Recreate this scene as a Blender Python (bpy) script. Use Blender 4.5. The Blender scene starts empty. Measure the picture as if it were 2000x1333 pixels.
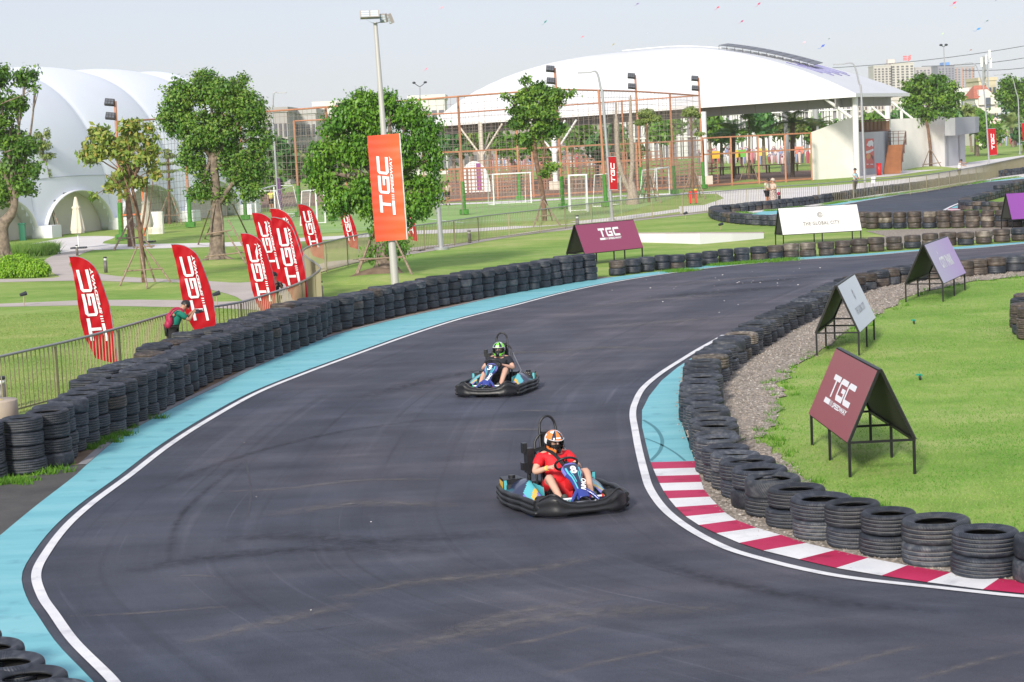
import bpy, bmesh, math, random
import numpy as np
from mathutils import Vector, Matrix, Euler

random.seed(7)
C = bpy.context.scene
COL = C.collection
rad = math.radians

# ------------------------------------------------------------------ camera, sky, sun, exposure
CAM_H = 4.7
FPX = 4000.0                       # focal length in pixels of the 2000 px wide photograph
PITCH = math.atan(404.0 / FPX)
ROLL = rad(2.52)
fw = Vector((0, math.cos(PITCH), -math.sin(PITCH)))
u0 = Vector((0, math.sin(PITCH), math.cos(PITCH)))
r0 = Vector((1, 0, 0))
RV = math.cos(ROLL) * r0 - math.sin(ROLL) * u0
UV = math.sin(ROLL) * r0 + math.cos(ROLL) * u0
cam_d = bpy.data.cameras.new("camera")
cam = bpy.data.objects.new("camera", cam_d)
COL.objects.link(cam)
cam_d.sensor_width = 36.0
cam_d.lens = 36.0 * FPX / 2000.0
cam_d.clip_start = 0.5
cam_d.clip_end = 5000
m = Matrix.Identity(4)
for i in range(3):
    m[i][0] = RV[i]; m[i][1] = UV[i]; m[i][2] = -fw[i]
m[2][3] = CAM_H
cam.matrix_world = m
C.camera = cam
SUN_EL = rad(28); SUN_TO = Vector((-0.33, -0.94, 0)).normalized()
w = bpy.data.worlds.new("World"); C.world = w; w.use_nodes = True
nt = w.node_tree
sky = nt.nodes.new("ShaderNodeTexSky"); sky.sky_type = 'NISHITA'; sky.sun_disc = False
sky.sun_elevation = SUN_EL; sky.sun_rotation = math.atan2(SUN_TO.x, SUN_TO.y)
sky.air_density = 1.0; sky.dust_density = 0.6; sky.ozone_density = 1.5
bg = nt.nodes["Background"]; nt.links.new(sky.outputs[0], bg.inputs[0]); bg.inputs[1].default_value = 0.015
veil = nt.nodes.new("ShaderNodeBackground")      # the thin bright overcast veil over the whole sky
wtc = nt.nodes.new("ShaderNodeTexCoord"); wn = nt.nodes.new("ShaderNodeTexNoise"); wn.inputs["Scale"].default_value = 2.2; wn.inputs["Detail"].default_value = 4
wr = nt.nodes.new("ShaderNodeValToRGB"); wr.color_ramp.elements[0].position = 0.3; wr.color_ramp.elements[1].position = 0.7
wr.color_ramp.elements[0].color = (0.338, 0.356, 0.428, 1); wr.color_ramp.elements[1].color = (0.368, 0.376, 0.440, 1)
nt.links.new(wtc.outputs["Generated"], wn.inputs["Vector"]); nt.links.new(wn.outputs["Fac"], wr.inputs["Fac"]); nt.links.new(wr.outputs["Color"], veil.inputs[0])
wadd = nt.nodes.new("ShaderNodeAddShader"); nt.links.new(bg.outputs[0], wadd.inputs[0]); nt.links.new(veil.outputs[0], wadd.inputs[1])
nt.links.new(wadd.outputs[0], nt.nodes["World Output"].inputs["Surface"])
sd = bpy.data.lights.new("sun", 'SUN'); so = bpy.data.objects.new("sun", sd); COL.objects.link(so)
sd.energy = 2.8; sd.angle = rad(9); sd.color = (1.0, 0.93, 0.82)
tosun = Vector((SUN_TO.x * math.cos(SUN_EL), SUN_TO.y * math.cos(SUN_EL), math.sin(SUN_EL)))
so.rotation_euler = tosun.to_track_quat('Z', 'Y').to_euler()
C.view_settings.view_transform = 'Standard'; C.view_settings.look = 'None'
C.view_settings.exposure = 0.75; C.view_settings.gamma = 1.0
C.cycles.max_bounces = 6; C.cycles.transparent_max_bounces = 16

# ------------------------------------------------------------------ survey helpers (photo pixel -> place on the ground)
def ray(px, py):
    return fw * FPX + (px - 1000.0) * RV - (py - 666.5) * UV
def G(px, py, z=0.0):
    d = ray(px, py); t = (z - CAM_H) / d.z
    return Vector((d.x * t, d.y * t, z))
def AT(px, py, D):
    d = ray(px, py); t = D / d.y
    return Vector((d.x * t, D, CAM_H + d.z * t))
def ppm(p):                       # photo pixels per metre at a place
    return FPX / ((p - Vector((0, 0, CAM_H))).dot(fw))
def proj(p):
    q = p - Vector((0, 0, CAM_H)); d = q.dot(fw)
    return (1000 + FPX * q.dot(RV) / d, 666.5 - FPX * q.dot(UV) / d)
def imgvec(dx, dy, s):            # an upright offset that reads as (dx right, dy up) photo pixels at s px/m
    return Vector(((dx * math.cos(ROLL) + dy * math.sin(ROLL)) / s, 0, (-dx * math.sin(ROLL) + dy * math.cos(ROLL)) / s))
def spline(pts, n=8, closed=False):
    out = []; N = len(pts)
    P = [Vector(p) for p in pts]
    rng = range(N if closed else N - 1)
    for i in rng:
        if closed: a, b, c, d = P[(i-1) % N], P[i], P[(i+1) % N], P[(i+2) % N]
        else: a, b, c, d = P[max(i-1, 0)], P[i], P[i+1], P[min(i+2, N-1)]
        for k in range(n):
            t = k / n
            out.append(0.5 * ((2*b) + (c-a)*t + (2*a-5*b+4*c-d)*t*t + (3*b-a-3*c+d)*t*t*t))
    if not closed: out.append(P[-1])
    return out
def gpath(px, n=8, z=0.0):        # smooth ground path through photo points
    return spline([G(x, y, z) for x, y in px], n)
def resample(path, step):
    out = [path[0].copy()]; acc = 0.0
    for a, b in zip(path, path[1:]):
        L = (b - a).length
        while acc + L >= step:
            t = (step - acc) / L
            a = a + (b - a) * t; out.append(a.copy()); L = (b - a).length; acc = 0.0
        acc += L
    return out
def offset(path, d):              # d>0: to the left of travel
    out = []
    for i, p in enumerate(path):
        t = (path[min(i+1, len(path)-1)] - path[max(i-1, 0)]); t.z = 0; t.normalize()
        out.append(p + Vector((-t.y, t.x, 0)) * d)
    return out

# ------------------------------------------------------------------ materials
MATS = {}
def mat(name, col, rough=0.6, metal=0.0, spec=0.5, noise=0.0, nscale=3.0, bump=0.0, bscale=40.0, col2=None, trans=0.0, coat=0.0, emis=0.0):
    if name in MATS: return MATS[name]
    M = bpy.data.materials.new(name); M.use_nodes = True; MATS[name] = M
    t = M.node_tree; b = t.nodes["Principled BSDF"]
    b.inputs["Base Color"].default_value = (*col, 1)
    b.inputs["Roughness"].default_value = rough
    b.inputs["Metallic"].default_value = metal
    b.inputs["Specular IOR Level"].default_value = spec
    if coat: b.inputs["Coat Weight"].default_value = coat; b.inputs["Coat Roughness"].default_value = 0.1
    if trans: b.inputs["Transmission Weight"].default_value = trans
    tc = t.nodes.new("ShaderNodeTexCoord")
    if noise or col2:
        n = t.nodes.new("ShaderNodeTexNoise"); n.inputs["Scale"].default_value = nscale; n.inputs["Detail"].default_value = 6
        t.links.new(tc.outputs["Object"], n.inputs["Vector"])
        r = t.nodes.new("ShaderNodeValToRGB")
        c2 = col2 if col2 else tuple(max(0, c * (1 - noise)) for c in col)
        c1 = col if col2 else tuple(min(1, c * (1 + noise)) for c in col)
        r.color_ramp.elements[0].color = (*c2, 1); r.color_ramp.elements[1].color = (*c1, 1)
        r.color_ramp.elements[0].position = 0.35; r.color_ramp.elements[1].position = 0.65
        t.links.new(n.outputs["Fac"], r.inputs["Fac"]); t.links.new(r.outputs["Color"], b.inputs["Base Color"])
    if bump:
        n2 = t.nodes.new("ShaderNodeTexNoise"); n2.inputs["Scale"].default_value = bscale; n2.inputs["Detail"].default_value = 4
        t.links.new(tc.outputs["Object"], n2.inputs["Vector"])
        bp = t.nodes.new("ShaderNodeBump"); bp.inputs["Strength"].default_value = bump; bp.inputs["Distance"].default_value = 0.02
        t.links.new(n2.outputs["Fac"], bp.inputs["Height"]); t.links.new(bp.outputs["Normal"], b.inputs["Normal"])
    return M
def island_mat(name, cols, rough=0.7, spec=0.3, translucent=0.0, noisecols=None, nscale=0.6):
    """colour picked per loose piece (leaf, pebble, blade)"""
    if name in MATS: return MATS[name]
    M = bpy.data.materials.new(name); M.use_nodes = True; MATS[name] = M
    t = M.node_tree; b = t.nodes["Principled BSDF"]
    b.inputs["Roughness"].default_value = rough; b.inputs["Specular IOR Level"].default_value = spec
    g = t.nodes.new("ShaderNodeNewGeometry"); r = t.nodes.new("ShaderNodeValToRGB")
    r.color_ramp.interpolation = 'LINEAR'
    for i, c in enumerate(cols):
        pos = i / max(1, len(cols) - 1)
        e = r.color_ramp.elements[i] if i < 2 else r.color_ramp.elements.new(pos)
        if i == 1 and len(cols) > 2: e.position = pos
        e.position = pos; e.color = (*c, 1)
    t.links.new(g.outputs["Random Per Island"], r.inputs["Fac"])
    out = r.outputs["Color"]
    if noisecols:
        tc = t.nodes.new("ShaderNodeTexCoord"); n = t.nodes.new("ShaderNodeTexNoise")
        n.inputs["Scale"].default_value = nscale; n.inputs["Detail"].default_value = 3
        t.links.new(tc.outputs["Object"], n.inputs["Vector"])
        rr = t.nodes.new("ShaderNodeValToRGB")
        rr.color_ramp.elements[0].position = 0.38; rr.color_ramp.elements[1].position = 0.62
        rr.color_ramp.elements[0].color = (*noisecols[0], 1); rr.color_ramp.elements[1].color = (*noisecols[1], 1)
        t.links.new(n.outputs["Fac"], rr.inputs["Fac"])
        mx = t.nodes.new("ShaderNodeMix"); mx.data_type = 'RGBA'; mx.blend_type = 'MULTIPLY'; mx.inputs[0].default_value = 1.0
        t.links.new(out, mx.inputs[6]); t.links.new(rr.outputs["Color"], mx.inputs[7]); out = mx.outputs[2]
    t.links.new(out, b.inputs["Base Color"])
    if translucent:
        tr = t.nodes.new("ShaderNodeBsdfTranslucent"); ms = t.nodes.new("ShaderNodeMixShader")
        ms.inputs[0].default_value = translucent
        t.links.new(out, tr.inputs["Color"])
        t.links.new(b.outputs[0], ms.inputs[1]); t.links.new(tr.outputs[0], ms.inputs[2])
        t.links.new(ms.outputs[0], t.nodes["Material Output"].inputs["Surface"])
    return M

# ------------------------------------------------------------------ mesh builder and object helpers
class MB:
    def __init__(s): s.v = []; s.f = []; s.m = []; s.sm = []
    def add(s, vs, fs, mi=0, smooth=False):
        o = len(s.v); s.v += [tuple(x) for x in vs]
        for f in fs: s.f.append(tuple(i + o for i in f)); s.m.append(mi); s.sm.append(smooth)
    def box(s, c, size, mi=0, rot=0.0, mtx=None):
        hx, hy, hz = size[0]/2, size[1]/2, size[2]/2
        vs = [Vector((x*hx, y*hy, z*hz)) for x in (-1, 1) for y in (-1, 1) for z in (-1, 1)]
        if mtx is not None: vs = [mtx @ v for v in vs]
        elif rot:
            R = Matrix.Rotation(rot, 3, 'Z'); vs = [R @ v for v in vs]
        vs = [v + Vector(c) for v in vs]
        s.add(vs, [(0,1,3,2),(4,6,7,5),(0,4,5,1),(2,3,7,6),(0,2,6,4),(1,5,7,3)], mi)
    def bar(s, a, b, wd, mi=0, ht=None):
        a = Vector(a); b = Vector(b); d = b - a; L = d.length
        if L < 1e-6: return
        q = d.to_track_quat('X', 'Z').to_matrix(); s.box((a + b) / 2, (L, wd, ht or wd), mi, mtx=q)
    def tube(s, path, r, seg=8, mi=0, smooth=True, cap=True):
        P = [Vector(p) for p in path]; n = len(P)
        rr = r if isinstance(r, (list, tuple)) else [r] * n
        vs = []; prev = None
        for i, p in enumerate(P):
            t = (P[min(i+1, n-1)] - P[max(i-1, 0)]).normalized()
            if prev is None:
                ref = Vector((0, 0, 1)) if abs(t.z) < 0.9 else Vector((1, 0, 0))
                x = t.cross(ref).normalized()
            else:
                x = (prev - t * prev.dot(t)).normalized()
            prev = x; y = t.cross(x)
            for k in range(seg):
                a = 2 * math.pi * k / seg
                vs.append(p + (x * math.cos(a) + y * math.sin(a)) * rr[i])
        fs = [(i*seg+k, i*seg+(k+1) % seg, (i+1)*seg+(k+1) % seg, (i+1)*seg+k) for i in range(n-1) for k in range(seg)]
        s.add(vs, fs, mi, smooth)
        if cap:
            s.add(vs[:seg], [tuple(range(seg))[::-1]], mi); s.add(vs[-seg:], [tuple(range(seg))], mi)
    def lathe(s, prof, seg=24, mi=0, c=(0,0,0), smooth=True, closed=False, mis=None):
        n = len(prof); vs = []
        for r, z in prof:
            for k in range(seg):
                a = 2*math.pi*k/seg; vs.append((c[0]+r*math.cos(a), c[1]+r*math.sin(a), c[2]+z))
        o = len(s.v); s.v += vs
        for i in range(n if closed else n-1):
            j = (i+1) % n
            for k in range(seg):
                s.f.append((o+i*seg+k, o+i*seg+(k+1) % seg, o+j*seg+(k+1) % seg, o+j*seg+k))
                s.m.append(mis[i] if mis else mi); s.sm.append(smooth)
    def prism(s, poly, z0, z1, mi=0):
        n = len(poly); vs = [(p[0], p[1], z0) for p in poly] + [(p[0], p[1], z1) for p in poly]
        s.add(vs, [tuple(range(n))[::-1], tuple(range(n, 2*n))] + [(i, (i+1) % n, n+(i+1) % n, n+i) for i in range(n)], mi)
    def extr(s, poly, mtx, th, mi=0):
        """polygon in a plane (x,y) of mtx, given thickness th along its z"""
        n = len(poly); vs = [mtx @ Vector((p[0], p[1], 0)) for p in poly] + [mtx @ Vector((p[0], p[1], th)) for p in poly]
        s.add(vs, [tuple(range(n))[::-1], tuple(range(n, 2*n))] + [(i, (i+1) % n, n+(i+1) % n, n+i) for i in range(n)], mi)
    def ball(s, c, r, mi=0, nu=12, nv=8, smooth=True):
        r = r if isinstance(r, (tuple, list, Vector)) else (r, r, r); vs = []
        for j in range(nv+1):
            th = math.pi*j/nv
            for k in range(nu):
                a = 2*math.pi*k/nu
                vs.append((c[0]+r[0]*math.sin(th)*math.cos(a), c[1]+r[1]*math.sin(th)*math.sin(a), c[2]+r[2]*math.cos(th)))
        s.add(vs, [(j*nu+k, (j+1)*nu+k, (j+1)*nu+(k+1) % nu, j*nu+(k+1) % nu) for j in range(nv) for k in range(nu)], mi, smooth)
    def grid(s, fn, nu, nv, mi=0, smooth=True, mfn=None):
        vs = [fn(i/nu, j/nv) for i in range(nu+1) for j in range(nv+1)]; o = len(s.v); s.v += [tuple(v) for v in vs]
        for i in range(nu):
            for j in range(nv):
                k = mfn((i+.5)/nu, (j+.5)/nv) if mfn else mi
                if k is None: continue
                s.f.append((o+i*(nv+1)+j, o+(i+1)*(nv+1)+j, o+(i+1)*(nv+1)+j+1, o+i*(nv+1)+j+1)); s.m.append(k); s.sm.append(smooth)
    def mesh(s, name, mats):
        me = bpy.data.meshes.new(name); me.from_pydata(s.v, [], s.f)
        for x in (mats if isinstance(mats, (list, tuple)) else [mats]): me.materials.append(x)
        me.polygons.foreach_set("material_index", s.m); me.polygons.foreach_set("use_smooth", s.sm)
        me.update(); return me
    def build(s, name, mats, parent=None, loc=None, rot=None):
        return link(name, s.mesh(name, mats), parent, loc, rot)
def link(name, me, parent=None, loc=None, rot=None):
    o = bpy.data.objects.new(name, me); COL.objects.link(o)
    if parent is not None: o.parent = parent
    if loc is not None: o.location = loc
    if rot is not None: o.rotation_euler = rot
    return o
def tag(o, label=None, cat=None, group=None, kind=None):
    if label: o["label"] = label
    if cat: o["category"] = cat
    if group: o["group"] = group
    if kind: o["kind"] = kind
    return o
def thing(name, loc, label, cat, group=None, rz=0.0):
    e = bpy.data.objects.new(name, None); COL.objects.link(e); e.location = loc; e.rotation_euler = (0, 0, rz)
    e.empty_display_size = 0.2
    return tag(e, label, cat, group)
def bulk(name, V, nper, mats, midx=None, parent=None, smooth=False):
    """many equal faces at once: V is (n, nper, 3)"""
    n = V.shape[0]; me = bpy.data.meshes.new(name)
    me.vertices.add(n*nper); me.vertices.foreach_set("co", V.reshape(-1).astype(np.float32))
    me.loops.add(n*nper); me.loops.foreach_set("vertex_index", np.arange(n*nper, dtype=np.int32))
    me.polygons.add(n); me.polygons.foreach_set("loop_start", np.arange(0, n*nper, nper, dtype=np.int32))
    me.polygons.foreach_set("loop_total", np.full(n, nper, dtype=np.int32))
    for x in mats: me.materials.append(x)
    if midx is not None: me.polygons.foreach_set("material_index", midx.astype(np.int32))
    me.update(calc_edges=True); return link(name, me, parent)
def sheet(name, pts, z, material, label=None, kind='structure', cuts=None):
    bm = bmesh.new(); vs = [bm.verts.new((p[0], p[1], z)) for p in pts]
    f = bm.faces.new(vs)
    if f.normal.z < 0: f.normal_flip()
    bmesh.ops.triangulate(bm, faces=[f], ngon_method='EAR_CLIP')
    me = bpy.data.meshes.new(name); bm.normal_update(); bm.to_mesh(me); bm.free()
    me.materials.append(material); o = link(name, me)
    return tag(o, label=label, kind=kind)
def ribbon(name, path, wd, z, material, kind='structure', parent=None):
    L = offset(path, wd/2); R = offset(path, -wd/2); b = MB(); n = len(path)
    vs = [(p.x, p.y, z) for p in L] + [(p.x, p.y, z) for p in R]
    b.add(vs, [(n+i, n+i+1, i+1, i) for i in range(n-1)]); o = b.build(name, material, parent)
    return tag(o, kind=kind)
def strip(name, A, B, z, material, kind='structure', n=160):
    """quads between two long paths"""
    def re(P):
        d = [0.0]
        for a, b in zip(P, P[1:]): d.append(d[-1] + (b-a).length)
        out = []; j = 0
        for i in range(n+1):
            t = d[-1] * i / n
            while j < len(d)-2 and d[j+1] < t: j += 1
            out.append(P[j].lerp(P[j+1], min(1, max(0, (t-d[j]) / max(1e-9, d[j+1]-d[j])))))
        return out
    A, B = re(A), re(B); b = MB()
    b.add([(p.x, p.y, z) for p in A] + [(p.x, p.y, z) for p in B], [(i, i+1, n+2+i, n+1+i) for i in range(n)])
    return tag(b.build(name, material), kind=kind)
def ordinal(n):
    if n > 99: return 'hundredth' if n == 100 else 'hundred-and-' + ordinal(n - 100)
    ones = ["", "first", "second", "third", "fourth", "fifth", "sixth", "seventh", "eighth", "ninth", "tenth", "eleventh", "twelfth", "thirteenth", "fourteenth", "fifteenth", "sixteenth", "seventeenth", "eighteenth", "nineteenth"]
    if n % 10 == 0 and n >= 20: return {2: "twentieth", 3: "thirtieth", 4: "fortieth", 5: "fiftieth", 6: "sixtieth", 7: "seventieth", 8: "eightieth", 9: "ninetieth"}[n // 10]
    if n == 10: return "tenth"
    tens = {2: "twenty", 3: "thirty", 4: "forty", 5: "fifty", 6: "sixty", 7: "seventy", 8: "eighty", 9: "ninety"}
    if n < 20: return ones[n]
    t, o = divmod(n, 10)
    return tens[t] + "-" + ones[o]

# ================================================================== GROUND
def ground_mat(name, ramp, scale, detail=8, fine=None, rough=0.9, bump=0.3, bscale=60, spec=0.2, stretch=(1, 1, 1), rot=0.0, patches=None):
    M = bpy.data.materials.new(name); M.use_nodes = True; t = M.node_tree; b = t.nodes["Principled BSDF"]
    b.inputs["Roughness"].default_value = rough; b.inputs["Specular IOR Level"].default_value = spec
    tc = t.nodes.new("ShaderNodeTexCoord"); mp = t.nodes.new("ShaderNodeMapping")
    mp.inputs["Scale"].default_value = stretch; mp.inputs["Rotation"].default_value = (0, 0, rot)
    t.links.new(tc.outputs["Object"], mp.inputs["Vector"])
    n = t.nodes.new("ShaderNodeTexNoise"); n.inputs["Scale"].default_value = scale; n.inputs["Detail"].default_value = detail
    n.inputs["Roughness"].default_value = 0.62
    t.links.new(mp.outputs[0], n.inputs["Vector"])
    r = t.nodes.new("ShaderNodeValToRGB")
    for i, (pos, c) in enumerate(ramp):
        e = r.color_ramp.elements[i] if i < 2 else r.color_ramp.elements.new(pos)
        e.position = pos; e.color = (*c, 1)
    t.links.new(n.outputs["Fac"], r.inputs["Fac"]); out = r.outputs["Color"]
    def mul(out, col1, col2, sc, p0, p1, det=4, vec=None, mode='MULTIPLY'):
        nn = t.nodes.new("ShaderNodeTexNoise"); nn.inputs["Scale"].default_value = sc; nn.inputs["Detail"].default_value = det
        t.links.new(vec or tc.outputs["Object"], nn.inputs["Vector"])
        rr = t.nodes.new("ShaderNodeValToRGB")
        rr.color_ramp.elements[0].position = p0; rr.color_ramp.elements[1].position = p1
        rr.color_ramp.elements[0].color = (*col1, 1); rr.color_ramp.elements[1].color = (*col2, 1)
        t.links.new(nn.outputs["Fac"], rr.inputs["Fac"])
        mx = t.nodes.new("ShaderNodeMix"); mx.data_type = 'RGBA'; mx.blend_type = mode; mx.inputs[0].default_value = 1.0
        t.links.new(out, mx.inputs[6]); t.links.new(rr.outputs["Color"], mx.inputs[7]); return mx.outputs[2]
    for p in (patches or []): out = mul(out, *p)
    if fine: out = mul(out, (1-fine,)*3, (1+fine,)*3, bscale, 0.35, 0.65)
    t.links.new(out, b.inputs["Base Color"])
    if bump:
        n2 = t.nodes.new("ShaderNodeTexNoise"); n2.inputs["Scale"].default_value = bscale; n2.inputs["Detail"].default_value = 5
        t.links.new(tc.outputs["Object"], n2.inputs["Vector"])
        bp = t.nodes.new("ShaderNodeBump"); bp.inputs["Strength"].default_value = bump; bp.inputs["Distance"].default_value = 0.03
        t.links.new(n2.outputs["Fac"], bp.inputs["Height"]); t.links.new(bp.outputs["Normal"], b.inputs["Normal"])
    return M
M_GRASS = ground_mat("grass_lawn", [(0.30, (0.18, 0.285, 0.06)), (0.5, (0.27, 0.36, 0.095)), (0.72, (0.40, 0.42, 0.18))], 0.28, 9, fine=0.22, bump=0.5, bscale=34, stretch=(0.8, 1.5, 1), rot=0.2,
                     patches=[((0.80, 0.95, 0.75), (1.1, 1.04, 1.05), 0.07, 0.35, 0.65), ((0.78, 0.92, 0.7), (1.08, 1.03, 1.05), 2.2, 0.3, 0.7)])
M_ASPH = ground_mat("asphalt", [(0.30, (0.042, 0.051, 0.067)), (0.5, (0.062, 0.071, 0.090)), (0.72, (0.096, 0.102, 0.118))], 0.42, 10, fine=0.26, rough=0.72, bump=0.35, bscale=95, spec=0.35,
                    stretch=(0.5, 2.2, 1), rot=-0.25,
                    patches=[((0.80, 0.86, 1.0), (1.2, 1.06, 1.04), 0.06, 0.38, 0.62), ((0.72, 0.72, 0.74), (1.15, 1.15, 1.15), 0.9, 0.3, 0.7), ((0.9, 0.9, 0.9), (1.7, 1.6, 1.55), 260, 0.6, 0.75)])
M_ASPH2 = ground_mat("old_asphalt", [(0.3, (0.06, 0.06, 0.062)), (0.7, (0.12, 0.115, 0.11))], 0.9, 8, fine=0.22, bump=0.4, bscale=90)
M_CYAN = ground_mat("cyan_paint", [(0.3, (0.135, 0.41, 0.475)), (0.5, (0.18, 0.48, 0.54)), (0.75, (0.26, 0.54, 0.59))], 0.8, 9, fine=0.05, rough=0.6, bump=0.12, bscale=80, spec=0.3, stretch=(0.35, 2.4, 1), rot=-0.5,
                    patches=[((0.72, 0.78, 0.82), (1.0, 1.0, 1.0), 2.5, 0.28, 0.42), ((0.4, 0.45, 0.5), (1.0, 1.0, 1.0), 30, 0.22, 0.28)])
M_LINE = ground_mat("white_paint", [(0.3, (0.62, 0.63, 0.66)), (0.6, (0.76, 0.76, 0.77))], 1.2, 8, fine=0.05, rough=0.6, bump=0.1, bscale=90,
                    patches=[((0.78, 0.78, 0.80), (1.0, 1.0, 1.0), 2.6, 0.30, 0.46), ((0.6, 0.6, 0.62), (1.0, 1.0, 1.0), 24, 0.26, 0.33)])
M_RED = ground_mat("red_paint", [(0.3, (0.40, 0.016, 0.07)), (0.7, (0.52, 0.03, 0.11))], 1.6, 6, fine=0.05, rough=0.6, bump=0.1, bscale=90, patches=[((0.6, 0.6, 0.62), (1.0, 1.0, 1.0), 2.6, 0.30, 0.42), ((0.5, 0.5, 0.52), (1.0, 1.0, 1.0), 24, 0.26, 0.33)])
M_CONC = ground_mat("kerb_concrete", [(0.3, (0.22, 0.22, 0.23)), (0.7, (0.33, 0.32, 0.33))], 2.0, 8, fine=0.1, bump=0.2)
M_PATH = ground_mat("path_concrete", [(0.3, (0.40, 0.36, 0.33)), (0.7, (0.52, 0.46, 0.43))], 0.4, 8, fine=0.06, bump=0.1, bscale=30)
M_PATHW = ground_mat("pale_concrete", [(0.3, (0.60, 0.57, 0.56)), (0.7, (0.72, 0.69, 0.68))], 0.2, 8, fine=0.04, bump=0.05, bscale=30)
M_GRAV = ground_mat("gravel_bed", [(0.3, (0.14, 0.12, 0.10)), (0.5, (0.30, 0.26, 0.22)), (0.7, (0.46, 0.41, 0.36))], 14, 6, fine=0.3, bump=1.0, bscale=26)
M_DIRT = ground_mat("bare_dirt", [(0.3, (0.12, 0.08, 0.05)), (0.7, (0.28, 0.20, 0.14))], 1.5, 8, fine=0.2, bump=0.4)
M_TURF = ground_mat("pitch_turf", [(0.3, (0.20, 0.36, 0.10)), (0.7, (0.32, 0.45, 0.17))], 0.5, 5, fine=0.1, bump=0.2, stretch=(0.3, 1.4, 1))
M_PLAZA = ground_mat("plaza_paving", [(0.3, (0.20, 0.125, 0.09)), (0.7, (0.29, 0.19, 0.145))], 0.3, 6, fine=0.08, bump=0.1)

b = MB(); b.add([(-700, -60, 0), (700, -60, 0), (700, 1300, 0), (-700, 1300, 0)], [(0, 1, 2, 3)])
tag(b.build("ground", M_GRASS), kind='structure')

# --- track outlines (photo points laid onto the ground)
LINE_L = [(560, 1760), (380, 1550), (262, 1400), (232, 1350), (212, 1323), (145, 1256), (106, 1202), (82, 1166), (71, 1123), (91, 1081), (130, 1030), (181, 984), (254, 930), (325, 875), (400, 826), (500, 770), (600, 729), (700, 692), (800, 656), (900, 624), (1000, 599), (1100, 573), (1200, 552), (1300, 536), (1400, 523), (1500, 513), (1600, 506), (1700, 500), (1800, 491), (1900, 486), (2000, 477), (2120, 467)]
LINE_R = [(3300, 1280), (2600, 1215), (2150, 1176), (2000, 1168), (1837, 1151), (1675, 1133), (1577, 1116), (1480, 1092), (1415, 1071), (1350, 1037), (1300, 999), (1270, 958), (1258, 922), (1247, 877), (1240, 839), (1236, 812), (1240, 790), (1256, 760), (1290, 731), (1335, 702), (1366, 683), (1400, 664), (1440, 641), (1500, 612), (1560, 588), (1620, 560), (1680, 538), (1760, 520), (1860, 508), (2000, 492), (2120, 480)]
LL = gpath(LINE_L, 8); LR = gpath(LINE_R, 8)
# asphalt between the two walls
tag(sheet("track_asphalt", [G(x, y) for x, y in [(-60, 1400), (-140, 1080), (0, 950), (150, 905), (240, 858), (330, 800), (430, 748), (520, 710), (620, 664), (760, 628), (900, 596), (1100, 556), (1300, 529), (1500, 508), (1700, 496), (1900, 480), (2180, 458), (2180, 500), (2000, 505), (1860, 524), (1700, 548), (1600, 586), (1500, 636), (1430, 680), (1370, 740), (1350, 800), (1360, 880), (1390, 940), (1450, 1005), (1560, 1050), (1700, 1092), (1850, 1118), (2200, 1160), (2300, 1420)]], 0.004, M_ASPH), kind='structure')
# the driven surface between the two edge lines: its texture runs along the lap, so wear sweeps round the bend
def lap_surface():
    n, k = 220, 26
    def re(P):
        d = [0.0]
        for a, b in zip(P, P[1:]): d.append(d[-1] + (b-a).length)
        out = []; j = 0
        for i in range(n+1):
            t = d[-1]*i/n
            while j < len(d)-2 and d[j+1] < t: j += 1
            out.append(P[j].lerp(P[j+1], min(1, max(0, (t-d[j])/max(1e-9, d[j+1]-d[j])))))
        return out
    A, B = re(LL), re(LR); b = MB()
    b.add([(p.x + (q.x-p.x)*j/k, p.y + (q.y-p.y)*j/k, 0.0065) for p, q in zip(A, B) for j in range(k+1)],
          [(i*(k+1)+j, i*(k+1)+j+1, (i+1)*(k+1)+j+1, (i+1)*(k+1)+j) for i in range(n) for j in range(k)])
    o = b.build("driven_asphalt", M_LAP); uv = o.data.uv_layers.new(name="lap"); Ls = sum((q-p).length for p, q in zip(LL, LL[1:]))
    for poly in o.data.polygons:
        for li in poly.loop_indices:
            v = o.data.loops[li].vertex_index; i, j = divmod(v, k+1); uv.data[li].uv = (i/n*Ls, j/k*9.0)
    tag(o, kind='structure')
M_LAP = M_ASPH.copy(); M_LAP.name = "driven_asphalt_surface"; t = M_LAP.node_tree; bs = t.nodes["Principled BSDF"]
src = bs.inputs["Base Color"].links[0].from_socket; uvn = t.nodes.new("ShaderNodeUVMap"); uvn.uv_map = "lap"
def lap_mul(out, sc, c1, c2, p0, p1, det=5, off=0.0):
    mp = t.nodes.new("ShaderNodeMapping"); mp.inputs["Scale"].default_value = (sc[0], sc[1], 1); mp.inputs["Location"].default_value = (off, off*.7, 0)
    n = t.nodes.new("ShaderNodeTexNoise"); n.inputs["Scale"].default_value = 1.0; n.inputs["Detail"].default_value = det; n.inputs["Distortion"].default_value = .25
    r = t.nodes.new("ShaderNodeValToRGB"); r.color_ramp.elements[0].position = p0; r.color_ramp.elements[1].position = p1
    r.color_ramp.elements[0].color = (*c1, 1); r.color_ramp.elements[1].color = (*c2, 1)
    mx = t.nodes.new("ShaderNodeMix"); mx.data_type = 'RGBA'; mx.blend_type = 'MULTIPLY'; mx.inputs[0].default_value = 1.0
    t.links.new(uvn.outputs[0], mp.inputs["Vector"]); t.links.new(mp.outputs[0], n.inputs["Vector"]); t.links.new(n.outputs["Fac"], r.inputs["Fac"])
    t.links.new(out, mx.inputs[6]); t.links.new(r.outputs["Color"], mx.inputs[7]); return mx.outputs[2]
src = lap_mul(src, (.045, .55), (.72, .74, .79), (1.26, 1.21, 1.15), .34, .66, 6)
src = lap_mul(src, (.10, 3.2), (1, 1, 1), (1.5, 1.44, 1.38), .56, .82, 4, 5.0)
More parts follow.
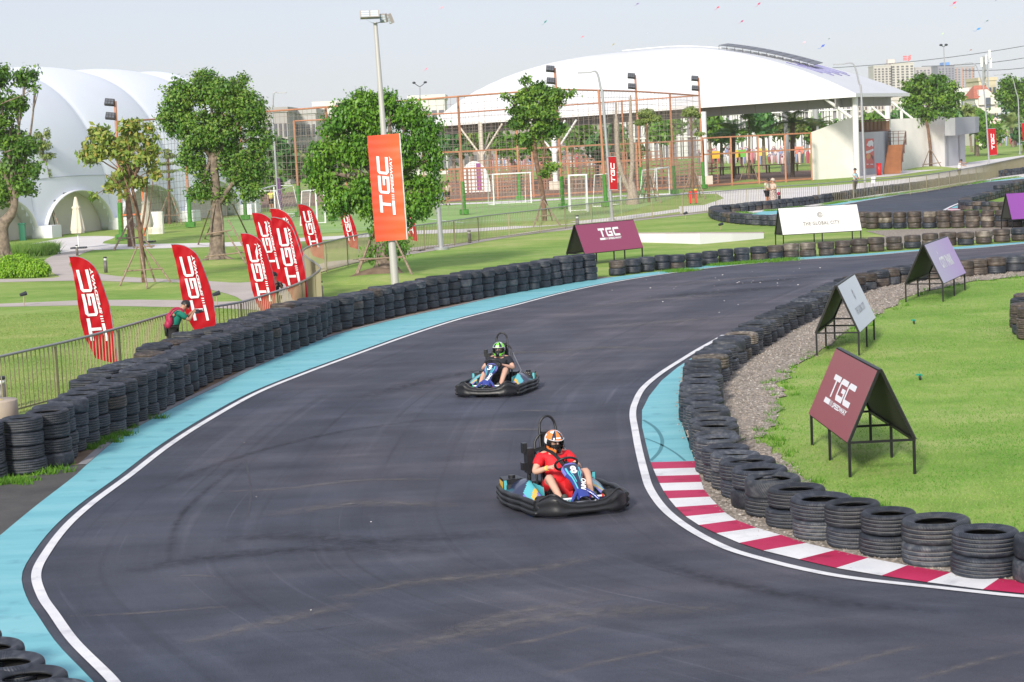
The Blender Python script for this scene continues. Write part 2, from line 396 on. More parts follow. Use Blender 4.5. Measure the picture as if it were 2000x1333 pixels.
src = lap_mul(src, (.07, 5.5), (.62, .63, .66), (1, 1, 1), .24, .42, 3, 11.0)
src = lap_mul(src, (.16, 9.0), (1, 1, 1), (1.8, 1.72, 1.62), .66, .80, 3, 23.0)
# the tarmac turns lighter and warmer towards the far straight
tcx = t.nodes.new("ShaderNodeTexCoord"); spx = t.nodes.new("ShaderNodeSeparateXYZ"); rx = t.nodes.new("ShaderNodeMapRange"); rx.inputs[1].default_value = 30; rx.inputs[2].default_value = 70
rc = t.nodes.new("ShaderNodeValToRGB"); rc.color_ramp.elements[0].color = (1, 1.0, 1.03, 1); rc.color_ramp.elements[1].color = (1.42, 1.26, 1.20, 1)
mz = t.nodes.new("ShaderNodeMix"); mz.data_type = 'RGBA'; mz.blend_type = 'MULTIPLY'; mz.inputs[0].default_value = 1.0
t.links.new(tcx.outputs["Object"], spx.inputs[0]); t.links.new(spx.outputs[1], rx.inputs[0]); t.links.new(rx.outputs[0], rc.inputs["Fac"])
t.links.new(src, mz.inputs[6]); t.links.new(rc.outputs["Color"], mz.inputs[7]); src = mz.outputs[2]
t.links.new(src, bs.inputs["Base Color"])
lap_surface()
def streak_mat(name, col, strength):
    M = bpy.data.materials.new(name); M.use_nodes = True; t = M.node_tree; b = t.nodes["Principled BSDF"]; b.inputs["Base Color"].default_value = (*col, 1); b.inputs["Roughness"].default_value = .85
    u = t.nodes.new("ShaderNodeUVMap"); u.uv_map = "across"; sp = t.nodes.new("ShaderNodeSeparateXYZ"); t.links.new(u.outputs[0], sp.inputs[0])
    def mth(op, a, b2=None, v=None):
        m_ = t.nodes.new("ShaderNodeMath"); m_.operation = op; t.links.new(a, m_.inputs[0])
        if b2 is not None: t.links.new(b2, m_.inputs[1])
        if v is not None: m_.inputs[1].default_value = v
        return m_.outputs[0]
    def tri(o): return mth('SUBTRACT', mth('MULTIPLY', mth('ABSOLUTE', mth('SUBTRACT', o, v=.5)), v=-2.0), v=-1.0)
    fall = mth('MULTIPLY', mth('POWER', tri(sp.outputs[1]), v=1.3), mth('POWER', tri(sp.outputs[0]), v=.5))
    tc = t.nodes.new("ShaderNodeTexCoord"); n = t.nodes.new("ShaderNodeTexNoise"); n.inputs["Scale"].default_value = 7; n.inputs["Detail"].default_value = 6; t.links.new(tc.outputs["Object"], n.inputs["Vector"])
    mr = t.nodes.new("ShaderNodeMapRange"); mr.inputs[1].default_value = .30; mr.inputs[2].default_value = .75; t.links.new(n.outputs["Fac"], mr.inputs[0])
    al = mth('MULTIPLY', mth('MULTIPLY', fall, mr.outputs[0]), v=strength); t.links.new(al, b.inputs["Alpha"]); return M
M_DUST = streak_mat("pale_dust_trail", (0.24, 0.215, 0.20), .62); M_RUB = streak_mat("dark_rubber_trail", (0.018, 0.020, 0.028), .75)
def streak(px, wd, m_, z=0.0085):
    P = gpath(px, 10); n = len(P); b = MB(); k = 6; L = [offset(P, wd*(j/k - .5)) for j in range(k+1)]
    b.add([(L[j][i].x, L[j][i].y, z) for i in range(n) for j in range(k+1)], [(i*(k+1)+j, (i+1)*(k+1)+j, (i+1)*(k+1)+j+1, i*(k+1)+j+1) for i in range(n-1) for j in range(k)])
    o = b.build("tyre_trail", m_); uv = o.data.uv_layers.new(name="across")
    for poly in o.data.polygons:
        for li in poly.loop_indices: i, j = divmod(o.data.loops[li].vertex_index, k+1); uv.data[li].uv = (i/(n-1), j/k)
    tag(o, kind='structure')
for i, (q, wd) in enumerate([([(940, 1275), (1060, 1248), (1165, 1222)], .12), ([(1060, 1325), (1200, 1290), (1390, 1260)], .14), ([(1540, 1328), (1680, 1290), (1810, 1260)], .14), ([(1780, 1332), (1900, 1298), (2010, 1272)], .12), ([(130, 1206), (280, 1199), (450, 1186)], .10), ([(340, 1128), (380, 1126), (430, 1129)], .10), ([(640, 1175), (800, 1140), (1010, 1120), (1180, 1085)], .35), ([(430, 962), (560, 956), (700, 940), (860, 938)], .22), ([(930, 842), (1010, 840), (1100, 843)], .20),
        ([(1000, 806), (1040, 803), (1090, 806)], .2), ([(880, 1235), (1000, 1200), (1200, 1168)], .25), ([(700, 1290), (900, 1240), (1150, 1200), (1450, 1190)], .5), ([(520, 1010), (700, 985), (900, 990)], .45), ([(1060, 690), (1180, 680), (1290, 684)], .5), ([(1180, 640), (1300, 630), (1420, 620)], .6), ([(900, 700), (1010, 690), (1130, 690)], .5), ([(1150, 600), (1300, 585), (1450, 575)], .7), ([(1300, 560), (1450, 545), (1620, 535)], .6), ([(360, 1260), (520, 1220), (700, 1180)], .3)]):
    streak(q, wd*1.5, M_DUST, .0085 + .0004*i)
for i, (q, wd) in enumerate([([(300, 960), (450, 900), (640, 850), (850, 820)], .30), ([(420, 1060), (560, 1050), (760, 1060), (980, 1040)], .8), ([(250, 1120), (420, 1090), (640, 1075), (900, 1080)], .7), ([(1380, 560), (1480, 552), (1600, 540)], 1.2), ([(1250, 585), (1400, 572), (1560, 560)], 1.4), ([(700, 780), (860, 740), (1050, 705)], .8), ([(1220, 1080), (1380, 1130), (1600, 1175), (1850, 1200)], .5), ([(330, 1100), (360, 1000), (480, 900)], .16), ([(520, 1240), (600, 1236), (700, 1222)], .07)]):
    streak(q, wd, M_RUB, .017 + .0004*i)
# dark apron outside the cyan strip, lower corner
sheet("apron_asphalt", [G(x, y) for x, y in [(-130, 1140), (-140, 985), (0, 940), (60, 932), (100, 924), (138, 914), (172, 906), (145, 935), (70, 992), (0, 1052)]], 0.008, M_ASPH2)
CY_OUT = [(70, 1440), (-160, 1290), (-120, 1150), (0, 1048), (70, 990), (145, 932), (170, 909), (225, 862), (275, 832), (325, 805), (375, 780), (425, 756), (507, 715), (575, 686), (617, 669), (660, 654), (725, 637), (790, 621), (900, 597), (1000, 574), (1100, 556), (1200, 542), (1300, 529.5), (1400, 517.5), (1500, 507.5), (1600, 501.5), (1700, 495.5), (1800, 488), (1900, 481), (2000, 473.5), (2120, 463)]
inner = offset(LL[16:], 0.16)
outer = gpath(CY_OUT, 6)
strip("cyan_verge", outer, inner, 0.012, M_CYAN)
ribbon("white_edge_line", LL, 0.11, 0.016, M_LINE)
co = gpath(CY_OUT[6:22], 6); ribbon("kerb_strip", offset(co, 0.07), 0.14, 0.018, M_CONC)
# dirt strip under the outer wall, lower half
strip("dirt_verge", offset(gpath(CY_OUT[6:22], 4), 0.14), offset(gpath(CY_OUT[6:22], 4), 1.5), 0.009, M_DIRT)
# inner side
ribbon("white_apex_line", LR[:int(8*21.5)], 0.11, 0.016, M_LINE)
KL = [(1271, 905), (1276, 918), (1282, 932), (1288, 946), (1296, 961), (1306, 976), (1320, 993), (1339, 1011), (1365, 1028), (1399, 1044), (1444, 1063), (1491, 1078), (1561, 1095), (1633, 1112), (1722, 1127), (1811, 1140), (1920, 1154), (2030, 1165)]
KU = [(1358, 905), (1362, 918), (1366, 932), (1370, 946), (1375, 961), (1386, 975), (1400, 990), (1416, 1006), (1438, 1021), (1478, 1036), (1525, 1050), (1574, 1066), (1631, 1080), (1696, 1095), (1772, 1110), (1857, 1124), (1951, 1136), (2060, 1147)]
sheet("cyan_apex", [G(x, y) for x, y in [(1352, 700), (1322, 720), (1292, 745), (1268, 775), (1254, 803), (1254, 835), (1262, 870), (1271, 905), (1358, 905), (1346, 870), (1334, 835), (1326, 790), (1332, 740), (1350, 715)]], 0.012, M_CYAN)
kb = MB()
for i in range(len(KL) - 1):
    ls = [G(*KL[i]), G(*KL[i+1])]; us = [G(*KU[i]), G(*KU[i+1])]
    kb.add([(ls[0].x, ls[0].y, 0.014), (ls[1].x, ls[1].y, 0.014), (us[1].x, us[1].y, 0.03), (us[0].x, us[0].y, 0.03)], [(0, 1, 2, 3)], i % 2)
tag(kb.build("striped_kerb", [M_RED, M_LINE]), kind='structure')
# gravel
GR_OUT = [(2160, 1160), (2060, 1147), (1951, 1136), (1857, 1124), (1772, 1110), (1696, 1095), (1631, 1080), (1574, 1066), (1525, 1050), (1478, 1036), (1438, 1021), (1400, 990), (1375, 961), (1362, 918), (1350, 870), (1335, 835), (1327, 790), (1332, 740), (1350, 712), (1380, 690), (1430, 665), (1500, 625), (1580, 585), (1640, 552), (1720, 532), (1860, 516), (2000, 506), (2120, 498)]
GR_IN = [(2120, 528), (2000, 540), (1910, 550), (1842, 562), (1775, 582), (1716, 612), (1662, 645), (1602, 685), (1560, 710), (1542, 732), (1515, 750), (1533, 766), (1520, 800), (1510, 833), (1483, 852), (1490, 868), (1524, 892), (1560, 925), (1620, 965), (1700, 995), (1800, 1020), (1900, 1040), (2000, 1056), (2180, 1080)]
gin = gpath(GR_IN, 4); rr_ = random.Random(3)
gin = [p + Vector((rr_.uniform(-.10, .10), rr_.uniform(-.25, .25), 0)) for p in gin]
gpoly = gpath(GR_OUT, 3) + gin
sheet("gravel_bed", gpoly, 0.02, M_GRAV)
# far section of the track
FAR_T = [(1462, 421), (1500, 412), (1600, 403), (1680, 390.5), (1800, 372), (1900, 357), (2000, 347), (2120, 330)]
sheet("far_track", [G(x, y) for x, y in [(1462, 421), (1500, 412), (1600, 403), (1680, 390.5), (1800, 372), (1900, 357), (2000, 347), (2140, 328), (2140, 360), (2000, 374), (1945, 386), (1900, 394), (1882, 404), (1884, 414), (1960, 420), (2140, 412), (2140, 440), (1990, 440), (1800, 442), (1660, 446), (1540, 440)]], 0.004, M_ASPH)
ft = gpath(FAR_T, 8)
fi = gpath([(1462, 425), (1530, 417), (1600, 408), (1680, 393.5), (1800, 374.2), (1900, 359), (2000, 349), (2120, 332)], 8)
strip("far_cyan_verge", ft, fi, 0.010, M_CYAN)
ribbon("far_white_line", offset(fi, -0.12), 0.12, 0.014, M_LINE)
ribbon("far_apex_line", gpath([(1881, 395), (1860, 403), (1845, 411), (1841, 415), (1846, 418), (1870, 420)], 6), 0.16, 0.012, M_LINE)
sheet("far_cyan_apex", [G(x, y) for x, y in [(1881, 398), (1862, 405), (1855, 408), (1880, 408)]], 0.010, M_CYAN)
fk = MB()
for i in range(6):
    a, b2 = 408 + i*1.6, 408 + (i+1)*1.6
    q = [G(1852 - i*0.8, a), G(1876 + 0*i, a), G(1876, b2), G(1851 - i*0.8, b2)]
    fk.add([(p.x, p.y, 0.012) for p in q], [(0, 1, 2, 3)], i % 2)
tag(fk.build("far_striped_kerb", [M_RED, M_LINE]), kind='structure')
sheet("far_gravel", [G(x, y) for x, y in [(1690, 452), (1760, 449), (1900, 446), (2100, 440), (2100, 462), (1960, 466), (1800, 478), (1720, 483), (1700, 472), (1730, 462)]], 0.010, M_GRAV)
sheet("island_grass", [G(x, y) for x, y in [(1905, 396), (1960, 386), (2100, 366), (2100, 410), (1960, 412), (1900, 404)]], 0.010, M_GRASS)
# paths and paving
sheet("lower_path", [G(x, y) for x, y in [(-60, 595), (0, 594), (160, 587), (275, 586), (362, 587), (430, 590), (500, 588), (500, 606), (435, 603), (362, 601), (262, 599), (160, 597), (0, 600), (-60, 602)]], 0.006, M_PATH)
sheet("garden_path", [p for p in gpath([(-60, 547), (0, 546), (60, 545), (115, 542), (100, 532), (84, 512), (112, 497), (150, 490), (185, 488), (160, 496), (136, 514), (147, 526), (200, 536), (250, 542), (350, 547), (410, 550), (470, 553), (540, 545), (556, 536), (600, 526), (640, 512), (700, 506), (800, 485), (900, 475), (950, 466.5), (1040, 452.5), (1130, 440.5), (1220, 429.5), (1350, 415.5), (1400, 408)], 3)] +
      [p for p in gpath([(1400, 413), (1350, 420), (1220, 434.5), (1130, 447.5), (1040, 457.5), (950, 471.5), (900, 481), (800, 498), (700, 514), (626, 534), (626, 590), (560, 612), (500, 606), (462, 581), (412, 567), (370, 560), (337, 556), (237, 551), (160, 549), (0, 552), (-60, 553)], 3)], 0.010, M_PATH)
sheet("back_path", [p for p in gpath([(120, 466), (160, 462), (225, 463), (200, 476), (300, 477), (500, 472), (590, 465), (700, 459), (810, 451), (900, 448), (1040, 439.5), (1170, 428), (1300, 412), (1350, 405)], 3)] +
      [p for p in gpath([(1350, 411), (1300, 418), (1190, 432.5), (1040, 444.5), (900, 455), (810, 458), (700, 465), (590, 472), (500, 480), (300, 486), (185, 489), (112, 497), (60, 496), (30, 482)], 3)], 0.006, M_PATHW)
sheet("far_path", [p for p in gpath([(840, 399), (950, 395), (1060, 389.5), (1170, 384.5), (1250, 380), (1330, 378)], 3)] + [p for p in gpath([(1330, 381), (1250, 383), (1170, 387.5), (1060, 393), (950, 398), (840, 402)], 3)], 0.006, M_PATHW)
sheet("esplanade", [G(x, y) for x, y in [(1328, 377.5), (1400, 373), (1500, 370), (1583, 366), (1671, 359), (1740, 353), (1800, 345), (1870, 333), (1890, 318), (1990, 305), (2150, 290), (2150, 322), (2000, 346), (1800, 374), (1600, 402), (1440, 420), (1380, 413), (1330, 421), (1326, 404), (1375, 401), (1414, 388), (1400, 379), (1330, 380)]], 0.008, M_PATHW)
sheet("pitch", [G(x, y) for x, y in [(420, 428), (640, 406), (850, 403.5), (1060, 394.5), (1250, 385), (1325, 384), (1180, 427), (1000, 434), (850, 443), (600, 458), (420, 462)]], 0.008, M_TURF)
for k, q in enumerate([[(640, 409), (850, 406.5), (1060, 397.5), (1250, 388)], [(600, 452), (850, 438), (1000, 429.5), (1180, 423)], [(700, 405), (780, 421), (905, 436)], [(905, 410), (1000, 405), (1110, 399)], [(470, 432), (560, 428), (700, 420)]]):
    ribbon("pitch_line", gpath(q, 4), 0.12, 0.012, M_LINE)
sheet("plaza", [G(x, y) for x, y in [(400, 392), (560, 376), (900, 354), (1370, 343), (1600, 332), (1640, 340), (1583, 352), (1370, 366.5), (1100, 385), (860, 397), (560, 404), (400, 412)]], 0.006, M_PLAZA)
sheet("hall_apron", [G(x, y) for x, y in [(1672, 345), (1740, 330), (1870, 318), (1890, 326), (1800, 336), (1740, 345), (1675, 350)]], 0.012, M_PATHW)

# thin rubber marks on the cyan apex, hairline scratches on the asphalt
M_SKID = mat("rubber_mark", (0.06, 0.22, 0.26), 0.7)
M_SCR = mat("pale_scratch", (0.17, 0.165, 0.17), 0.8)
M_SKD = mat("dark_skid", (0.030, 0.031, 0.040), 0.65)
ribbon("skid_mark", gpath([(1256, 822), (1280, 838), (1293, 860), (1289, 882), (1271, 902)], 8), 0.055, 0.0145, M_SKID)
ribbon("skid_mark", gpath([(1260, 858), (1290, 870), (1318, 886), (1338, 902)], 8), 0.035, 0.0145, M_SKID)
ribbon("skid_mark", gpath([(480, 900), (490, 960), (484, 1010)], 8), .03, 0.0085, M_SKD)

# ================================================================== TYRES
def tyre_mats(nm, rub, groove, dust):
    M = bpy.data.materials.new(nm); M.use_nodes = True; t = M.node_tree; b = t.nodes["Principled BSDF"]
    b.inputs["Roughness"].default_value = 0.52; b.inputs["Specular IOR Level"].default_value = 0.45
    tc = t.nodes.new("ShaderNodeTexCoord"); oi = t.nodes.new("ShaderNodeObjectInfo")
    n = t.nodes.new("ShaderNodeTexNoise"); n.noise_dimensions = '4D'; n.inputs["Scale"].default_value = 4.5; n.inputs["Detail"].default_value = 8
    mu = t.nodes.new("ShaderNodeMath"); mu.operation = 'MULTIPLY'; mu.inputs[1].default_value = 57.0
    t.links.new(oi.outputs["Random"], mu.inputs[0]); t.links.new(mu.outputs[0], n.inputs["W"])
    t.links.new(tc.outputs["Object"], n.inputs["Vector"])
    r = t.nodes.new("ShaderNodeValToRGB"); r.color_ramp.elements[0].position = 0.46; r.color_ramp.elements[1].position = 0.74
    r.color_ramp.elements[0].color = (*rub, 1); r.color_ramp.elements[1].color = (*dust, 1)
    t.links.new(n.outputs["Fac"], r.inputs["Fac"])
    # every tyre a little lighter or darker, browner or bluer
    hs = t.nodes.new("ShaderNodeHueSaturation"); mr = t.nodes.new("ShaderNodeMapRange")
    mr.inputs[3].default_value = 0.70; mr.inputs[4].default_value = 1.6
    t.links.new(oi.outputs["Random"], mr.inputs[0]); t.links.new(mr.outputs[0], hs.inputs["Value"])
    t.links.new(r.outputs["Color"], hs.inputs["Color"]); t.links.new(hs.outputs[0], b.inputs["Base Color"])
    # fine tread blocks round the tyre
    sx = t.nodes.new("ShaderNodeSeparateXYZ"); t.links.new(tc.outputs["Object"], sx.inputs[0])
    at = t.nodes.new("ShaderNodeMath"); at.operation = 'ARCTAN2'; t.links.new(sx.outputs[1], at.inputs[0]); t.links.new(sx.outputs[0], at.inputs[1])
    ml = t.nodes.new("ShaderNodeMath"); ml.operation = 'MULTIPLY'; ml.inputs[1].default_value = 70.0; t.links.new(at.outputs[0], ml.inputs[0])
    za = t.nodes.new("ShaderNodeMath"); za.operation = 'MULTIPLY_ADD'; za.inputs[1].default_value = 30.0; t.links.new(sx.outputs[2], za.inputs[0]); t.links.new(ml.outputs[0], za.inputs[2])
    sn = t.nodes.new("ShaderNodeMath"); sn.operation = 'SINE'; t.links.new(za.outputs[0], sn.inputs[0])
    n3 = t.nodes.new("ShaderNodeTexNoise"); n3.inputs["Scale"].default_value = 60; t.links.new(tc.outputs["Object"], n3.inputs["Vector"])
    ad = t.nodes.new("ShaderNodeMath"); ad.operation = 'ADD'; t.links.new(sn.outputs[0], ad.inputs[0]); t.links.new(n3.outputs["Fac"], ad.inputs[1])
    bp = t.nodes.new("ShaderNodeBump"); bp.inputs["Strength"].default_value = 0.35; bp.inputs["Distance"].default_value = 0.006
    t.links.new(ad.outputs[0], bp.inputs["Height"]); t.links.new(bp.outputs["Normal"], b.inputs["Normal"])
    g = mat(nm + "_groove", groove, 0.9)
    return [M, g]
TM_BLACK = tyre_mats("black_rubber", (0.013, 0.017, 0.026), (0.17, 0.17, 0.17), (0.046, 0.051, 0.064))
TM_GREY = tyre_mats("grey_rubber", (0.026, 0.032, 0.043), (0.26, 0.25, 0.24), (0.090, 0.094, 0.102))
TM_BROWN = tyre_mats("brown_rubber", (0.040, 0.032, 0.029), (0.13, 0.105, 0.085), (0.115, 0.088, 0.070))  # brown variant, used most in the farther stacks
TM_MUD = tyre_mats("muddy_rubber", (0.085, 0.070, 0.055), (0.20, 0.17, 0.14), (0.27, 0.235, 0.195))
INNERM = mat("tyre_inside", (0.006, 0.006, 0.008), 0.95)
def tyre_mesh(name, mats, grooves=4, bead=0.62, seg=44, sidelines=True):
    """a road tyre lying flat, radius 1, height 1 (scaled to size later)"""
    z = 0.5; P = [(bead, 0.30), (bead+.015, 0.36), (bead+.05, 0.385), (0.75, 0.44), (0.82, 0.475), (0.835, 0.49), (0.86, 0.5), (0.90, 0.487), (0.945, 0.44), (0.975, 0.375)]
    mi = [0]*len(P)
    gs = [0.26, 0.09, -0.09, -0.26][:grooves] if grooves == 4 else ([0.2, 0, -0.2] if grooves == 3 else [])
    for g in gs:
        P += [(0.99, g+.022), (0.972, g+.014), (0.972, g-.014), (0.99, g-.022)]; mi += [0, 1, 0, 0]
    if not gs: P += [(0.99, .25), (0.995, 0), (0.99, -.25)]; mi += [0, 0, 0]
    mi[len(P)-1-0] = 0
    low = [(r, -zz) for r, zz in P[:10]][::-1]; P += low; mi += [0]*10
    inn = [(bead+.02, -0.24), (0.80, -0.33), (0.93, -0.25), (0.95, 0), (0.93, 0.25), (0.80, 0.33), (bead+.02, 0.24)]
    P += inn; mi += [2]*7; mi[len(P)-8] = 2
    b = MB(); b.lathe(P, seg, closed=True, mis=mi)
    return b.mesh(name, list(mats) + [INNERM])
TY = {k: [tyre_mesh("tyre_mesh", mm, g, bd) for g, bd in ((4, .62), (4, .66), (3, .6), (0, .64))] for k, mm in (("black", TM_BLACK), ("grey", TM_GREY), ("brown", TM_BROWN), ("mud", TM_MUD))}
WHEN = {"black": "black", "grey": "grey worn", "brown": "dusty brown", "mud": "mud-stained pale"}
SPECS = []       # one per tyre: weight, position, radius, height, tilt, kind, label, group
def stack(p, n, R, h, label, group, weights=None, kinds=(("black", 1),), jit=0.02, rnd=random):
    z = 0.012; lean = Vector((rnd.uniform(-1, 1), rnd.uniform(-1, 1), 0)) * jit
    words_ = {1: ["single"], 2: ["lower", "upper"], 3: ["bottom", "middle", "top"], 4: ["lowest", "second-lowest", "second-highest", "topmost"]}[n]
    for k in range(n):
        kind = rnd.choices([a for a, _ in kinds], [b_ for _, b_ in kinds])[0]
        hh = h * rnd.uniform(0.94, 1.06); RR = R * rnd.uniform(0.93, 1.03)
        q = p + lean * k + Vector((rnd.uniform(-jit, jit), rnd.uniform(-jit, jit), 0))
        wgt = ppm(q) * 2 * RR * (weights[k] if weights else 1.0)
        SPECS.append([wgt, Vector((q.x, q.y, z + hh/2)), RR, hh, (rnd.uniform(-.025, .025), rnd.uniform(-.025, .025), rnd.uniform(0, 6.28)), kind, label(words_[k], kind), group])
        z += hh * 0.985
R1 = random.Random(11)
# inner wall, two high, listed by the centre of the top tyre and its width in the photo
INNER = [(2041, 1046, 134), (1923, 1034, 136), (1824, 1014, 134), (1735, 999, 118), (1667, 985, 118), (1605, 970, 122), (1552, 949, 126), (1509, 931, 121), (1481, 917, 112), (1459, 899, 112), (1434, 886, 103), (1416, 872, 95), (1402, 857, 92), (1398, 845, 90), (1397, 830, 96), (1390, 817, 95), (1387, 804, 84), (1381, 793, 84), (1374, 781, 84), (1366, 767, 84), (1366, 757, 84), (1365, 746, 82), (1373, 736, 80), (1369, 727, 80), (1371, 715, 80), (1374, 707, 78), (1386, 697, 78), (1392, 687, 76), (1406, 677, 72), (1423, 665, 71), (1434, 658, 70), (1447, 650, 69), (1460, 642, 66), (1474, 634, 66), (1488, 627, 62), (1502, 619, 60), (1514, 612, 60), (1528, 605, 60), (1543, 598, 58), (1558, 592, 56), (1570, 585, 55), (1582, 579, 54), (1596, 573, 52), (1608, 566, 50), (1620, 560, 50), (1634, 553, 50), (1650, 546, 48), (1668, 540, 48), (1690, 534, 46), (1716, 528, 46), (1738, 524.5, 42), (1762, 521, 42), (1790, 517.5, 42), (1820, 515, 42), (1850, 512, 42), (1880, 509.5, 42), (1908, 507, 42), (1944, 504.5, 42), (1982, 500.5, 42), (2016, 497, 42)]
for i, (x, y, wd) in enumerate(INNER):
    h = 0.235; p = G(x, y, 2*h); s = ppm(p); R = wd / s / 2
    R = min(R, 0.37) * 0.985
    near_k = i < 46
    kinds = (("black", 4), ("grey", 4), ("mud", .6)) if near_k else (("black", 3), ("grey", 2), ("brown", 5), ("mud", .6))
    p.z = 0
    stack(p, 2, R, h, lambda w_, k_, i=i: f"{w_} {WHEN[k_]} tyre in the {ordinal(i+1)} stack from the kerb end, gravel-side wall", "tyres in the two-high wall beside the gravel bed", None, kinds, 0.012, R1)
SPECS[12][5] = SPECS[12][5]
# outer wall, four high, from the beige drum to where it drops
R2 = random.Random(5)
WALL = [(-30, 937), (32, 926), (91, 915), (118, 892), (150, 873), (175, 860), (205, 848), (236, 835), (258, 821), (300, 799), (340, 777), (377, 755), (415, 737), (460, 721), (512, 701), (550, 687), (581, 675), (609, 663), (630, 652), (680, 639.5), (750, 622), (827, 605), (880, 594), (960, 579), (1040, 565), (1110, 553), (1172, 544.5)]
wp = gpath(WALL, 10); rs = resample(wp, 0.675)
for i, p in enumerate(rs):
    stack(p, 4, 0.335, 0.208, lambda w_, k_, i=i: f"{w_} {WHEN[k_]} tyre in the {ordinal(i+1)} stack from the beige drum, outer wall", "tyres in the four-high outer wall", [.9, .93, .97, 1.0], (("black", 9), ("grey", 1.6), ("brown", .35)), 0.016, R2)
back = resample([p for p in offset(wp, 0.62)], 0.68)
n_ = 0
for i, p in enumerate(back):
    px, py = proj(p)
    if 150 < px < 640 and R2.random() < 0.93:
        n_ += 1
        stack(p, 4, 0.335, 0.208 * R2.choice([1.0, 1.0, 1.06, .97]), lambda w_, k_, i=n_: f"{w_} {WHEN[k_]} tyre in the {ordinal(i)} stack of the outer wall's second row", "tyres in the second row behind the four-high wall", [0, 0, 0, .8], (("black", 7), ("grey", 2), ("brown", 1.0)), 0.03, R2)
# outer wall goes on two high
MID = [(1206, 538.5), (1236, 534.5), (1264, 531), (1294, 527.5), (1322, 526), (1355, 523), (1387, 518), (1418, 514), (1449, 511.5), (1482, 508.5), (1514, 506), (1545, 504), (1578, 502), (1614, 500), (1646, 497), (1679, 494.5), (1712, 491.5), (1747, 488.5), (1782, 485.5), (1817, 482.5), (1852, 479.8), (1886, 479), (1922, 476.5), (1957, 473.5), (1992, 470.5), (2026, 468)]
for i, (x, y) in enumerate(MID):
    p = G(x, y); R = 0.5 * 33.5 / ppm(p)
    kinds = (("black", 8), ("grey", 1), ("brown", 1)) if i < 9 else (("brown", 8), ("mud", .7), ("black", .6))
    stack(p, 2, R, 0.235, lambda w_, k_, i=i: f"{w_} {WHEN[k_]} tyre in the {ordinal(i+1)} two-high stack past the four-high wall", "tyres in the two-high wall past the four-high one", None, kinds, 0.012, R2)
# middle row three high beyond the white board
for i, x in enumerate([1686, 1704, 1730, 1758, 1787, 1816, 1844, 1871, 1900, 1929, 1956, 1984, 2012]):
    y = 447.5 - 0.011 * (x - 1686) - (2 if x < 1700 else 0); p = G(x, y); R = 0.5 * 28.6 / ppm(p)
    stack(p, 3, R, 0.238, lambda w_, k_, i=i: f"{w_} {WHEN[k_]} tyre in the {ordinal(i+1)} three-high stack beyond the white board", "tyres in the three-high row beyond the white board", None, (("brown", 9), ("black", 1), ("mud", .5)), 0.012, R2)
loop = gpath([(1640, 444), (1580, 443), (1515, 441.5), (1490, 440.5), (1458, 438.5), (1432, 435.5), (1412, 431.5), (1400, 427), (1397, 422), (1406, 418.5), (1425, 416.5), (1448, 414.5), (1480, 411), (1510, 408.5), (1558, 403), (1620, 394.5), (1700, 381.5), (1800, 368.5), (1900, 352.5), (2000, 339.5), (2080, 327)], 10)
for i, p in enumerate(resample(loop, 0.72)):
    stack(p, 2, 0.34, 0.23, lambda w_, k_, i=i: f"{w_} {WHEN[k_]} tyre in the {ordinal(i+1)} stack of the far hairpin wall", "tyres in the far hairpin wall", None, (("black", 6), ("grey", 2), ("brown", 1.5)), 0.015, R2)
isl = gpath([(2080, 357), (2000, 374), (1960, 383), (1924, 393), (1902, 398.5), (1888, 403.5), (1885, 409), (1897, 411.5), (1930, 412.5), (1965, 413.5), (2010, 413.5), (2060, 411)], 10)
for i, p in enumerate(resample(isl, 0.70)):
    stack(p, 3 if i < 30 else 2, 0.335, 0.22, lambda w_, k_, i=i: f"{w_} {WHEN[k_]} tyre in the {ordinal(i+1)} stack round the far grass island", "tyres round the far grass island", None, (("black", 5), ("brown", 4), ("grey", 1)), 0.015, R2)
for i, (x, y) in enumerate([(2001, 640), (2006, 653), (2018, 662), (2046, 668), (2006, 630)]):
    stack(G(x, y), 3, 0.335, 0.21, lambda w_, k_, i=i: f"{w_} {WHEN[k_]} tyre in the {ordinal(i+1)} stack of the short wall end on the lawn", "tyres in the short wall end on the lawn", None, (("brown", 5), ("black", 2)), 0.012, R2)
# the four stacks in the lower corner, closest to the viewer
for i, (x, y) in enumerate([(-27, 1264), (12, 1293), (53, 1318), (103, 1346), (-70, 1240)]):
    p = G(x, y, .46); p.z = 0
    stack(p, 2, 0.335, 0.23, lambda w_, k_, i=i: f"{w_} {WHEN[k_]} tyre in the {['second', 'third', 'fourth', 'fifth', 'first'][i]} stack on the cyan verge corner", "tyres stacked on the cyan verge corner", [1, 3], (("black", 1),), 0.008, R2)
order = sorted(range(len(SPECS)), key=lambda i: -SPECS[i][0])
solo = set(order[:300]); rest = MB(); mudn = 0
RK = random.Random(2)
for i, (wgt, p, R, h, rot, kind, label, group) in enumerate(SPECS):
    if i in solo:
        me = RK.choices(TY[kind], [5, 3, 2, 1])[0]
        o = link("tyre", me, None, p, rot); o.scale = (R, R, h)
        tag(o, label, "tyre", group)
lowm = {}
def low_tyre(p, R, h, kind):
    k = {"black": 0, "grey": 1, "brown": 2, "mud": 3}[kind]; v = RK.random()
    P = [(.64*R, .32*h), (.78*R, .46*h), (.88*R, .5*h), (.96*R, .42*h), (.99*R, .24*h), (.975*R, .21*h), (.99*R, .18*h), (.99*R, -.02*h), (.975*R, -.05*h), (.99*R, -.08*h), (.985*R, -.28*h), (.95*R, -.43*h), (.88*R, -.5*h), (.66*R, -.4*h)]
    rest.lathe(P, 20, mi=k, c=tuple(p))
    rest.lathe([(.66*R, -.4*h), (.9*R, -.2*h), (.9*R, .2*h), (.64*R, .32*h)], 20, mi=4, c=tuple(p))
for i, s in enumerate(SPECS):
    if i not in solo: low_tyre(s[1], s[2], s[3], s[5])
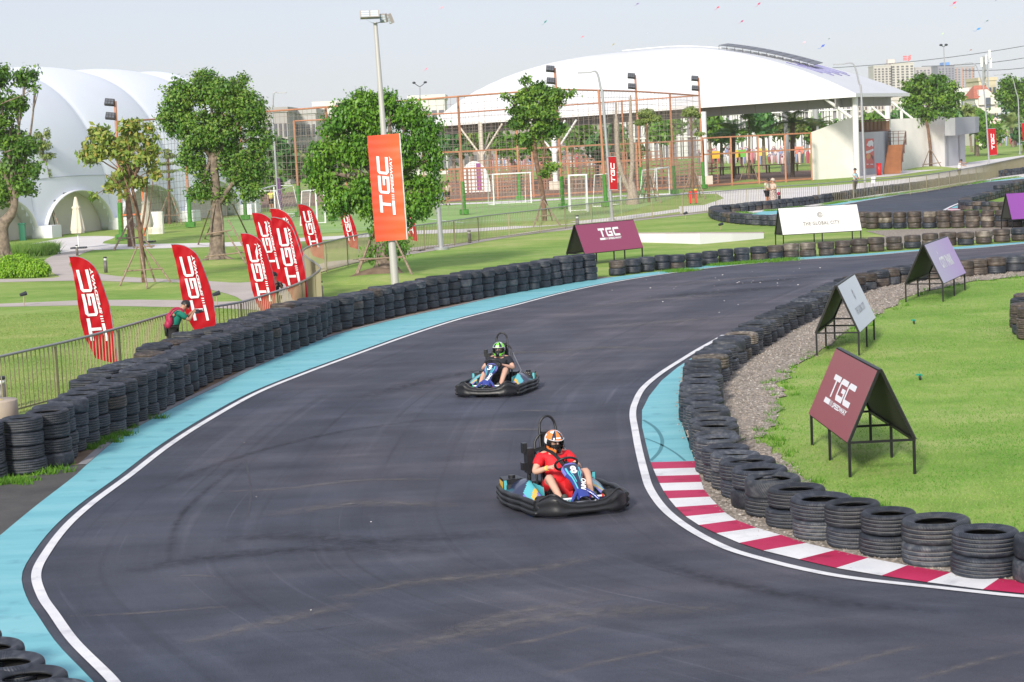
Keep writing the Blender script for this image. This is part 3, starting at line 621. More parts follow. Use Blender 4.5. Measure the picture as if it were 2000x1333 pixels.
tag(rest.build("far_tyre_wall", [TM_BLACK[0], TM_GREY[0], TM_BROWN[0], TM_MUD[0], INNERM]), "stacked old tyres of the more distant track walls", "tyres", kind='stuff')

# ================================================================== LETTERING, BOARDS, FLAGS, BANNERS
M_WHITEINK = mat("white_lettering", (0.80, 0.81, 0.84), 0.5)
M_FRAME = mat("black_steel", (0.012, 0.012, 0.014), 0.45, 0.3)
def tgc_polys(w=1.1, sh=0.22, slant=0.0):
    """the three wide letters and the bar, height 1; returns polygons"""
    t = 0.25; P = []; g = 0.16
    def L(pts, ox): P.append([(ox + x*w + y*slant, y) for x, y in pts])
    tw = t / w * 0.95
    L([(0, 1), (1, 1), (1, 1-t), (0, 1-t)], 0); L([(.5-tw*.55, 1-t), (.5+tw*.55, 1-t), (.5+tw*.55, 0), (.5-tw*.55, 0)], 0)
    o = w + g; c = .13
    L([(1, 1), (c, 1), (0, 1-c*1.3), (tw, 1-t), (1, 1-t)], o); L([(0, 1-c*1.3), (0, c*1.3), (tw, t), (tw, 1-t)], o)
    L([(0, c*1.3), (c, 0), (1, 0), (1, t), (tw, t)], o); L([(1-tw, t), (1, t), (1, .6), (1-tw, .6)], o); L([(.48, .6), (1-tw, .6), (1-tw, .6-t*.8), (.48, .6-t*.8)], o)
    o = 2 * (w + g)
    L([(1, 1), (c, 1), (0, 1-c*1.3), (tw, 1-t), (1, 1-t)], o); L([(0, 1-c*1.3), (0, c*1.3), (tw, t), (tw, 1-t)], o)
    L([(0, c*1.3), (c, 0), (1, 0), (1, t), (tw, t)], o)
    W = 3*w + 2*g
    y1, y0 = -0.10, -0.34
    P.append([(-.12, y1), (.23*W, y1), (.23*W-.03, y0), (-.15, y0)])
    for k in range(3):
        x = .25*W + k*.035*W; P.append([(x+.02, y1), (x+.02+.016*W, y1), (x+.016*W-.02, y0), (x-.02, y0)])
    return P, W
FONT = {}
def text_mesh(txt, size, bold=0.0, shear=0.0, spacing=1.0):
    k = (txt, size, bold, shear, spacing)
    if k in FONT: return FONT[k]
    cu = bpy.data.curves.new("lettering", 'FONT'); cu.body = txt; cu.size = size; cu.offset = bold; cu.shear = shear
    cu.space_character = spacing; cu.resolution_u = 3; cu.fill_mode = 'FRONT'
    ob = bpy.data.objects.new("lettering", cu); COL.objects.link(ob)
    dg = bpy.context.evaluated_depsgraph_get(); me = bpy.data.meshes.new_from_object(ob.evaluated_get(dg))
    bpy.data.objects.remove(ob); me.materials.clear(); FONT[k] = me; return me
def text_into(b, txt, size, mtx, warp=None, mi=0, bold=0.0, shear=0.0, spacing=1.0, width=None):
    me = text_mesh(txt, size, bold, shear, spacing)
    xs = [v.co.x for v in me.vertices]; x0, x1 = min(xs), max(xs); k = (width / (x1 - x0)) if width else 1.0
    vs = []
    for v in me.vertices:
        q = mtx @ Vector(((v.co.x - x0) * k, v.co.y, 0)); vs.append(warp(q) if warp else q)
    b.add(vs, [tuple(p.vertices) for p in me.polygons], mi)
def tgc_into(b, mtx, scale, w=1.1, warp=None, mi=0, slant=0.2):
    P, W = tgc_polys(w, slant=slant)
    for p in P:
        # cut into short pieces so a warped surface is followed
        vs = [mtx @ Vector((x*scale, y*scale, 0)) for x, y in p]
        if warp:
            bm = bmesh.new(); f = bm.faces.new([bm.verts.new(v) for v in vs])
            bmesh.ops.triangulate(bm, faces=[f]); bmesh.ops.subdivide_edges(bm, edges=bm.edges, cuts=3, use_grid_fill=True)
            bmesh.ops.triangulate(bm, faces=bm.faces); bm.verts.index_update()
            b.add([warp(v.co.copy()) for v in bm.verts], [tuple(v.index for v in f2.verts) for f2 in bm.faces], mi); bm.free()
        else: b.add(vs, [tuple(range(len(vs)))], mi)
    text_into(b, "SPEEDWAY", .30*scale, mtx @ Matrix.Translation((.36*W*scale, -.335*scale, 0)), warp, mi, bold=.012*scale, shear=.2, width=.66*W*scale)
    return W * scale

def board_mat(name, c1, c2):
    M = mat(name, c1, 0.32, spec=0.5)
    if c1 != c2:
        t = M.node_tree; tc = t.nodes.new("ShaderNodeTexCoord"); sp = t.nodes.new("ShaderNodeSeparateXYZ"); r = t.nodes.new("ShaderNodeValToRGB")
        r.color_ramp.elements[0].color = (*c1, 1); r.color_ramp.elements[1].color = (*c2, 1)
        mr = t.nodes.new("ShaderNodeMapRange"); mr.inputs[1].default_value = -1.4; mr.inputs[2].default_value = 1.4
        t.links.new(tc.outputs["Object"], sp.inputs[0]); t.links.new(sp.outputs[0], mr.inputs[0]); t.links.new(mr.outputs[0], r.inputs["Fac"])
        t.links.new(r.outputs["Color"], t.nodes["Principled BSDF"].inputs["Base Color"])
    return M
M_PBACK = mat("panel_back", (0.05, 0.055, 0.05), 0.7)
def aboard(near, far, label, pmat, deco, shown, legs=0.46, top=1.40, half=0.42, text=True, name="board_sign"):
    """a long tent-shaped board on six legs; local x runs along the ridge; shown: side of the lettering (-1: y<0)"""
    d = far - near; L = d.length; c = (near + far) / 2; rz = math.atan2(d.y, d.x)
    t = thing(name, (c.x, c.y, 0), label, "advertising board", "tent-shaped advertising boards beside the track", rz)
    for s in (-1, 1):
        for k in (-1, 0, 1):
            b = MB(); b.box((k*(L/2-.03), s*half, legs/2), (.035, .035, legs)); b.build("leg", M_FRAME, t)
    b = MB()
    for s in (-1, 1):
        b.bar((-L/2, s*half, legs), (L/2, s*half, legs), .035)
        for k in (-1, 1): b.bar((k*(L/2-.0175), s*half, legs+.018), (k*(L/2-.0175), s*.02, top-.01), .035)
    for k in (-1, 0, 1): b.bar((k*(L/2-.0175), -half+.018, legs+.001), (k*(L/2-.0175), half-.018, legs+.001), .03)
    b.bar((-L/2, 0, top), (L/2, 0, top), .06, ht=.035)
    b.build("frame", M_FRAME, t)
    ang = math.atan2(top - legs, half)
    for s in (-1, 1):
        o = Vector((0, s*(half + .024), legs + .005)); up = Vector((0, -s*math.cos(ang), math.sin(ang))); nrm = Vector((0, s*math.sin(ang), math.cos(ang)))
        H = math.hypot(half, top - legs) - .01
        b = MB(); e = Vector((L/2, 0, 0))
        q = [o - e, o + e, o + e + up*H, o - e + up*H]; th = nrm * .012
        vs = [x for x in q] + [x + th for x in q]
        b.add(vs, [(4, 5, 6, 7)] if s < 0 else [(7, 6, 5, 4)], 0); b.add(vs, [(0, 3, 2, 1), (0, 1, 5, 4), (1, 2, 6, 5), (2, 3, 7, 6), (3, 0, 4, 7)] if s < 0 else [(1, 2, 3, 0), (4, 5, 1, 0), (5, 6, 2, 1), (6, 7, 3, 2), (7, 4, 0, 3)], 1)
        pn = b.build("panel", [pmat if s == shown else M_PBACK if False else pmat, M_PBACK], t)
        if s == shown and text:
            xax = Vector((1, 0, 0)) if s < 0 else Vector((-1, 0, 0))
            M4 = Matrix.Identity(4); org = o + nrm * .016
            for i in range(3): M4[i][0] = xax[i]; M4[i][1] = up[i]; M4[i][2] = nrm[i]; M4[i][3] = org[i]
            lb = MB(); mm = deco(lb, M4, L, H); lb.build("lettering", mm, pn)
    return t
def deco_tgc(sc=.30, w=1.1, dx=0, dy=.0, slant=.0):
    def f(lb, M4, L, H):
        P, W = tgc_polys(w); W *= sc
        tgc_into(lb, M4 @ Matrix.Translation((-W/2 + dx, H/2 - sc*.33 + dy, 0)), sc, w, slant=slant); return M_WHITEINK
    return f
M_GOLD = mat("grey_gold_lettering", (0.17, 0.145, 0.12), 0.5)
M_FAINT = mat("faint_grey_lettering", (0.36, 0.37, 0.41), 0.5)
def hexlogo(b, M4, r, mi=0):
    def ring(R, a0, n, close, th):
        pts = [Vector((R*math.cos(rad(a0 + 60*k)), R*math.sin(rad(a0 + 60*k)), 0)) for k in range(n+1)]
        for p, q in zip(pts, pts[1:]):
            d = (q-p).normalized(); s = Vector((-d.y, d.x, 0)) * th/2
            b.add([M4 @ v for v in (p-s, q-s, q+s, p+s)], [(0, 1, 2, 3)], mi)
    ring(r, 30, 6, True, r*.17); ring(r*.64, 30, 5, False, r*.16)
    ring(r*.34, 90, 4, False, r*.12)
    b.add([M4 @ Vector(v) for v in ((0, -.06*r, 0), (.6*r, -.06*r, 0), (.6*r, .06*r, 0), (0, .06*r, 0))], [(0, 1, 2, 3)], mi)
def deco_city(lb, M4, L, H):
    text_into(lb, "THE GLOBAL CITY", .20, M4 @ Matrix.Translation((-.72, H*.30, 0)), width=1.50, spacing=1.15, bold=.004)
    hexlogo(lb, M4 @ Matrix.Translation((0.02, H*.68, 0)), .11); return M_GOLD
def deco_city2(lb, M4, L, H): deco_city(lb, M4, L, H); return M_FAINT
def deco_park(off=0):
    def f(lb, M4, L, H):
        text_into(lb, "CITY PARK", .40, M4 @ Matrix.Translation((-.85 + off, H*.34, 0)), width=1.65, bold=.016, spacing=1.12)
        lb.add([M4 @ Vector(v) for v in ((-.70+off, H*.70, 0), (-.62+off, H*.70, 0), (-.66+off, H*.79, 0))], [(0, 1, 2)]); return M_WHITEINK
    return f
def mid(a, b_): return (G(*a) + G(*b_)) / 2
aboard(mid((1661, 932), (1788, 928)), mid((1586, 873), (1699, 862)), "faded maroon tent board with white letters on the lawn beside the gravel, nearest the kerb", board_mat("maroon_board", (0.28, 0.055, 0.075), (0.28, 0.055, 0.075)), deco_tgc(.32, 1.46, .0, -.02), 1 if False else -1 if G(1586, 873).x > 99 else 1, half=.43)
aboard(mid((1594.5, 698), (1678, 693)), mid((1630.5, 666.5), (1708, 662)), "pale grey tent board with faint lettering between gravel and lawn", board_mat("pale_board", (0.60, 0.64, 0.74), (0.68, 0.71, 0.78)), deco_city2, -1)
aboard(mid((1773, 594), (1837, 587)), mid((1820, 570), (1881, 566)), "lavender tent board lettered CITY PARK at the gravel edge", board_mat("lavender_board", (0.42, 0.36, 0.55), (0.40, 0.24, 0.56)), deco_park(), -1, half=.47, top=1.45)
nr, fr = G(1529, 481), G(1683, 472)
def shiftback(p, q, d):
    t = (q - p).normalized(); n = Vector((-t.y, t.x, 0)); return p + n*d, q + n*d
a_, b_ = shiftback(nr, fr, .42)
aboard(a_, b_, "white tent board with thin grey lettering behind the two-high tyre wall", board_mat("white_board", (0.68, 0.68, 0.69), (0.68, 0.68, 0.69)), deco_city, -1, legs=.42, top=1.42)
a_, b_ = shiftback(G(1142, 520), G(1256, 507), .42)
aboard(a_, b_, "plum tent board with white letters partly hidden by the end of the four-high tyre wall", board_mat("plum_board", (0.28, 0.05, 0.12), (0.28, 0.05, 0.12)), deco_tgc(.33, 1.0, .05, .12), -1, legs=.42, top=1.42)
a_, b_ = shiftback(G(1976, 450), G(2120, 441), .42)
aboard(a_, b_, "bright purple tent board before the three-high row of tyres, cut by the picture edge", board_mat("purple_board", (0.22, 0.06, 0.30), (0.34, 0.05, 0.42)), deco_park(.2), -1, legs=.42, top=1.45)

# --- feather flags
M_FLAG = mat("red_flag_cloth", (0.52, 0.004, 0.012), 0.5, spec=0.3)
FT = M_FLAG.node_tree; tr_ = FT.nodes.new("ShaderNodeBsdfTranslucent"); tr_.inputs["Color"].default_value = (0.60, 0.006, 0.015, 1)
mx_ = FT.nodes.new("ShaderNodeMixShader"); mx_.inputs[0].default_value = 0.3
FT.links.new(FT.nodes["Principled BSDF"].outputs[0], mx_.inputs[1]); FT.links.new(tr_.outputs[0], mx_.inputs[2]); FT.links.new(mx_.outputs[0], FT.nodes["Material Output"].inputs["Surface"])
M_POLE = mat("grey_pole", (0.30, 0.31, 0.33), 0.4, 0.4)
# outline in px of the tallest flag, relative to its lower corner on the pole, pole height 212 px
RIGHT = [(-87, 212), (-66, 210), (-47, 199), (-35, 182), (-24, 150), (-13, 112), (-7, 72), (-3, 35), (0, 0)]
LEFT = [(-87, 212), (-84, 195), (-79, 170), (-74, 140), (-69, 105), (-62, 70), (-52, 42), (-42, 22), (-40, 14)]
def flag(tip, tail, base, label, yaw=0.0, ph=0.0, seed=0):
    """tip, tail, base in photo px (base: where the pole meets the ground)"""
    b0 = G(*base); s = ppm(b0); k = (tail[1] - tip[1]) / 212.0
    kx = (tail[0] - tip[0]) / 87.0
    rnd = random.Random(seed)
    Rp = spline([Vector((x*kx, y*k, 0)) for x, y in RIGHT], 5); Lp = spline([Vector((x*kx, y*k, 0)) for x, y in LEFT], 5)
    org = (tail[0] - base[0], base[1] - tail[1])
    t = thing("feather_flag", b0, label, "flag", "red feather flags along the fence")
    def pt(u, v):                 # u across 0..1 (pole side = 1), v down 0..1
        f = v * (len(Rp) - 1); i = min(int(f), len(Rp) - 2); r = Rp[i].lerp(Rp[i+1], f - i); l = Lp[i].lerp(Lp[i+1], f - i)
        q = l.lerp(r, u); return q
    def wave(q):
        xm, zm = q.x / s, q.z / s
        return 0.07*math.sin(3.0*zm + 5*xm + ph) * (1 if True else 0) + 0.012*math.sin(13*zm - 16*xm + ph)
    cy, sy = math.cos(yaw), math.sin(yaw)
    def place(dx, dy, dep):
        v = imgvec(org[0] + dx, org[1] + dy, s); px0 = imgvec(org[0], org[1], s)
        rel = v - px0; return Vector((px0.x + rel.x, rel.x * math.tan(yaw) + dep, v.z))
    def surf(u, v):
        q = pt(u, v); d = wave(Vector((q.x, 0, q.y)))
        ed = 1 - u
        d += 0.018 * math.sin(60*v + 7*u) * (u ** 3)          # puckers along the pole sleeve
        return place(q.x, q.y, d * (0.3 + 0.9*ed))
    b = MB(); b.grid(surf, 14, 60); fl = b.build("flag_cloth", M_FLAG, t)
    # pole inside the sleeve and down to the ground
    top = [place(p.x, p.y, 0.02) for p in Rp[::3]]
    b = MB(); b.tube([Vector((0, 0.02, 0)), place(0, 0, .02)] + top[::-1][1:], .013, 6); b.build("pole", M_POLE, t)
    b = MB()
    for a in range(4): b.bar((0, 0, .02), (.34*math.cos(a*math.pi/2+.5), .34*math.sin(a*math.pi/2+.5), .02), .03)
    b.build("base_cross", M_FRAME, t)
    # lettering climbs the flag: baseline runs up along a line through the middle
    A = pt(.56, .79); B = pt(.76, .29); dirv = (B - A); Lg = dirv.length; dirv.normalize(); upv = Vector((-dirv.y, dirv.x, 0))
    lb = MB(); W0 = tgc_polys(1.95)[1]; sc = Lg / W0
    M4 = Matrix.Identity(4)
    for i in range(3): M4[i][0] = dirv[i]; M4[i][1] = upv[i]; M4[i][3] = A[i]
    def warp(q):
        f = wave(Vector((q.x, 0, q.y)))
        # u at this place, for the same damping as the cloth
        vv = max(0, min(1, (1 - q.y / (212*k)))); r = pt(1, vv); l = pt(0, vv); u = 0 if abs(r.x-l.x) < 1 else max(0, min(1, (q.x - l.x) / (r.x - l.x)))
        return place(q.x, q.y, f * (0.3 + 0.9*(1-u)) - 0.022)
    tgc_into(lb, M4, sc, 1.95, warp=warp, slant=.15); lb.build("lettering", M_WHITEINK, fl)
    return t
flag((143, 500), (230, 712), (238, 738), "red feather flag standing alone before the open lawn, beside the low fence", 0.25, 0.0, 1)
flag((340, 477), (427, 668), (437, 700), "red feather flag just behind the photographer in the green shirt", 0.2, 1.0, 2)
flag((474, 456), (545, 626), (552, 648), "red feather flag in front of the half-hidden person with a camera", 0.15, 2.1, 3)
flag((527, 408), (600, 560), (607, 590), "red feather flag almost covered by another flag inside the fence bend", -0.2, 0.6, 4)
flag((497, 416), (560, 556), (567, 596), "red feather flag leaning behind two others, its letters running into its neighbour", 0.25, 3.0, 5)
flag((532, 425), (603, 596), (609, 628), "broad red feather flag standing in front inside the fence bend", 0.1, 4.2, 6)
flag((584, 399), (634, 507), (635, 527), "red feather flag on the lawn just outside the fence bend", 0.2, 5.0, 7)
flag((663, 410), (701, 488), (704, 508), "red feather flag half covered by the leaves of the ficus", 0.2, 1.7, 8)
flag((783, 404), (815, 472), (815, 491), "red feather flag peeping out behind the orange banner", 0.2, 2.4, 9)

# --- tall lamp with the orange banner
def leaning(base, px, py):        # local offset of a photo point that stands at the same distance as the base
    p = AT(px, py, base.y); return p - base
pb = G(773, 572)
lp = thing("floodlight_pole", pb, "tall grey pole carrying an orange banner and a cluster of floodlights", "lamp post")
tp = leaning(pb, 733, 44)
b = MB(); b.tube([Vector((0, 0, 0)), tp * .33, tp * .66, tp], [.125, .108, .085, .06], 16); b.build("pole", mat("pale_galvanised", (0.50, 0.49, 0.47), 0.45, 0.2), lp)
b = MB(); b.tube([(0, 0, 0), (0, 0, .04)], .24, 16); b.build("base_plate", M_POLE, lp)
s_ = ppm(pb)
M_LEDBOX = mat("lamp_housing", (0.40, 0.36, 0.33), 0.5, 0.2); M_TEAL = mat("teal_tray", (0.05, 0.16, 0.20), 0.4); M_LENS = mat("lamp_lens", (0.55, 0.62, 0.68), 0.15)
def fl_box(c, size, rz, tilt, name="floodlight"):
    o = MB(); R_ = Euler((tilt, 0, rz)).to_matrix(); o.box((0, 0, 0), size, 0, mtx=R_)
    hb = o.build(name, M_LEDBOX, lp, loc=c)
    g = MB(); n_ = Vector((0, -size[1]/2-.006, 0))
    for i in (-1, 1):
        for j in (-1, 0, 1):
            g.box(R_ @ (n_ + Vector((i*size[0]*.24, 0, j*size[2]*.3))), (size[0]*.40, .012, size[2]*.24), 0, mtx=R_)
    g.build("lens", M_LENS, hb)
fl_box(tp + imgvec(-10, 14, s_) + Vector((0, -.15, 0)), (.58, .12, .24), .12, -.5)
fl_box(tp + imgvec(16, 8, s_), (.22, .10, .26), -.5, .3)
fl_box(tp + imgvec(29, 7, s_), (.10, .12, .30), -1.0, .4)
b = MB(); b.grid(lambda u, v: tp + imgvec(-18 + 34*u, 6 - 7*math.sin(math.pi*u) - 2*u, s_) + Vector((0, -.18 + .36*v, 0)), 8, 3)
b.build("tray", M_TEAL, lp)
# banner: a thin lit box on brackets, hung from the pole
bn = thing("hanging_banner", pb + Vector((0, -.2, 0)), "orange banner with white letters hung on the tall grey pole", "banner")
qs = [AT(x, y, pb.y - .2) - (pb + Vector((0, -.2, 0))) for x, y in ((733, 473), (794, 468), (779, 261), (717, 266))]
M_OR = bpy.data.materials.new("orange_banner"); M_OR.use_nodes = True; t_ = M_OR.node_tree; tc_ = t_.nodes.new("ShaderNodeTexCoord")
sp_ = t_.nodes.new("ShaderNodeSeparateXYZ"); rr = t_.nodes.new("ShaderNodeValToRGB"); t_.links.new(tc_.outputs["Generated"], sp_.inputs[0]); t_.links.new(sp_.outputs[0], rr.inputs["Fac"])
rr.color_ramp.elements[0].color = (0.62, 0.055, 0.018, 1); rr.color_ramp.elements[1].color = (0.72, 0.125, 0.03, 1); t_.links.new(rr.outputs["Color"], t_.nodes["Principled BSDF"].inputs["Base Color"])
t_.nodes["Principled BSDF"].inputs["Roughness"].default_value = 0.45
nz = t_.nodes.new("ShaderNodeTexWave"); nz.wave_type = 'BANDS'; nz.bands_direction = 'Z'; nz.inputs["Scale"].default_value = 1.2; nz.inputs["Distortion"].default_value = 1.5
bp_ = t_.nodes.new("ShaderNodeBump"); bp_.inputs["Strength"].default_value = 0.08; bp_.inputs["Distance"].default_value = 0.05
t_.links.new(tc_.outputs["Object"], nz.inputs["Vector"]); t_.links.new(nz.outputs["Fac"], bp_.inputs["Height"]); t_.links.new(bp_.outputs["Normal"], t_.nodes["Principled BSDF"].inputs["Normal"])
b = MB(); b.grid(lambda u, v: qs[0].lerp(qs[1], u).lerp(qs[3].lerp(qs[2], u), v) + Vector((0, .012*math.sin(30*v)*u*u, 0)), 8, 40)
bc = b.build("banner_cloth", M_OR, bn)
b = MB()
w_ = Vector((.0, .09, 0)); sd_ = Vector((.035, 0, 0))
b.add([q for q in (qs[1]+sd_, qs[2]+sd_, qs[2]+sd_+w_, qs[1]+sd_+w_)] + [qs[1]+w_*.2, qs[2]+w_*.2, qs[2]+w_, qs[1]+w_], [(0, 3, 2, 1), (4, 5, 6, 7), (0, 1, 5, 4), (2, 3, 7, 6)])
b.add([q + w_ for q in qs], [(0, 1, 2, 3)]); b.build("banner_frame", mat("white_metal", (0.72, 0.74, 0.78), 0.35, 0.2), bn)
up_ = (qs[3] - qs[0]); H_ = up_.length; up_.normalize(); rt_ = (qs[1] - qs[0]).normalized(); W_ = (qs[1] - qs[0]).length
M4 = Matrix.Identity(4)
A_ = qs[0] + up_*H_*.255 + rt_*W_*.60
for i in range(3): M4[i][0] = up_[i]; M4[i][1] = -rt_[i]; M4[i][2] = (0, -1, 0)[i]; M4[i][3] = A_[i]
M4[1][3] -= .03
lb = MB(); W0 = tgc_polys(1.55)[1]; tgc_into(lb, M4, H_*.53/W0, 1.55, slant=-.18 if False else .18); lb.build("lettering", M_WHITEINK, bc)
for hgt in (.03, .97):
    b = MB(); b.bar(qs[0].lerp(qs[3], hgt) + rt_*W_*.5 + Vector((0, .05, 0)), qs[0].lerp(qs[3], hgt) + rt_*W_*.62 + Vector((0, .2, 0)), .03); b.build("bracket", M_POLE, bn)

# ================================================================== FENCE ALONG THE TRACK
M_SLAT = mat("olive_bronze_slat", (0.31, 0.28, 0.17), 0.5, 0.3)
M_RAIL = mat("grey_handrail", (0.33, 0.33, 0.32), 0.4, 0.4)
FT_TOP = [(-40, 709), (0, 697), (145, 664), (250, 636), (335, 612), (400, 602), (462, 592), (500, 582), (562, 562), (595, 548), (618, 533), (625, 524), (617, 515), (602, 505), (592, 496), (592, 489), (603, 482), (625, 476), (650, 470), (702, 459), (760, 449), (812, 441), (900, 429), (950, 421.5), (1040, 411.5), (1150, 398), (1250, 388), (1340, 379.5), (1406, 374), (1500, 366), (1600, 359), (1700, 351.5), (1800, 342.5), (1900, 327), (1960, 315), (2020, 303), (2080, 292)]
ftop = spline([G(x, y, 1.1) for x, y in FT_TOP], 10)
fpath = [Vector((p.x, p.y, 0)) for p in ftop]
fence = thing("railing_fence", (0, 0, 0), "long low railing of olive slats with grey handrail winding along the track", "fence")
b = MB(); b.tube([p + Vector((0, 0, 1.1)) for p in fpath], .028, 6); b.build("handrail", M_RAIL, fence)
sl = MB(); rs = resample(fpath, .16)
for i, p in enumerate(rs):
    t_ = rs[min(i+1, len(rs)-1)] - rs[max(i-1, 0)]; a = math.atan2(t_.y, t_.x)
    sl.box((p.x, p.y, .565), (.010, .020, 1.03), 0, rot=a)
for z in (.07,):
    q = offset(fpath, .0); 
    for a_, b2 in zip(q, q[1:]): sl.bar(a_ + Vector((0, 0, z)), b2 + Vector((0, 0, z)), .03)
sl.build("slats", M_SLAT, fence)
for p in resample(fpath, 3.0)[:100]:
    b = MB(); b.box((0, 0, .53), (.045, .045, 1.06)); b.build("post", M_SLAT, fence, loc=p)

# ================================================================== STREET FURNITURE
M_CREAM = mat("cream_canvas", (0.72, 0.66, 0.52), 0.8); M_WHITE = mat("white_enamel", (0.78, 0.79, 0.80), 0.4)
M_GALV = mat("galvanised_steel", (0.42, 0.43, 0.45), 0.4, 0.4); M_DARK = mat("dark_lamp_metal", (0.03, 0.035, 0.045), 0.45, 0.2)
def at_base(x, y): return G(x, y)
# folded parasols
def parasol(x, y, ytop, label, seed):
    p = G(x, y); s = ppm(p); H = (y - ytop) / s; rnd = random.Random(seed)
    t = thing("folded_parasol", p, label, "parasol", "folded cream parasols")
    b = MB(); b.tube([(0, 0, 0), (0, 0, H*.98)], .035, 8); b.build("pole", M_WHITE, t)
    b = MB()
    def f(u, v):
        a = 2*math.pi*u; r = .05 + .26*min(1, v*1.15)**.8 + (.05*math.sin(8*a+2*v) * v) + (.07 if .26 < v < .30 else 0)
        if v > .93: r *= .93
        return Vector((r*math.cos(a), r*math.sin(a), H*(1 - .70*v)))
    b.grid(f, 32, 24); b.build("canvas", M_CREAM, t)
    b = MB(); b.box((0, 0, .04), (.7, .7, .08)); b.build("base", M_DARK, t)
parasol(154, 486, 385, "folded cream parasol standing clear in front of the round dome opening", 1)
parasol(289, 474, 376, "folded cream parasol behind the thin propped tree", 2)
# street lamps with a curved arm
def lamp(base, top, arm, label, head=1.0, group="curved street lamps"):
    p = G(*base); s = ppm(p); H = (base[1] - top[1]) / s
    t = thing("street_lamp", p, label, "street lamp", group)
    tp = AT(top[0], top[1], p.y) - p; hd = AT(arm[0], arm[1], p.y) - p
    dx = hd.x - tp.x
    path = [Vector((0, 0, 0)), tp * .5, Vector((tp.x, 0, tp.z - abs(dx)*.7)), Vector((tp.x + dx*.10, 0, tp.z - abs(dx)*.28)), Vector((tp.x + dx*.38, 0, hd.z - abs(dx)*.02 - .0)), hd]
    path = spline(path, 6); n = len(path)
    b = MB(); b.tube(path, [.085 - .05*i/n for i in range(n)], 8); b.build("pole", M_GALV, t)
    b = MB(); b.box(hd + Vector((math.copysign(.25, dx), 0, 0)), (.62*head, .24, .07)); b.build("lamp_head", M_GALV, t)
    b = MB(); b.tube([(0, 0, 0), (0, 0, .12)], .17, 10); b.build("base_collar", M_GALV, t)
    return t, p, s
lamp((545, 424), (531, 205), (543, 182), "street lamp with short arm between the ficus trees")
l2, p2, s2 = lamp((1196, 432), (1176, 168), (1150, 142), "grey street lamp carrying the small red banner by the soccer goals")
lamp((1690, 376), (1681, 152), (1645, 126), "street lamp with curved arm in front of the white hall corner", 1.0)
l4, p4, s4 = lamp((1932, 322), (1921, 146), (1876, 126), "street lamp holding the red banner near the red-roofed house")
lamp((1992, 302), (1988, 170), (1952, 147), "street lamp beside the palm at the edge of the picture")
def dbl(base, top, spread, label):
    p = G(*base); t = thing("twin_lamp", p, label, "street lamp", "twin-headed street lamps")
    tp = AT(top[0], top[1], p.y) - p; s = ppm(p)
    b = MB(); b.tube([Vector((0, 0, 0)), tp], [.10, .05], 8); b.build("pole", M_GALV, t)
    for k in (-1, 1):
        b = MB(); e = tp + Vector((k*spread/s, 0, spread*.75/s)); b.tube([tp, tp + Vector((k*spread*.5/s, 0, spread*.3/s)), e], .035, 6)
        arm = b.build("arm", M_DARK, t)
        b = MB(); b.ball(e, (3.4/s, .15, 2.2/s)); b.build("lamp_head", M_DARK, arm)
dbl((822, 372), (820, 170), 11, "white twin-headed lamp showing above the big ficus")
dbl((1856, 312), (1843, 92), 5, "tall twin-headed lamp standing against the grey tower blocks")
p = G(862, 488); tp = AT(846, 268, p.y) - p; t = thing("lamp_post", p, "thick white lamp post half hidden by the round ficus", "lamp post")
b = MB(); b.tube([Vector((0, 0, 0)), tp], [.11, .08], 12); b.build("pole", M_GALV, t); b = MB(); b.tube([(0, 0, 0), (0, 0, .10)], .32, 12); b.build("base_plate", M_GALV, t)
b = MB(); b.box(tp + Vector((0, 0, .04)), (.45, .3, .1)); b.build("lamp_head", M_DARK, t)
# small red banners on two lamps
def small_banner(base, q, label, letters=True):
    p = G(*base) + Vector((0, -.12, 0)); t = thing("lamp_banner", p, label, "banner", "small banners on street lamps")
    c = [AT(x, y, p.y) - p for x, y in q]; b = MB(); w2 = Vector((0, .02, 0))
    b.add(c + [v + w2 for v in c], [(0, 1, 2, 3), (7, 6, 5, 4), (0, 4, 5, 1), (1, 5, 6, 2), (2, 6, 7, 3), (3, 7, 4, 0)]); bc = b.build("banner_cloth", MATS["red_flag_cloth"], t)
    if letters:
        up = c[3] - c[0]; H = up.length; up.normalize(); rt = (c[1] - c[0]).normalized(); W = (c[1] - c[0]).length
        M4 = Matrix.Identity(4); A = c[0] + up*H*.21 + rt*W*.72
        for i in range(3): M4[i][0] = up[i]; M4[i][1] = -rt[i]; M4[i][3] = A[i]
        M4[1][3] -= .02
        lb = MB(); W0 = tgc_polys(1.5)[1]; P, _ = tgc_polys(1.5, slant=.15)
        for pl in P[:-4]: lb.add([M4 @ Vector((x*H*.58/W0, y*H*.58/W0, 0)) for x, y in pl], [tuple(range(len(pl)))])
        lb.build("lettering", M_WHITEINK, bc)
    for z in (0, 3):
        b = MB(); d = (c[1] - c[0])*.05; b.bar(c[z] - d*6, c[z] + d*20, .03); b.build("bracket", M_GALV, t)
small_banner((1196, 432), ((1191.5, 371), (1206.5, 371), (1203, 306), (1188.5, 306)), "small red banner on the lamp by the soccer goals")
small_banner((1932, 322), ((1933, 304), (1948, 303), (1944.5, 251.5), (1929.5, 252)), "small red banner on the lamp near the crowd")
small_banner((1992, 302), ((1998, 277), (2014, 276), (2011, 240), (1995, 241)), "small red banner cut by the picture edge", False)
b_ = small_banner((545, 424), ((546, 411), (552, 411), (547, 348), (541, 348)), "narrow purple banner on the lamp between the ficus trees", False)
for o in list(COL.objects):
    if o.type == 'MESH' and o.parent and o.parent.get("label") == "narrow purple banner on the lamp between the ficus trees" and o.name.startswith("banner_cloth"):
        o.data.materials[0] = mat("purple_cloth", (0.10, 0.02, 0.14), 0.6)
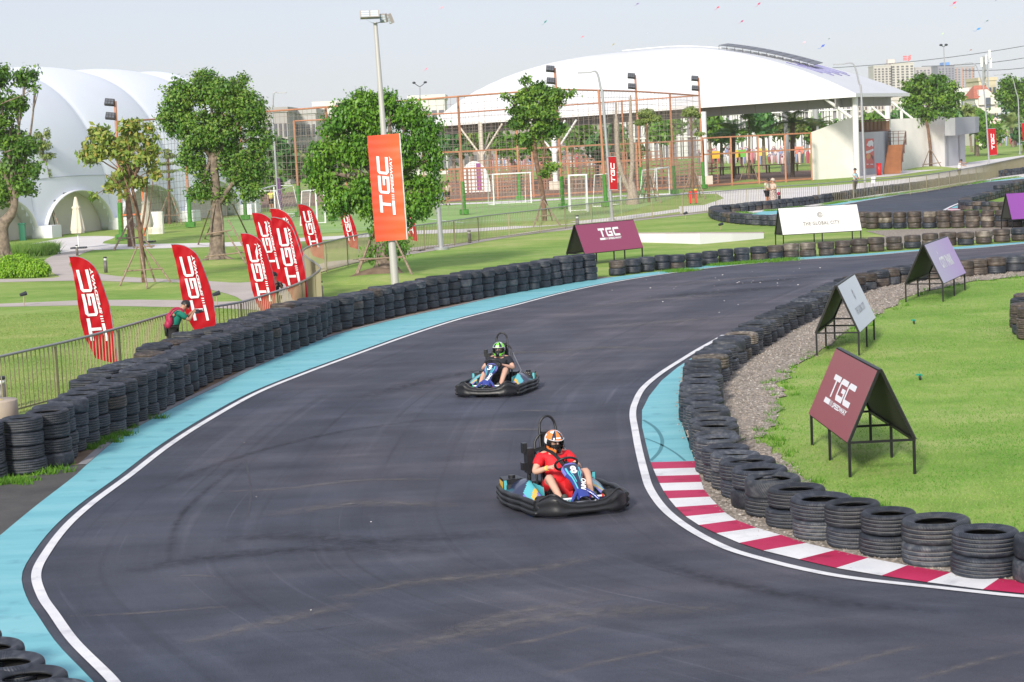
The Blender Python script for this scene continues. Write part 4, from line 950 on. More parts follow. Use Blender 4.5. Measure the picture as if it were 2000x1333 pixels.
# bollard lamps and stake lights
def bollard(x, y, h, label, r=.07, top=M_WHITE):
    p = G(x, y); t = thing("bollard_light", p, label, "bollard light", "bollard lights on the lawns")
    b = MB(); b.lathe([(0, 0), (r, 0), (r, h*.76), (0, h*.76)], 12); b.build("post", M_DARK if top is None else mat("grey_brown_metal", (0.14, 0.13, 0.12), 0.5, 0.2), t)
    b = MB(); b.lathe([(0, h*.76), (r*.5, h*.76), (r*.85, h*.86), (r*.5, h*.93), (0, h*.93)], 12); b.build("reflector", M_WHITE, t)
    b = MB(); b.lathe([(0, h*.92), (r, h*.92), (r, h), (0, h)], 12); b.build("cap", M_DARK, t)
bollard(207, 533, .62, "bollard light on the lawn beside the garden path")
bollard(1128, 446, .62, "grey bollard light on the far side of the railing by the plum board", .08)
bollard(917, 475, .55, "grey bollard light on the grass beside the railing, past the banner pole", .08)
bollard(627, 590, .62, "bollard light at the foot of the fence bend", .08)
bollard(151, 500, .5, "short dark bollard under the folded parasol", .06)
bollard(6, 800, .62, "silver bollard light behind the beige drum", .10)
def spike_light(x, y, h, label):
    p = G(x, y); t = thing("spike_light", p, label, "garden light", "garden spike lights")
    b = MB(); b.tube([(0, 0, 0), (0.01, 0, h)], .018, 6); b.build("stake", mat("pale_stake", (0.40, 0.30, 0.20), 0.7), t)
    b = MB(); b.tube([(-.09, -.05, h+.02), (.09, .05, h+.07)], [.05, .07], 10); b.build("lamp_head", M_DARK, t)
spike_light(47, 598, .33, "garden spike light beside the lower path, nearest the open lawn")
spike_light(424, 601, .36, "garden spike light by the path behind the second feather flag")
spike_light(1339, 428, .25, "garden spike light on the grass near the hairpin")
spike_light(1408, 449, .2, "thin dark stub on the grass in front of the hairpin tyres")
# sprinklers
M_GREENP = mat("teal_plastic", (0.0, 0.25, 0.17), 0.4)
for (x, y, h, lb_) in ((1785, 634, .10, "slim dark lawn sprinkler farther up the lawn"), (1797, 743, .10, "teal-capped lawn sprinkler nearer the maroon board")):
    t = thing("lawn_sprinkler", G(x, y), lb_, "sprinkler", "lawn sprinklers")
    b = MB(); b.lathe([(0, 0), (.02, 0), (.02, .04), (.03, .05), (.03, .06), (.02, .07), (.02, .09), (0, .09)], 10); b.build("stem", M_DARK, t)
    b = MB(); b.box((-.02, 0, .10), (.09, .03, .03)); b.box((.03, 0, .085), (.03, .025, .02)); b.build("nozzle", M_GREENP, t)
# red litter bins
M_REDP = mat("red_bin_paint", (0.65, 0.02, 0.02), 0.4)
def bin_pair():
    p = G(1353, 399); t = thing("red_bin", p, "red bin on posts behind the railing near the hairpin", "bin")
    s = ppm(p)
    for x0, x1 in ((-7, -1), (4, 9)):
        b = MB(); b.box(((x0+x1)/2/s, 0, .42), ((x1-x0)/s, .2, .72)); b.build("bin_body", M_REDP, t)
        b = MB(); b.box(((x0+x1)/2/s, 0, .03), (.05, .05, .06)); b.build("foot", M_DARK, t)
    b = MB(); b.bar((-.25, 0, .68), (.32, 0, .68), .03); b.build("crossbar", M_DARK, t)
    b = MB(); b.ball((6/s, 0, .85), (.10, .1, .07)); b.build("cap", mat("yellow_plastic", (0.75, 0.45, 0.03), 0.5), t)
bin_pair()
p = G(1717, 343); t = thing("red_barrel", p, "red cylinder bin against the grey wall under the hall", "bin")
b = MB(); b.lathe([(0, 0), (.2, 0), (.2, .95), (0, .95)], 16); b.build("barrel_body", M_REDP, t)
b = MB(); b.lathe([(0, .95), (.215, .95), (.215, 1.0), (0, 1.0)], 16); b.build("rim", M_REDP, t)
# beige drum by the wall
p = G(-6, 874); t = thing("beige_drum", p, "beige round plinth with a yellow disc on top, behind the first tyre stacks", "plinth")
b = MB(); b.lathe([(0, 0), (.39, 0), (.375, .76), (.365, .775), (0, .775)], 48); b.build("plinth_body", mat("beige_render", (0.46, 0.38, 0.30), 0.7, noise=.08, nscale=5), t)
b = MB(); b.lathe([(0, .777), (.16, .777), (.16, .779), (0, .779)], 32); b.build("yellow_disc", mat("yellow_disc", (0.85, 0.68, 0.25), 0.5), t)
# soccer goals
def goal(a, bb, h, label, depth=1.0, side=1, back=True):
    A, B = G(*a), G(*bb); c = (A + B) / 2; rz = math.atan2(B.y - A.y, B.x - A.x); L = (B - A).length / 2; r = .05
    t = thing("soccer_goal", c, label, "soccer goal", "white soccer goals on the pitch", rz)
    for s, nm in ((-1, 0), (1, 1)):
        b = MB(); b.tube([(s*L, 0, 0), (s*L, 0, h)], r, 8); b.build("upright", M_WHITE, t)
    b = MB(); b.tube([(-L - r, 0, h), (L + r, 0, h)], r, 8); b.build("crossbar", M_WHITE, t)
    for s in (-1, 1):
        b = MB(); b.tube([(s*L, 0, h), (s*L, side*depth*.8, h - .03), (s*L, side*depth, 0)], .028, 6); b.tube([(s*L, 0, .03), (s*L, side*depth, .03)], .028, 6); b.build("side_frame", M_WHITE, t)
    b = MB(); b.tube([(-L, side*depth, .03), (L, side*depth, .03)], .028, 6); b.tube([(-L, side*depth*.8, h-.03), (L, side*depth*.8, h-.03)], .024, 6); b.build("rear_frame", M_WHITE, t)
    n = MB()
    for k in range(13):
        x = -L + 2*L*k/12; n.bar((x, side*depth*.8, h-.03), (x, side*depth, 0), .008)
    for k in range(8): z = h*k/8; n.bar((-L, side*depth*(1-.2*k/8), z), (L, side*depth*(1-.2*k/8), z), .008)
    n.build("net", mat("net_cord", (0.55, 0.55, 0.52), 0.8), t)
goal((965, 401), (1038, 397), 2.05, "wide white soccer goal seen square on, left of the curved-trunk tree".replace("left of", "next to"), 1.3)
goal((1114, 415.5), (1148, 414), 2.15, "white soccer goal standing side by side with the lamp post, nearest the railing", 2.0)
goal((1185, 404), (1213, 400), 2.0, "white soccer goal half hidden by the small red banner", .9)
goal((1284, 386), (1308, 380), 1.9, "white soccer goal beside the bundled brown net", 1.2)
goal((501, 437), (538, 420), 1.95, "white soccer goal behind the huge ficus trunk", 1.6, -1)
goal((620, 440), (636, 436), 2.0, "white soccer goal partly covered by the leafy round ficus", 1.0)
# low white platform
fr_px = [(1238, 473.5), (1300, 475), (1367, 477.5), (1430, 472), (1492, 466)]; zt = [.36, .39, .44, .33, .22]
fr = [G(*q) for q in fr_px]; t = thing("stage_plinth", (0, 0, 0), "low white wedge-shaped wall on the grass behind the plum board", "low wall")
b = MB(); n_ = len(fr); bk = [p + Vector((.05, .7, 0)) for p in fr]
vs = [p - Vector((0, 0, .03)) for p in fr] + [p + Vector((0, 0, z)) for p, z in zip(fr, zt)] + [p + Vector((0, 0, z)) for p, z in zip(bk, zt)] + [p - Vector((0, 0, .03)) for p in bk]
fs = [(i + r*n_, i+1 + r*n_, i+1 + (r+1)*n_, i + (r+1)*n_) for r in range(3) for i in range(n_-1)] + [(0, n_, 2*n_, 3*n_), (n_-1, 4*n_-1, 3*n_-1, 2*n_-1)]
b.add(vs, fs); b.build("wall_body", mat("white_render", (0.74, 0.74, 0.76), 0.6), t)
b = MB()
for i in range(n_-1): b.bar(fr[i] + Vector((0, .1, zt[i]+.01)), fr[i+1] + Vector((0, .1, zt[i+1]+.01)), .12, ht=.02)
b.build("coping", mat("plum_deck", (0.35, 0.16, 0.22), 0.6), t)
# litter and specks on the tarmac
M_BITS = mat("pale_litter", (0.70, 0.70, 0.68), 0.7); dm = MB(); rd = random.Random(9)
for k in range(90):
    if k < 82: x, y = rd.gauss(1480, 170), rd.gauss(556, 22)
    else: x, y = rd.uniform(300, 1250), rd.uniform(560, 1320)
    if y > 1330 or not (400 < x < 1900) or y < 512 + max(0, (1500-x))*.06: continue
    if x > 1500 - (y - 560)*1.4 and y > 560: continue
    p = G(x, y); r = rd.choice([.006, .009, .013, .02]) if p.y > 45 else rd.choice([.004, .006, .009]); dm.box((p.x, p.y, .008 + r*.3), (r*2, r*1.3, r*.6), 0, rot=rd.uniform(0, 3))
tag(dm.build("track_litter", M_BITS), "tiny pale crumbs scattered over the asphalt", "litter", kind='stuff')
# gravel stones, grass blades
rng = np.random.default_rng(4)
def in_poly(P, poly):
    x, y = P[:, 0], P[:, 1]; ins = np.zeros(len(P), bool); n = len(poly); j = n - 1
    for i in range(n):
        xi, yi, xj, yj = poly[i][0], poly[i][1], poly[j][0], poly[j][1]
        c = ((yi > y) != (yj > y)) & (x < (xj - xi) * (y - yi) / (yj - yi + 1e-12) + xi); ins ^= c; j = i
    return ins
gp = [(p.x, p.y) for p in gpoly]
xs = [p[0] for p in gp]; ys = [p[1] for p in gp]
N = 150000; Q = np.column_stack([rng.uniform(min(xs), max(xs), N), np.minimum(max(ys), min(ys) + (max(ys)-min(ys)) * rng.random(N)**1.7)])
# the stones thin out past the edge rather than stop at a line
Qj = Q + rng.normal(0, .06, Q.shape); Q = Q[in_poly(Qj, gp)]
Q = Q[Q[:, 1] < 62]
n = len(Q); sz = rng.uniform(.010, .026, n) * (1 + (Q[:, 1] - 20) / 60.0)
octa = np.array([[1, 0, 0], [0, 1, 0], [-1, 0, 0], [0, -1, 0], [0, 0, .75]])
ang = rng.uniform(0, 6.28, n); ca, sa = np.cos(ang), np.sin(ang)
V = octa[None] * (sz[:, None, None] * rng.uniform(.6, 1.3, (n, 5, 1)))
X = V[..., 0]*ca[:, None] - V[..., 1]*sa[:, None]*.7; Y = V[..., 0]*sa[:, None] + V[..., 1]*ca[:, None]*.7
V = np.stack([X + Q[:, 0:1], Y + Q[:, 1:2], V[..., 2]*.9 + .021], -1)
me = bpy.data.meshes.new("gravel_stones")
fidx = np.array([[0, 1, 4], [1, 2, 4], [2, 3, 4], [3, 0, 4]]); F = (fidx[None] + (np.arange(n)*5)[:, None, None]).reshape(-1)
me.vertices.add(n*5); me.vertices.foreach_set("co", V.reshape(-1)); me.loops.add(len(F)); me.loops.foreach_set("vertex_index", F.astype(np.int32))
me.polygons.add(n*4); me.polygons.foreach_set("loop_start", np.arange(0, n*12, 3, dtype=np.int32)); me.polygons.foreach_set("loop_total", np.full(n*4, 3, np.int32)); me.update(calc_edges=True)
me.materials.append(island_mat("stone_colours", [(0.12, 0.105, 0.09), (0.30, 0.25, 0.20), (0.42, 0.36, 0.30), (0.22, 0.20, 0.19), (0.55, 0.50, 0.45)], 0.85))
tag(link("gravel", me), "loose tan and grey gravel between the tyres and the lawn", "gravel", kind='stuff')
def blades(name, Q, hmin, hmax, wd, matl, label, z=0.0):
    n = len(Q); a = rng.uniform(0, 6.28, n); h = rng.uniform(hmin, hmax, n); d = wd * rng.uniform(.6, 1.3, n)
    lx = rng.normal(0, .5, n) * h; ly = rng.normal(0, .5, n) * h
    V = np.zeros((n, 3, 3)); V[:, 0, 0] = Q[:, 0] - np.cos(a)*d; V[:, 0, 1] = Q[:, 1] - np.sin(a)*d
    V[:, 1, 0] = Q[:, 0] + np.cos(a)*d; V[:, 1, 1] = Q[:, 1] + np.sin(a)*d; V[:, 2, 0] = Q[:, 0] + lx; V[:, 2, 1] = Q[:, 1] + ly; V[:, 2, 2] = h; V[..., 2] += z
    return tag(bulk(name, V, 3, [matl]), label, "grass", kind='stuff')
M_BLADE = island_mat("lawn_blades", [(0.16, 0.35, 0.055), (0.22, 0.41, 0.075), (0.30, 0.45, 0.12), (0.19, 0.38, 0.065), (0.39, 0.46, 0.18)], 0.8, 0.15, 0.35, noisecols=((0.55, 0.80, 0.50), (1.18, 1.06, 1.15)), nscale=0.5)
lawn = [(p.x, p.y) for p in gin] + [tuple(G(2250, 1100).xy), tuple(G(2250, 535).xy)]
N = 420000; lx0, lx1 = 2.5, 24; Q = np.column_stack([rng.uniform(lx0, lx1, N), 20 + 45 * rng.random(N)**1.5]); Q = Q[Q[:, 0] < Q[:, 1]*.262]
Qj = Q + rng.normal(0, .10, Q.shape); Q = Q[in_poly(Qj, lawn)]
blades("lawn_grass", Q, .012, .034, .007, M_BLADE, "bright mown lawn grass inside the curve")
# tufts along the gravel edge and at the feet of the walls
T = []
for p in gin[::1]:
    if rng.random() < .8:
        c = np.array([p.x + rng.normal(0, .12), p.y + rng.normal(0, .2)]); T.append(c + rng.normal(0, .06, (26, 2)))
for (x0, y0, x1, y1, den) in ((1315, 532, 1345, 529, 40), (1395, 520, 1545, 508, 120), (150, 880, 235, 850, 120), (70, 926, 110, 918, 30), (1610, 400, 1990, 346, 330), (1500, 413, 1570, 405, 60), (1890, 413, 1990, 418, 60), (1430, 415, 1470, 418, 30), (0, 945, 60, 938, 30), (240, 846, 300, 818, 20)):
    for k in range(int(den*(.45 if x0 < 300 else .8))):
        t_ = rng.random(); p = G(x0 + (x1-x0)*t_, y0 + (y1-y0)*t_); sp = .05 if p.y < 60 else .16
        T.append(np.array([p.x, p.y]) + rng.normal(0, .05, 2)*3 + rng.normal(0, sp, (45, 2)))
Q = np.concatenate(T); blades("grass_tufts", Q, .03, .12, .010, island_mat("tuft_blades", [(0.07, 0.20, 0.02), (0.12, 0.30, 0.03), (0.20, 0.36, 0.05)], 0.8, 0.15, 0.3), "wild green grass tufts at the foot of the tyre walls")
N = 160000; Q = np.column_stack([rng.uniform(-16, -4, N), 34 + 40*rng.random(N)**1.4]); Q = Q[(Q[:, 0] > -Q[:, 1]*.262)]
edge = [(p.x, p.y) for p in fpath[:150]] + [(-5, 120), (-60, 120), (-60, 30)]
pth = [[(G(x, y).x, G(x, y).y) for x, y in [(-60, 595), (0, 594), (160, 587), (275, 586), (362, 587), (430, 590), (500, 588), (640, 560), (640, 606), (500, 606), (435, 603), (362, 601), (262, 599), (160, 597), (0, 600), (-60, 602)]]]
keep = in_poly(Q, edge) & ~in_poly(Q, pth[0]); Q = Q[keep]; Q = Q[Q[:, 1] < 61]
blades("park_grass", Q, .012, .035, .010, island_mat("park_blades", [(0.23, 0.33, 0.09), (0.29, 0.38, 0.11), (0.36, 0.42, 0.15), (0.42, 0.43, 0.20)], 0.8, 0.15, 0.35, noisecols=((0.75, 0.88, 0.65), (1.1, 1.04, 1.1)), nscale=0.4), "short park grass beyond the railing")

# ================================================================== PEOPLE
def skin_obj(name, verts, edges, radii, material, parent, subd=1, root=0):
    me = bpy.data.meshes.new(name); me.from_pydata([tuple(v) for v in verts], edges, []); me.update(); me.materials.append(material)
    o = link(name, me, parent)
    md = o.modifiers.new("skin", 'SKIN'); md.use_smooth_shade = True; md.branch_smoothing = 0.6
    for i, r in enumerate(radii):
        sv = me.skin_vertices[0].data[i]; sv.radius = (r, r) if not isinstance(r, tuple) else r; sv.use_root = (i == root)
    if subd:
        s = o.modifiers.new("sub", 'SUBSURF'); s.levels = subd; s.render_levels = subd
    return o
M_SKINL = mat("light_skin", (0.58, 0.34, 0.25), 0.55, noise=.08, nscale=8)
M_SKINT = mat("tan_skin", (0.42, 0.23, 0.15), 0.55, noise=.08, nscale=8)
M_HAIR = mat("black_hair", (0.012, 0.010, 0.010), 0.55)
M_SHOE = mat("dark_olive_shoe", (0.05, 0.058, 0.050), 0.7)
def human(t, J, skin, shirt, lower, lower_end='knee', sleeve=.62, build=1.0, shoe=M_SHOE, hair=M_HAIR, fingers=True, grip=None, face=(1, 0, 0)):
    """J: joint name -> place; one continuous body, clothes and hair as children"""
    V = []; E = []; R = []; ix = {}
    def add(n, p, r, par=None):
        ix[n] = len(V); V.append(Vector(p)); R.append(r * build if n not in ('head', 'crown', 'neck', 'jaw') else r)
        if par: E.append((ix[par], ix[n]))
    add('pelvis', J['pelvis'], .135); add('belly', J['pelvis'].lerp(J['chest'], .5), .135, 'pelvis'); add('chest', J['chest'], .15, 'belly')
    add('collar', J['collar'], .060, 'chest'); add('neck', J['collar'].lerp(J['head'], .45), .052, 'collar'); add('head', J['head'], .088, 'neck'); add('crown', J['head'] + (J['head'] - J['collar']).normalized() * .085, .072, 'head')
    f = Vector(face).normalized()
    for s in 'LR':
        add('sh' + s, J['sh' + s], .066, 'collar'); add('up' + s, J['sh' + s].lerp(J['el' + s], .5), .052, 'sh' + s); add('el' + s, J['el' + s], .043, 'up' + s)
        add('fo' + s, J['el' + s].lerp(J['wr' + s], .4), .040, 'el' + s); add('wr' + s, J['wr' + s], .026, 'fo' + s)
        d = (J['wr' + s] - J['el' + s]).normalized(); palm = J['wr' + s] + d * .055; add('pa' + s, palm, .030, 'wr' + s)
        if fingers:
            g = Vector(grip[s]) if grip else Vector((0, 0, -1)); side = d.cross(g).normalized()
            for k in range(4):
                L = (.040, .046, .043, .034)[k]; o = palm + side * (k - 1.5) * .018 + d * .018
                add(f'f{k}{s}', o + d * L * .6, .0095, 'pa' + s); add(f'g{k}{s}', o + d * L * .8 + g * L * .8, .0085, f'f{k}{s}')
            tb = palm - side * .036; add('th' + s, tb + g * .01, .011, 'pa' + s); add('ti' + s, tb + d * .02 + g * .035, .009, 'th' + s)
        add('hi' + s, J['hi' + s], .098, 'pelvis'); add('tm' + s, J['hi' + s].lerp(J['kn' + s], .5), .080, 'hi' + s); add('kn' + s, J['kn' + s], .058, 'tm' + s)
        add('ca' + s, J['kn' + s].lerp(J['an' + s], .33), .054, 'kn' + s); add('an' + s, J['an' + s], .036, 'ca' + s); add('he' + s, J['to' + s].lerp(J['an' + s], .5), .034, 'an' + s); add('to' + s, J['to' + s], .030, 'he' + s)
    body = skin_obj("body", V, E, R, skin, t, 1)
    # shirt
    V2 = [J['pelvis'].lerp(J['chest'], .0), J['pelvis'].lerp(J['chest'], .5), J['chest'], J['collar'].lerp(J['chest'], .10), J['collar'].lerp(J['head'], .16)]; E2 = [(0, 1), (1, 2), (2, 3), (3, 4)]; R2_ = [.155, .158, .172, .120, .078]
    for s in 'LR':
        i = len(V2); V2 += [J['sh' + s], J['sh' + s].lerp(J['el' + s], sleeve * .55), J['sh' + s].lerp(J['el' + s], sleeve)]; E2 += [(3, i), (i, i+1), (i+1, i+2)]; R2_ += [.084, .075, .070]
    skin_obj("shirt", V2, E2, [r * build for r in R2_], shirt, t, 1)
    k = {'knee': .82, 'thigh': .62, 'ankle': None}[lower_end]
    V3 = [J['pelvis']]; E3 = []; R3 = [.146]
    for s in 'LR':
        i = len(V3); V3 += [J['hi' + s], J['hi' + s].lerp(J['kn' + s], .5)]; E3 += [(0, i), (i, i+1)]; R3 += [.112, .096]
        if k: V3 += [J['hi' + s].lerp(J['kn' + s], k)]; E3 += [(i+1, i+2)]; R3 += [.090]
        else: V3 += [J['kn' + s], J['kn' + s].lerp(J['an' + s], .5), J['kn' + s].lerp(J['an' + s], .93)]; E3 += [(i+1, i+2), (i+2, i+3), (i+3, i+4)]; R3 += [.076, .068, .058]
    skin_obj("shorts" if k else "trousers", V3, E3, [r * build for r in R3], lower, t, 1)
    for s in 'LR':
        d = (J['to' + s] - J['an' + s]); 
        skin_obj("shoe", [J['an' + s] - d*.12, J['an' + s].lerp(J['to' + s], .45), J['to' + s] + d*.08], [(0, 1), (1, 2)], [.048, .050, .040], shoe, t, 1)
    return body
def hair_cap(t, c, up, f, material=M_HAIR, r=.105, long=0.0):
    up = up.normalized(); f = (f - up * f.dot(up)).normalized(); sd = up.cross(f); b = MB(); rnd = random.Random(3)
    def fn(u, v):
        a = 2*math.pi*u; th = v * (1.55 + .55*(1 - math.cos(a)) / 2 + long*(1 - math.cos(a))/2)
        rr = r * (1 + .05*math.sin(9*a)*math.sin(5*th))
        return c + (f*math.cos(a)*.98 + sd*math.sin(a)*.92) * rr*math.sin(th) + up * rr*1.02*math.cos(th)
    b.grid(fn, 24, 10); return b.build("hair", material, t)
def face_bits(t, c, up, f, r=.088):
    up = up.normalized(); f = (f - up * f.dot(up)).normalized(); sd = up.cross(f)
    for s in (-1, 1):
        b = MB(); b.ball(c + f*r*.93 + sd*s*.034 + up*.014, (.013, .013, .008)); b.build("eye", M_HAIR, t)
        b = MB(); b.ball(c + sd*s*r*.98 - f*.005, (.02, .014, .03)); b.build("ear", M_SKINT, t)
    b = MB(); b.tube([c + f*r*.93 + up*.015, c + f*(r+.022) - up*.018], [.009, .016], 6); b.build("nose", M_SKINT, t)
    b = MB(); b.tube([c + f*r*.90 - up*.045 + sd*.022, c + f*r*.97 - up*.045, c + f*r*.90 - up*.045 - sd*.022], .006, 5); b.build("mouth", mat("lips", (0.30, 0.10, 0.08), 0.6), t)
def V_(x, y, z): return Vector((x, y, z))
def standing(k=1.0, **mv):
    J = dict(pelvis=V_(0, 0, .94), chest=V_(0, 0, 1.26), collar=V_(0, 0, 1.40), head=V_(.015, 0, 1.56))
    for s, y in (('L', 1), ('R', -1)):
        J['sh'+s] = V_(0, y*.175, 1.37); J['el'+s] = V_(-.02, y*.23, 1.10); J['wr'+s] = V_(.05, y*.22, .87)
        J['hi'+s] = V_(0, y*.085, .88); J['kn'+s] = V_(.01, y*.10, .49); J['an'+s] = V_(-.02, y*.11, .09); J['to'+s] = V_(.14, y*.12, .035)
    J.update(mv); return {a: b*k for a, b in J.items()}

# ================================================================== KARTS
M_KBLK = mat("kart_black_plastic", (0.012, 0.013, 0.016), 0.42, spec=0.5, noise=.35, nscale=9, bump=.1, bscale=30)
M_KDUST = mat("kart_bumper_plastic", (0.016, 0.017, 0.020), 0.45, spec=0.5, col2=(0.012, 0.013, 0.016), nscale=3)
M_NAVY = mat("kart_navy", (0.012, 0.022, 0.065), 0.3, coat=.4); M_BLUE = mat("kart_blue", (0.025, 0.045, 0.26), 0.3, coat=.4)
M_TEALK = mat("kart_teal", (0.09, 0.46, 0.52), 0.3, coat=.3); M_PURP = mat("kart_violet", (0.17, 0.16, 0.52), 0.3, coat=.3); M_YEL = mat("kart_yellow", (0.72, 0.46, 0.06), 0.35)
M_WHK = mat("kart_white", (0.80, 0.80, 0.82), 0.35); M_METAL = mat("bare_metal", (0.45, 0.45, 0.46), 0.3, 0.9); M_REDK = mat("kart_red", (0.55, 0.02, 0.02), 0.4); M_GRNK = mat("kart_green", (0.02, 0.38, 0.20), 0.4)
M_KTYRE = mat("kart_tyre_rubber", (0.018, 0.018, 0.020), 0.7)
def kart(loc, rz, number, label, tilt=0.0):
    t = thing("go_kart", loc, label, "go-kart", "racing karts on the track", rz)
    # floor and chassis
    b = MB(); b.prism([(.80, -.22), (.80, .22), (.55, .33), (-.5, .33), (-.5, -.33), (.55, -.33)], .045, .06); b.build("floor_tray", M_KBLK, t)
    b = MB()
    for s in (-1, 1):
        b.tube([(-.85, s*.34, .09), (-.2, s*.34, .08), (.45, s*.30, .08), (.80, s*.24, .10)], .018, 8)
    b.tube([(-.52, -.6, .13), (-.52, .6, .13)], .02, 8); b.tube([(.50, -.5, .12), (.50, .5, .12)], .018, 8)
    b.build("chassis_tubes", M_METAL, t)
    # wheels
    for x, y, r, w2 in ((-.52, .53, .138, .19), (-.52, -.53, .138, .19), (.50, .47, .128, .13), (.50, -.47, .128, .13)):
        R_ = Matrix.Rotation(math.pi/2, 4, 'X'); b = MB()
        b.lathe([(r*.55, -w2/2), (r*.9, -w2/2), (r, -w2*.35), (r, w2*.35), (r*.9, w2/2), (r*.55, w2/2)], 20, closed=True)
        b.v = [tuple(R_ @ Vector(v)) for v in b.v]; wh = b.build("wheel", M_KTYRE, t, loc=(x, y, r + .002))
        b = MB(); b.lathe([(0, -w2*.3), (r*.55, -w2*.42), (r*.55, w2*.42), (0, w2*.3)], 16); b.v = [tuple(R_ @ Vector(v)) for v in b.v]; b.build("rim", M_METAL, wh)
    # front bumper
    def fb(u, v):
        y = (u*2 - 1) * .635; a = abs(y) / .635
        x = .985 - .045*a*a - .30*max(0, a - .62)**2 / .1444 * .9
        top = .205 + .125*math.exp(-((a - .72)/.22)**2) - .05*max(0, a - .9)/.1
        if a < .25: top -= .012
        bot = .045 + (.022 if a < .42 else .022*max(0, 1 - (a - .42)/.08))
        z = bot + (top - bot) * v
        bul = .045*math.sin(math.pi*min(1, v*1.05))**.7 + .012*math.sin(3*math.pi*v) - (.03*(v > .9))
        nx = 1 - .75*max(0, a - .62)/.38; ny = math.copysign(max(0, a - .55)/.45, y)
        return Vector((x + bul*nx, y + bul*ny*.8, z))
    b = MB(); b.grid(fb, 56, 14)
    bp = b.build("front_bumper", M_KDUST, t); sm = bp.modifiers.new("th", 'SOLIDIFY'); sm.thickness = .02
    b = MB(); b.tube([fb(i/48, 1.0) + Vector((-.008, 0, .0)) for i in range(49)], .016, 8); b.build("bumper_lip", M_KBLK, bp)
    b = MB()
    for s in (-1, 1):
        q = [fb(.5 + s*.5*x, v) + Vector((.004, 0, 0)) for x, v in ((.38, .80), (.50, .86), (.66, .80), (.78, .70), (.62, .66), (.48, .70))]
        b.add(q, [tuple(range(6)) if s > 0 else tuple(range(6))[::-1]])
    q = [fb(.5 + .5*x, v) + Vector((.004, 0, 0)) for x, v in ((-.24, .80), (-.16, .70), (.16, .70), (.24, .80), (.20, .82), (.14, .74), (-.14, .74), (-.20, .82))]
    b.add(q, [(0, 1, 6, 7), (1, 2, 5, 6), (2, 3, 4, 5)]); b.build("bumper_slots", mat("slot_black", (0.004, 0.004, 0.005), 0.5), bp)
    # side bumpers: stacked ribs running back from the corners
    for s in (-1, 1):
        b = MB()
        for z, r in ((.075, .036), (.145, .040), (.212, .036)):
            path = []
            for i in range(41):
                u = i/40; x = .74 - 1.62*u
                y = .640 + .045*math.sin(math.pi*min(1, u*1.15)) + .03*min(1, max(0, u - .12)*2.2) + .016*abs(math.sin(3.5*math.pi*u)) - .5*max(0, u - .86)**2*14
                path.append((x, s*y, z + .012*math.sin(7*u)))
            b.tube(path, [r*(.75 + .35*abs(math.sin(3.5*math.pi*i/40 + .4))) for i in range(41)], 10)
        b.build("side_bumper", M_KDUST, t)
        b = MB(); b.ball((.68, s*.585, .15), (.12, .07, .10), nu=16, nv=10); b.ball((.66, s*.63, .08), (.13, .06, .045), nu=16, nv=8); b.build("corner_pod", M_KBLK, t)
        # painted side pod
        def sp(u, v, s=s):
            x = .62 - 1.22*u; top = .16 + .19*min(1, u*1.5)**1.2 - .02*max(0, u - .8)*5
            yi, yo = .36 + .05*(1-u), .655 + .045*u
            if v < .3: q = v/.3; return Vector((x, s*yi, .08 + (top - .08)*q))
            q = (v - .3)/.7; return Vector((x, s*(yi + (yo - yi)*q), top - (.16 + .04*u)*q**1.7))
        def spm(u, v):
            w2 = u + .55*(v - .3)
            if v < .3: return 0 if not (.35 < u < .85) else 2
            if u > .93: return 0
            if v > .90: return 0
            if .10 < w2 < .17: return 3
            if w2 < .10: return 4
            if w2 < .38: return 4 if v < .62 else 2
            if w2 < .50 and v < .62: return 3
            if w2 < .72: return 2 if v < .7 else 4
            if w2 < .86: return 0
            return 0
        b = MB(); b.grid(sp, 46, 20, mfn=lambda u, v: {0: 0, 1: 2, 2: 2, 3: 3, 4: 1}[spm(u, v)])
        sp_o = b.build("side_pod", [M_NAVY, M_PURP, M_TEALK, M_YEL], t)
        # white maker lettering on the inner face, tank box behind
        M4 = Matrix(((-1 if s < 0 else 1, 0, 0, .30 if s < 0 else -.35), (0, 0, s*1.0, s*(.352)), (0, 1, 0, .17), (0, 0, 0, 1)))
        b = MB(); b.extr([(.02, -.01), (.50, -.01), (.47, .15), (.05, .15)], M4 @ Matrix.Translation((0, 0, -.006)), .004, 1)
        text_into(b, "RIMO", .14, M4 @ Matrix.Translation((.07, .02, .002 if s > 0 else -.012)), width=.38, bold=.004, shear=.25); b.build("maker_plate", [M_WHK, M_TEALK], sp_o)
        b = MB(); b.prism([(-.50, s*.36), (-.50, s*.66), (-.80, s*.62), (-.80, s*.38)][::(1 if s < 0 else -1)], .10, .34, 0); b.tube([(-.64, s*.50, .34), (-.64, s*.50, .375)], .05, 12, 0)
        b.add([(-.498, s*.60, .12), (-.498, s*.66, .12), (-.498, s*.66, .33), (-.498, s*.62, .33)], [(0, 1, 2, 3)], 2)
        b.add([(-.52, s*.664, .14), (-.78, s*.630, .14), (-.78, s*.630, .31), (-.52, s*.664, .31)], [(0, 1, 2, 3)], 1); b.build("rear_tank", [M_KBLK, M_YEL, M_TEALK], t)
    # rear bumper
    b = MB()
    for z in (.09, .17): b.tube([(-.80, -.64, z), (-.90, -.56, z), (-.96, -.3, z), (-.97, 0, z), (-.96, .3, z), (-.90, .56, z), (-.80, .64, z)], .035, 10)
    b.build("rear_bumper", M_KDUST, t)
    # nose panel: wide shield at the wheel, waist, forked foot
    A = Vector((.34, 0, .60)); B = Vector((.88, 0, .24)); dv = (B - A); nv_ = Vector((-dv.z, 0, dv.x)).normalized(); nv_ = nv_ if nv_.z > 0 else -nv_
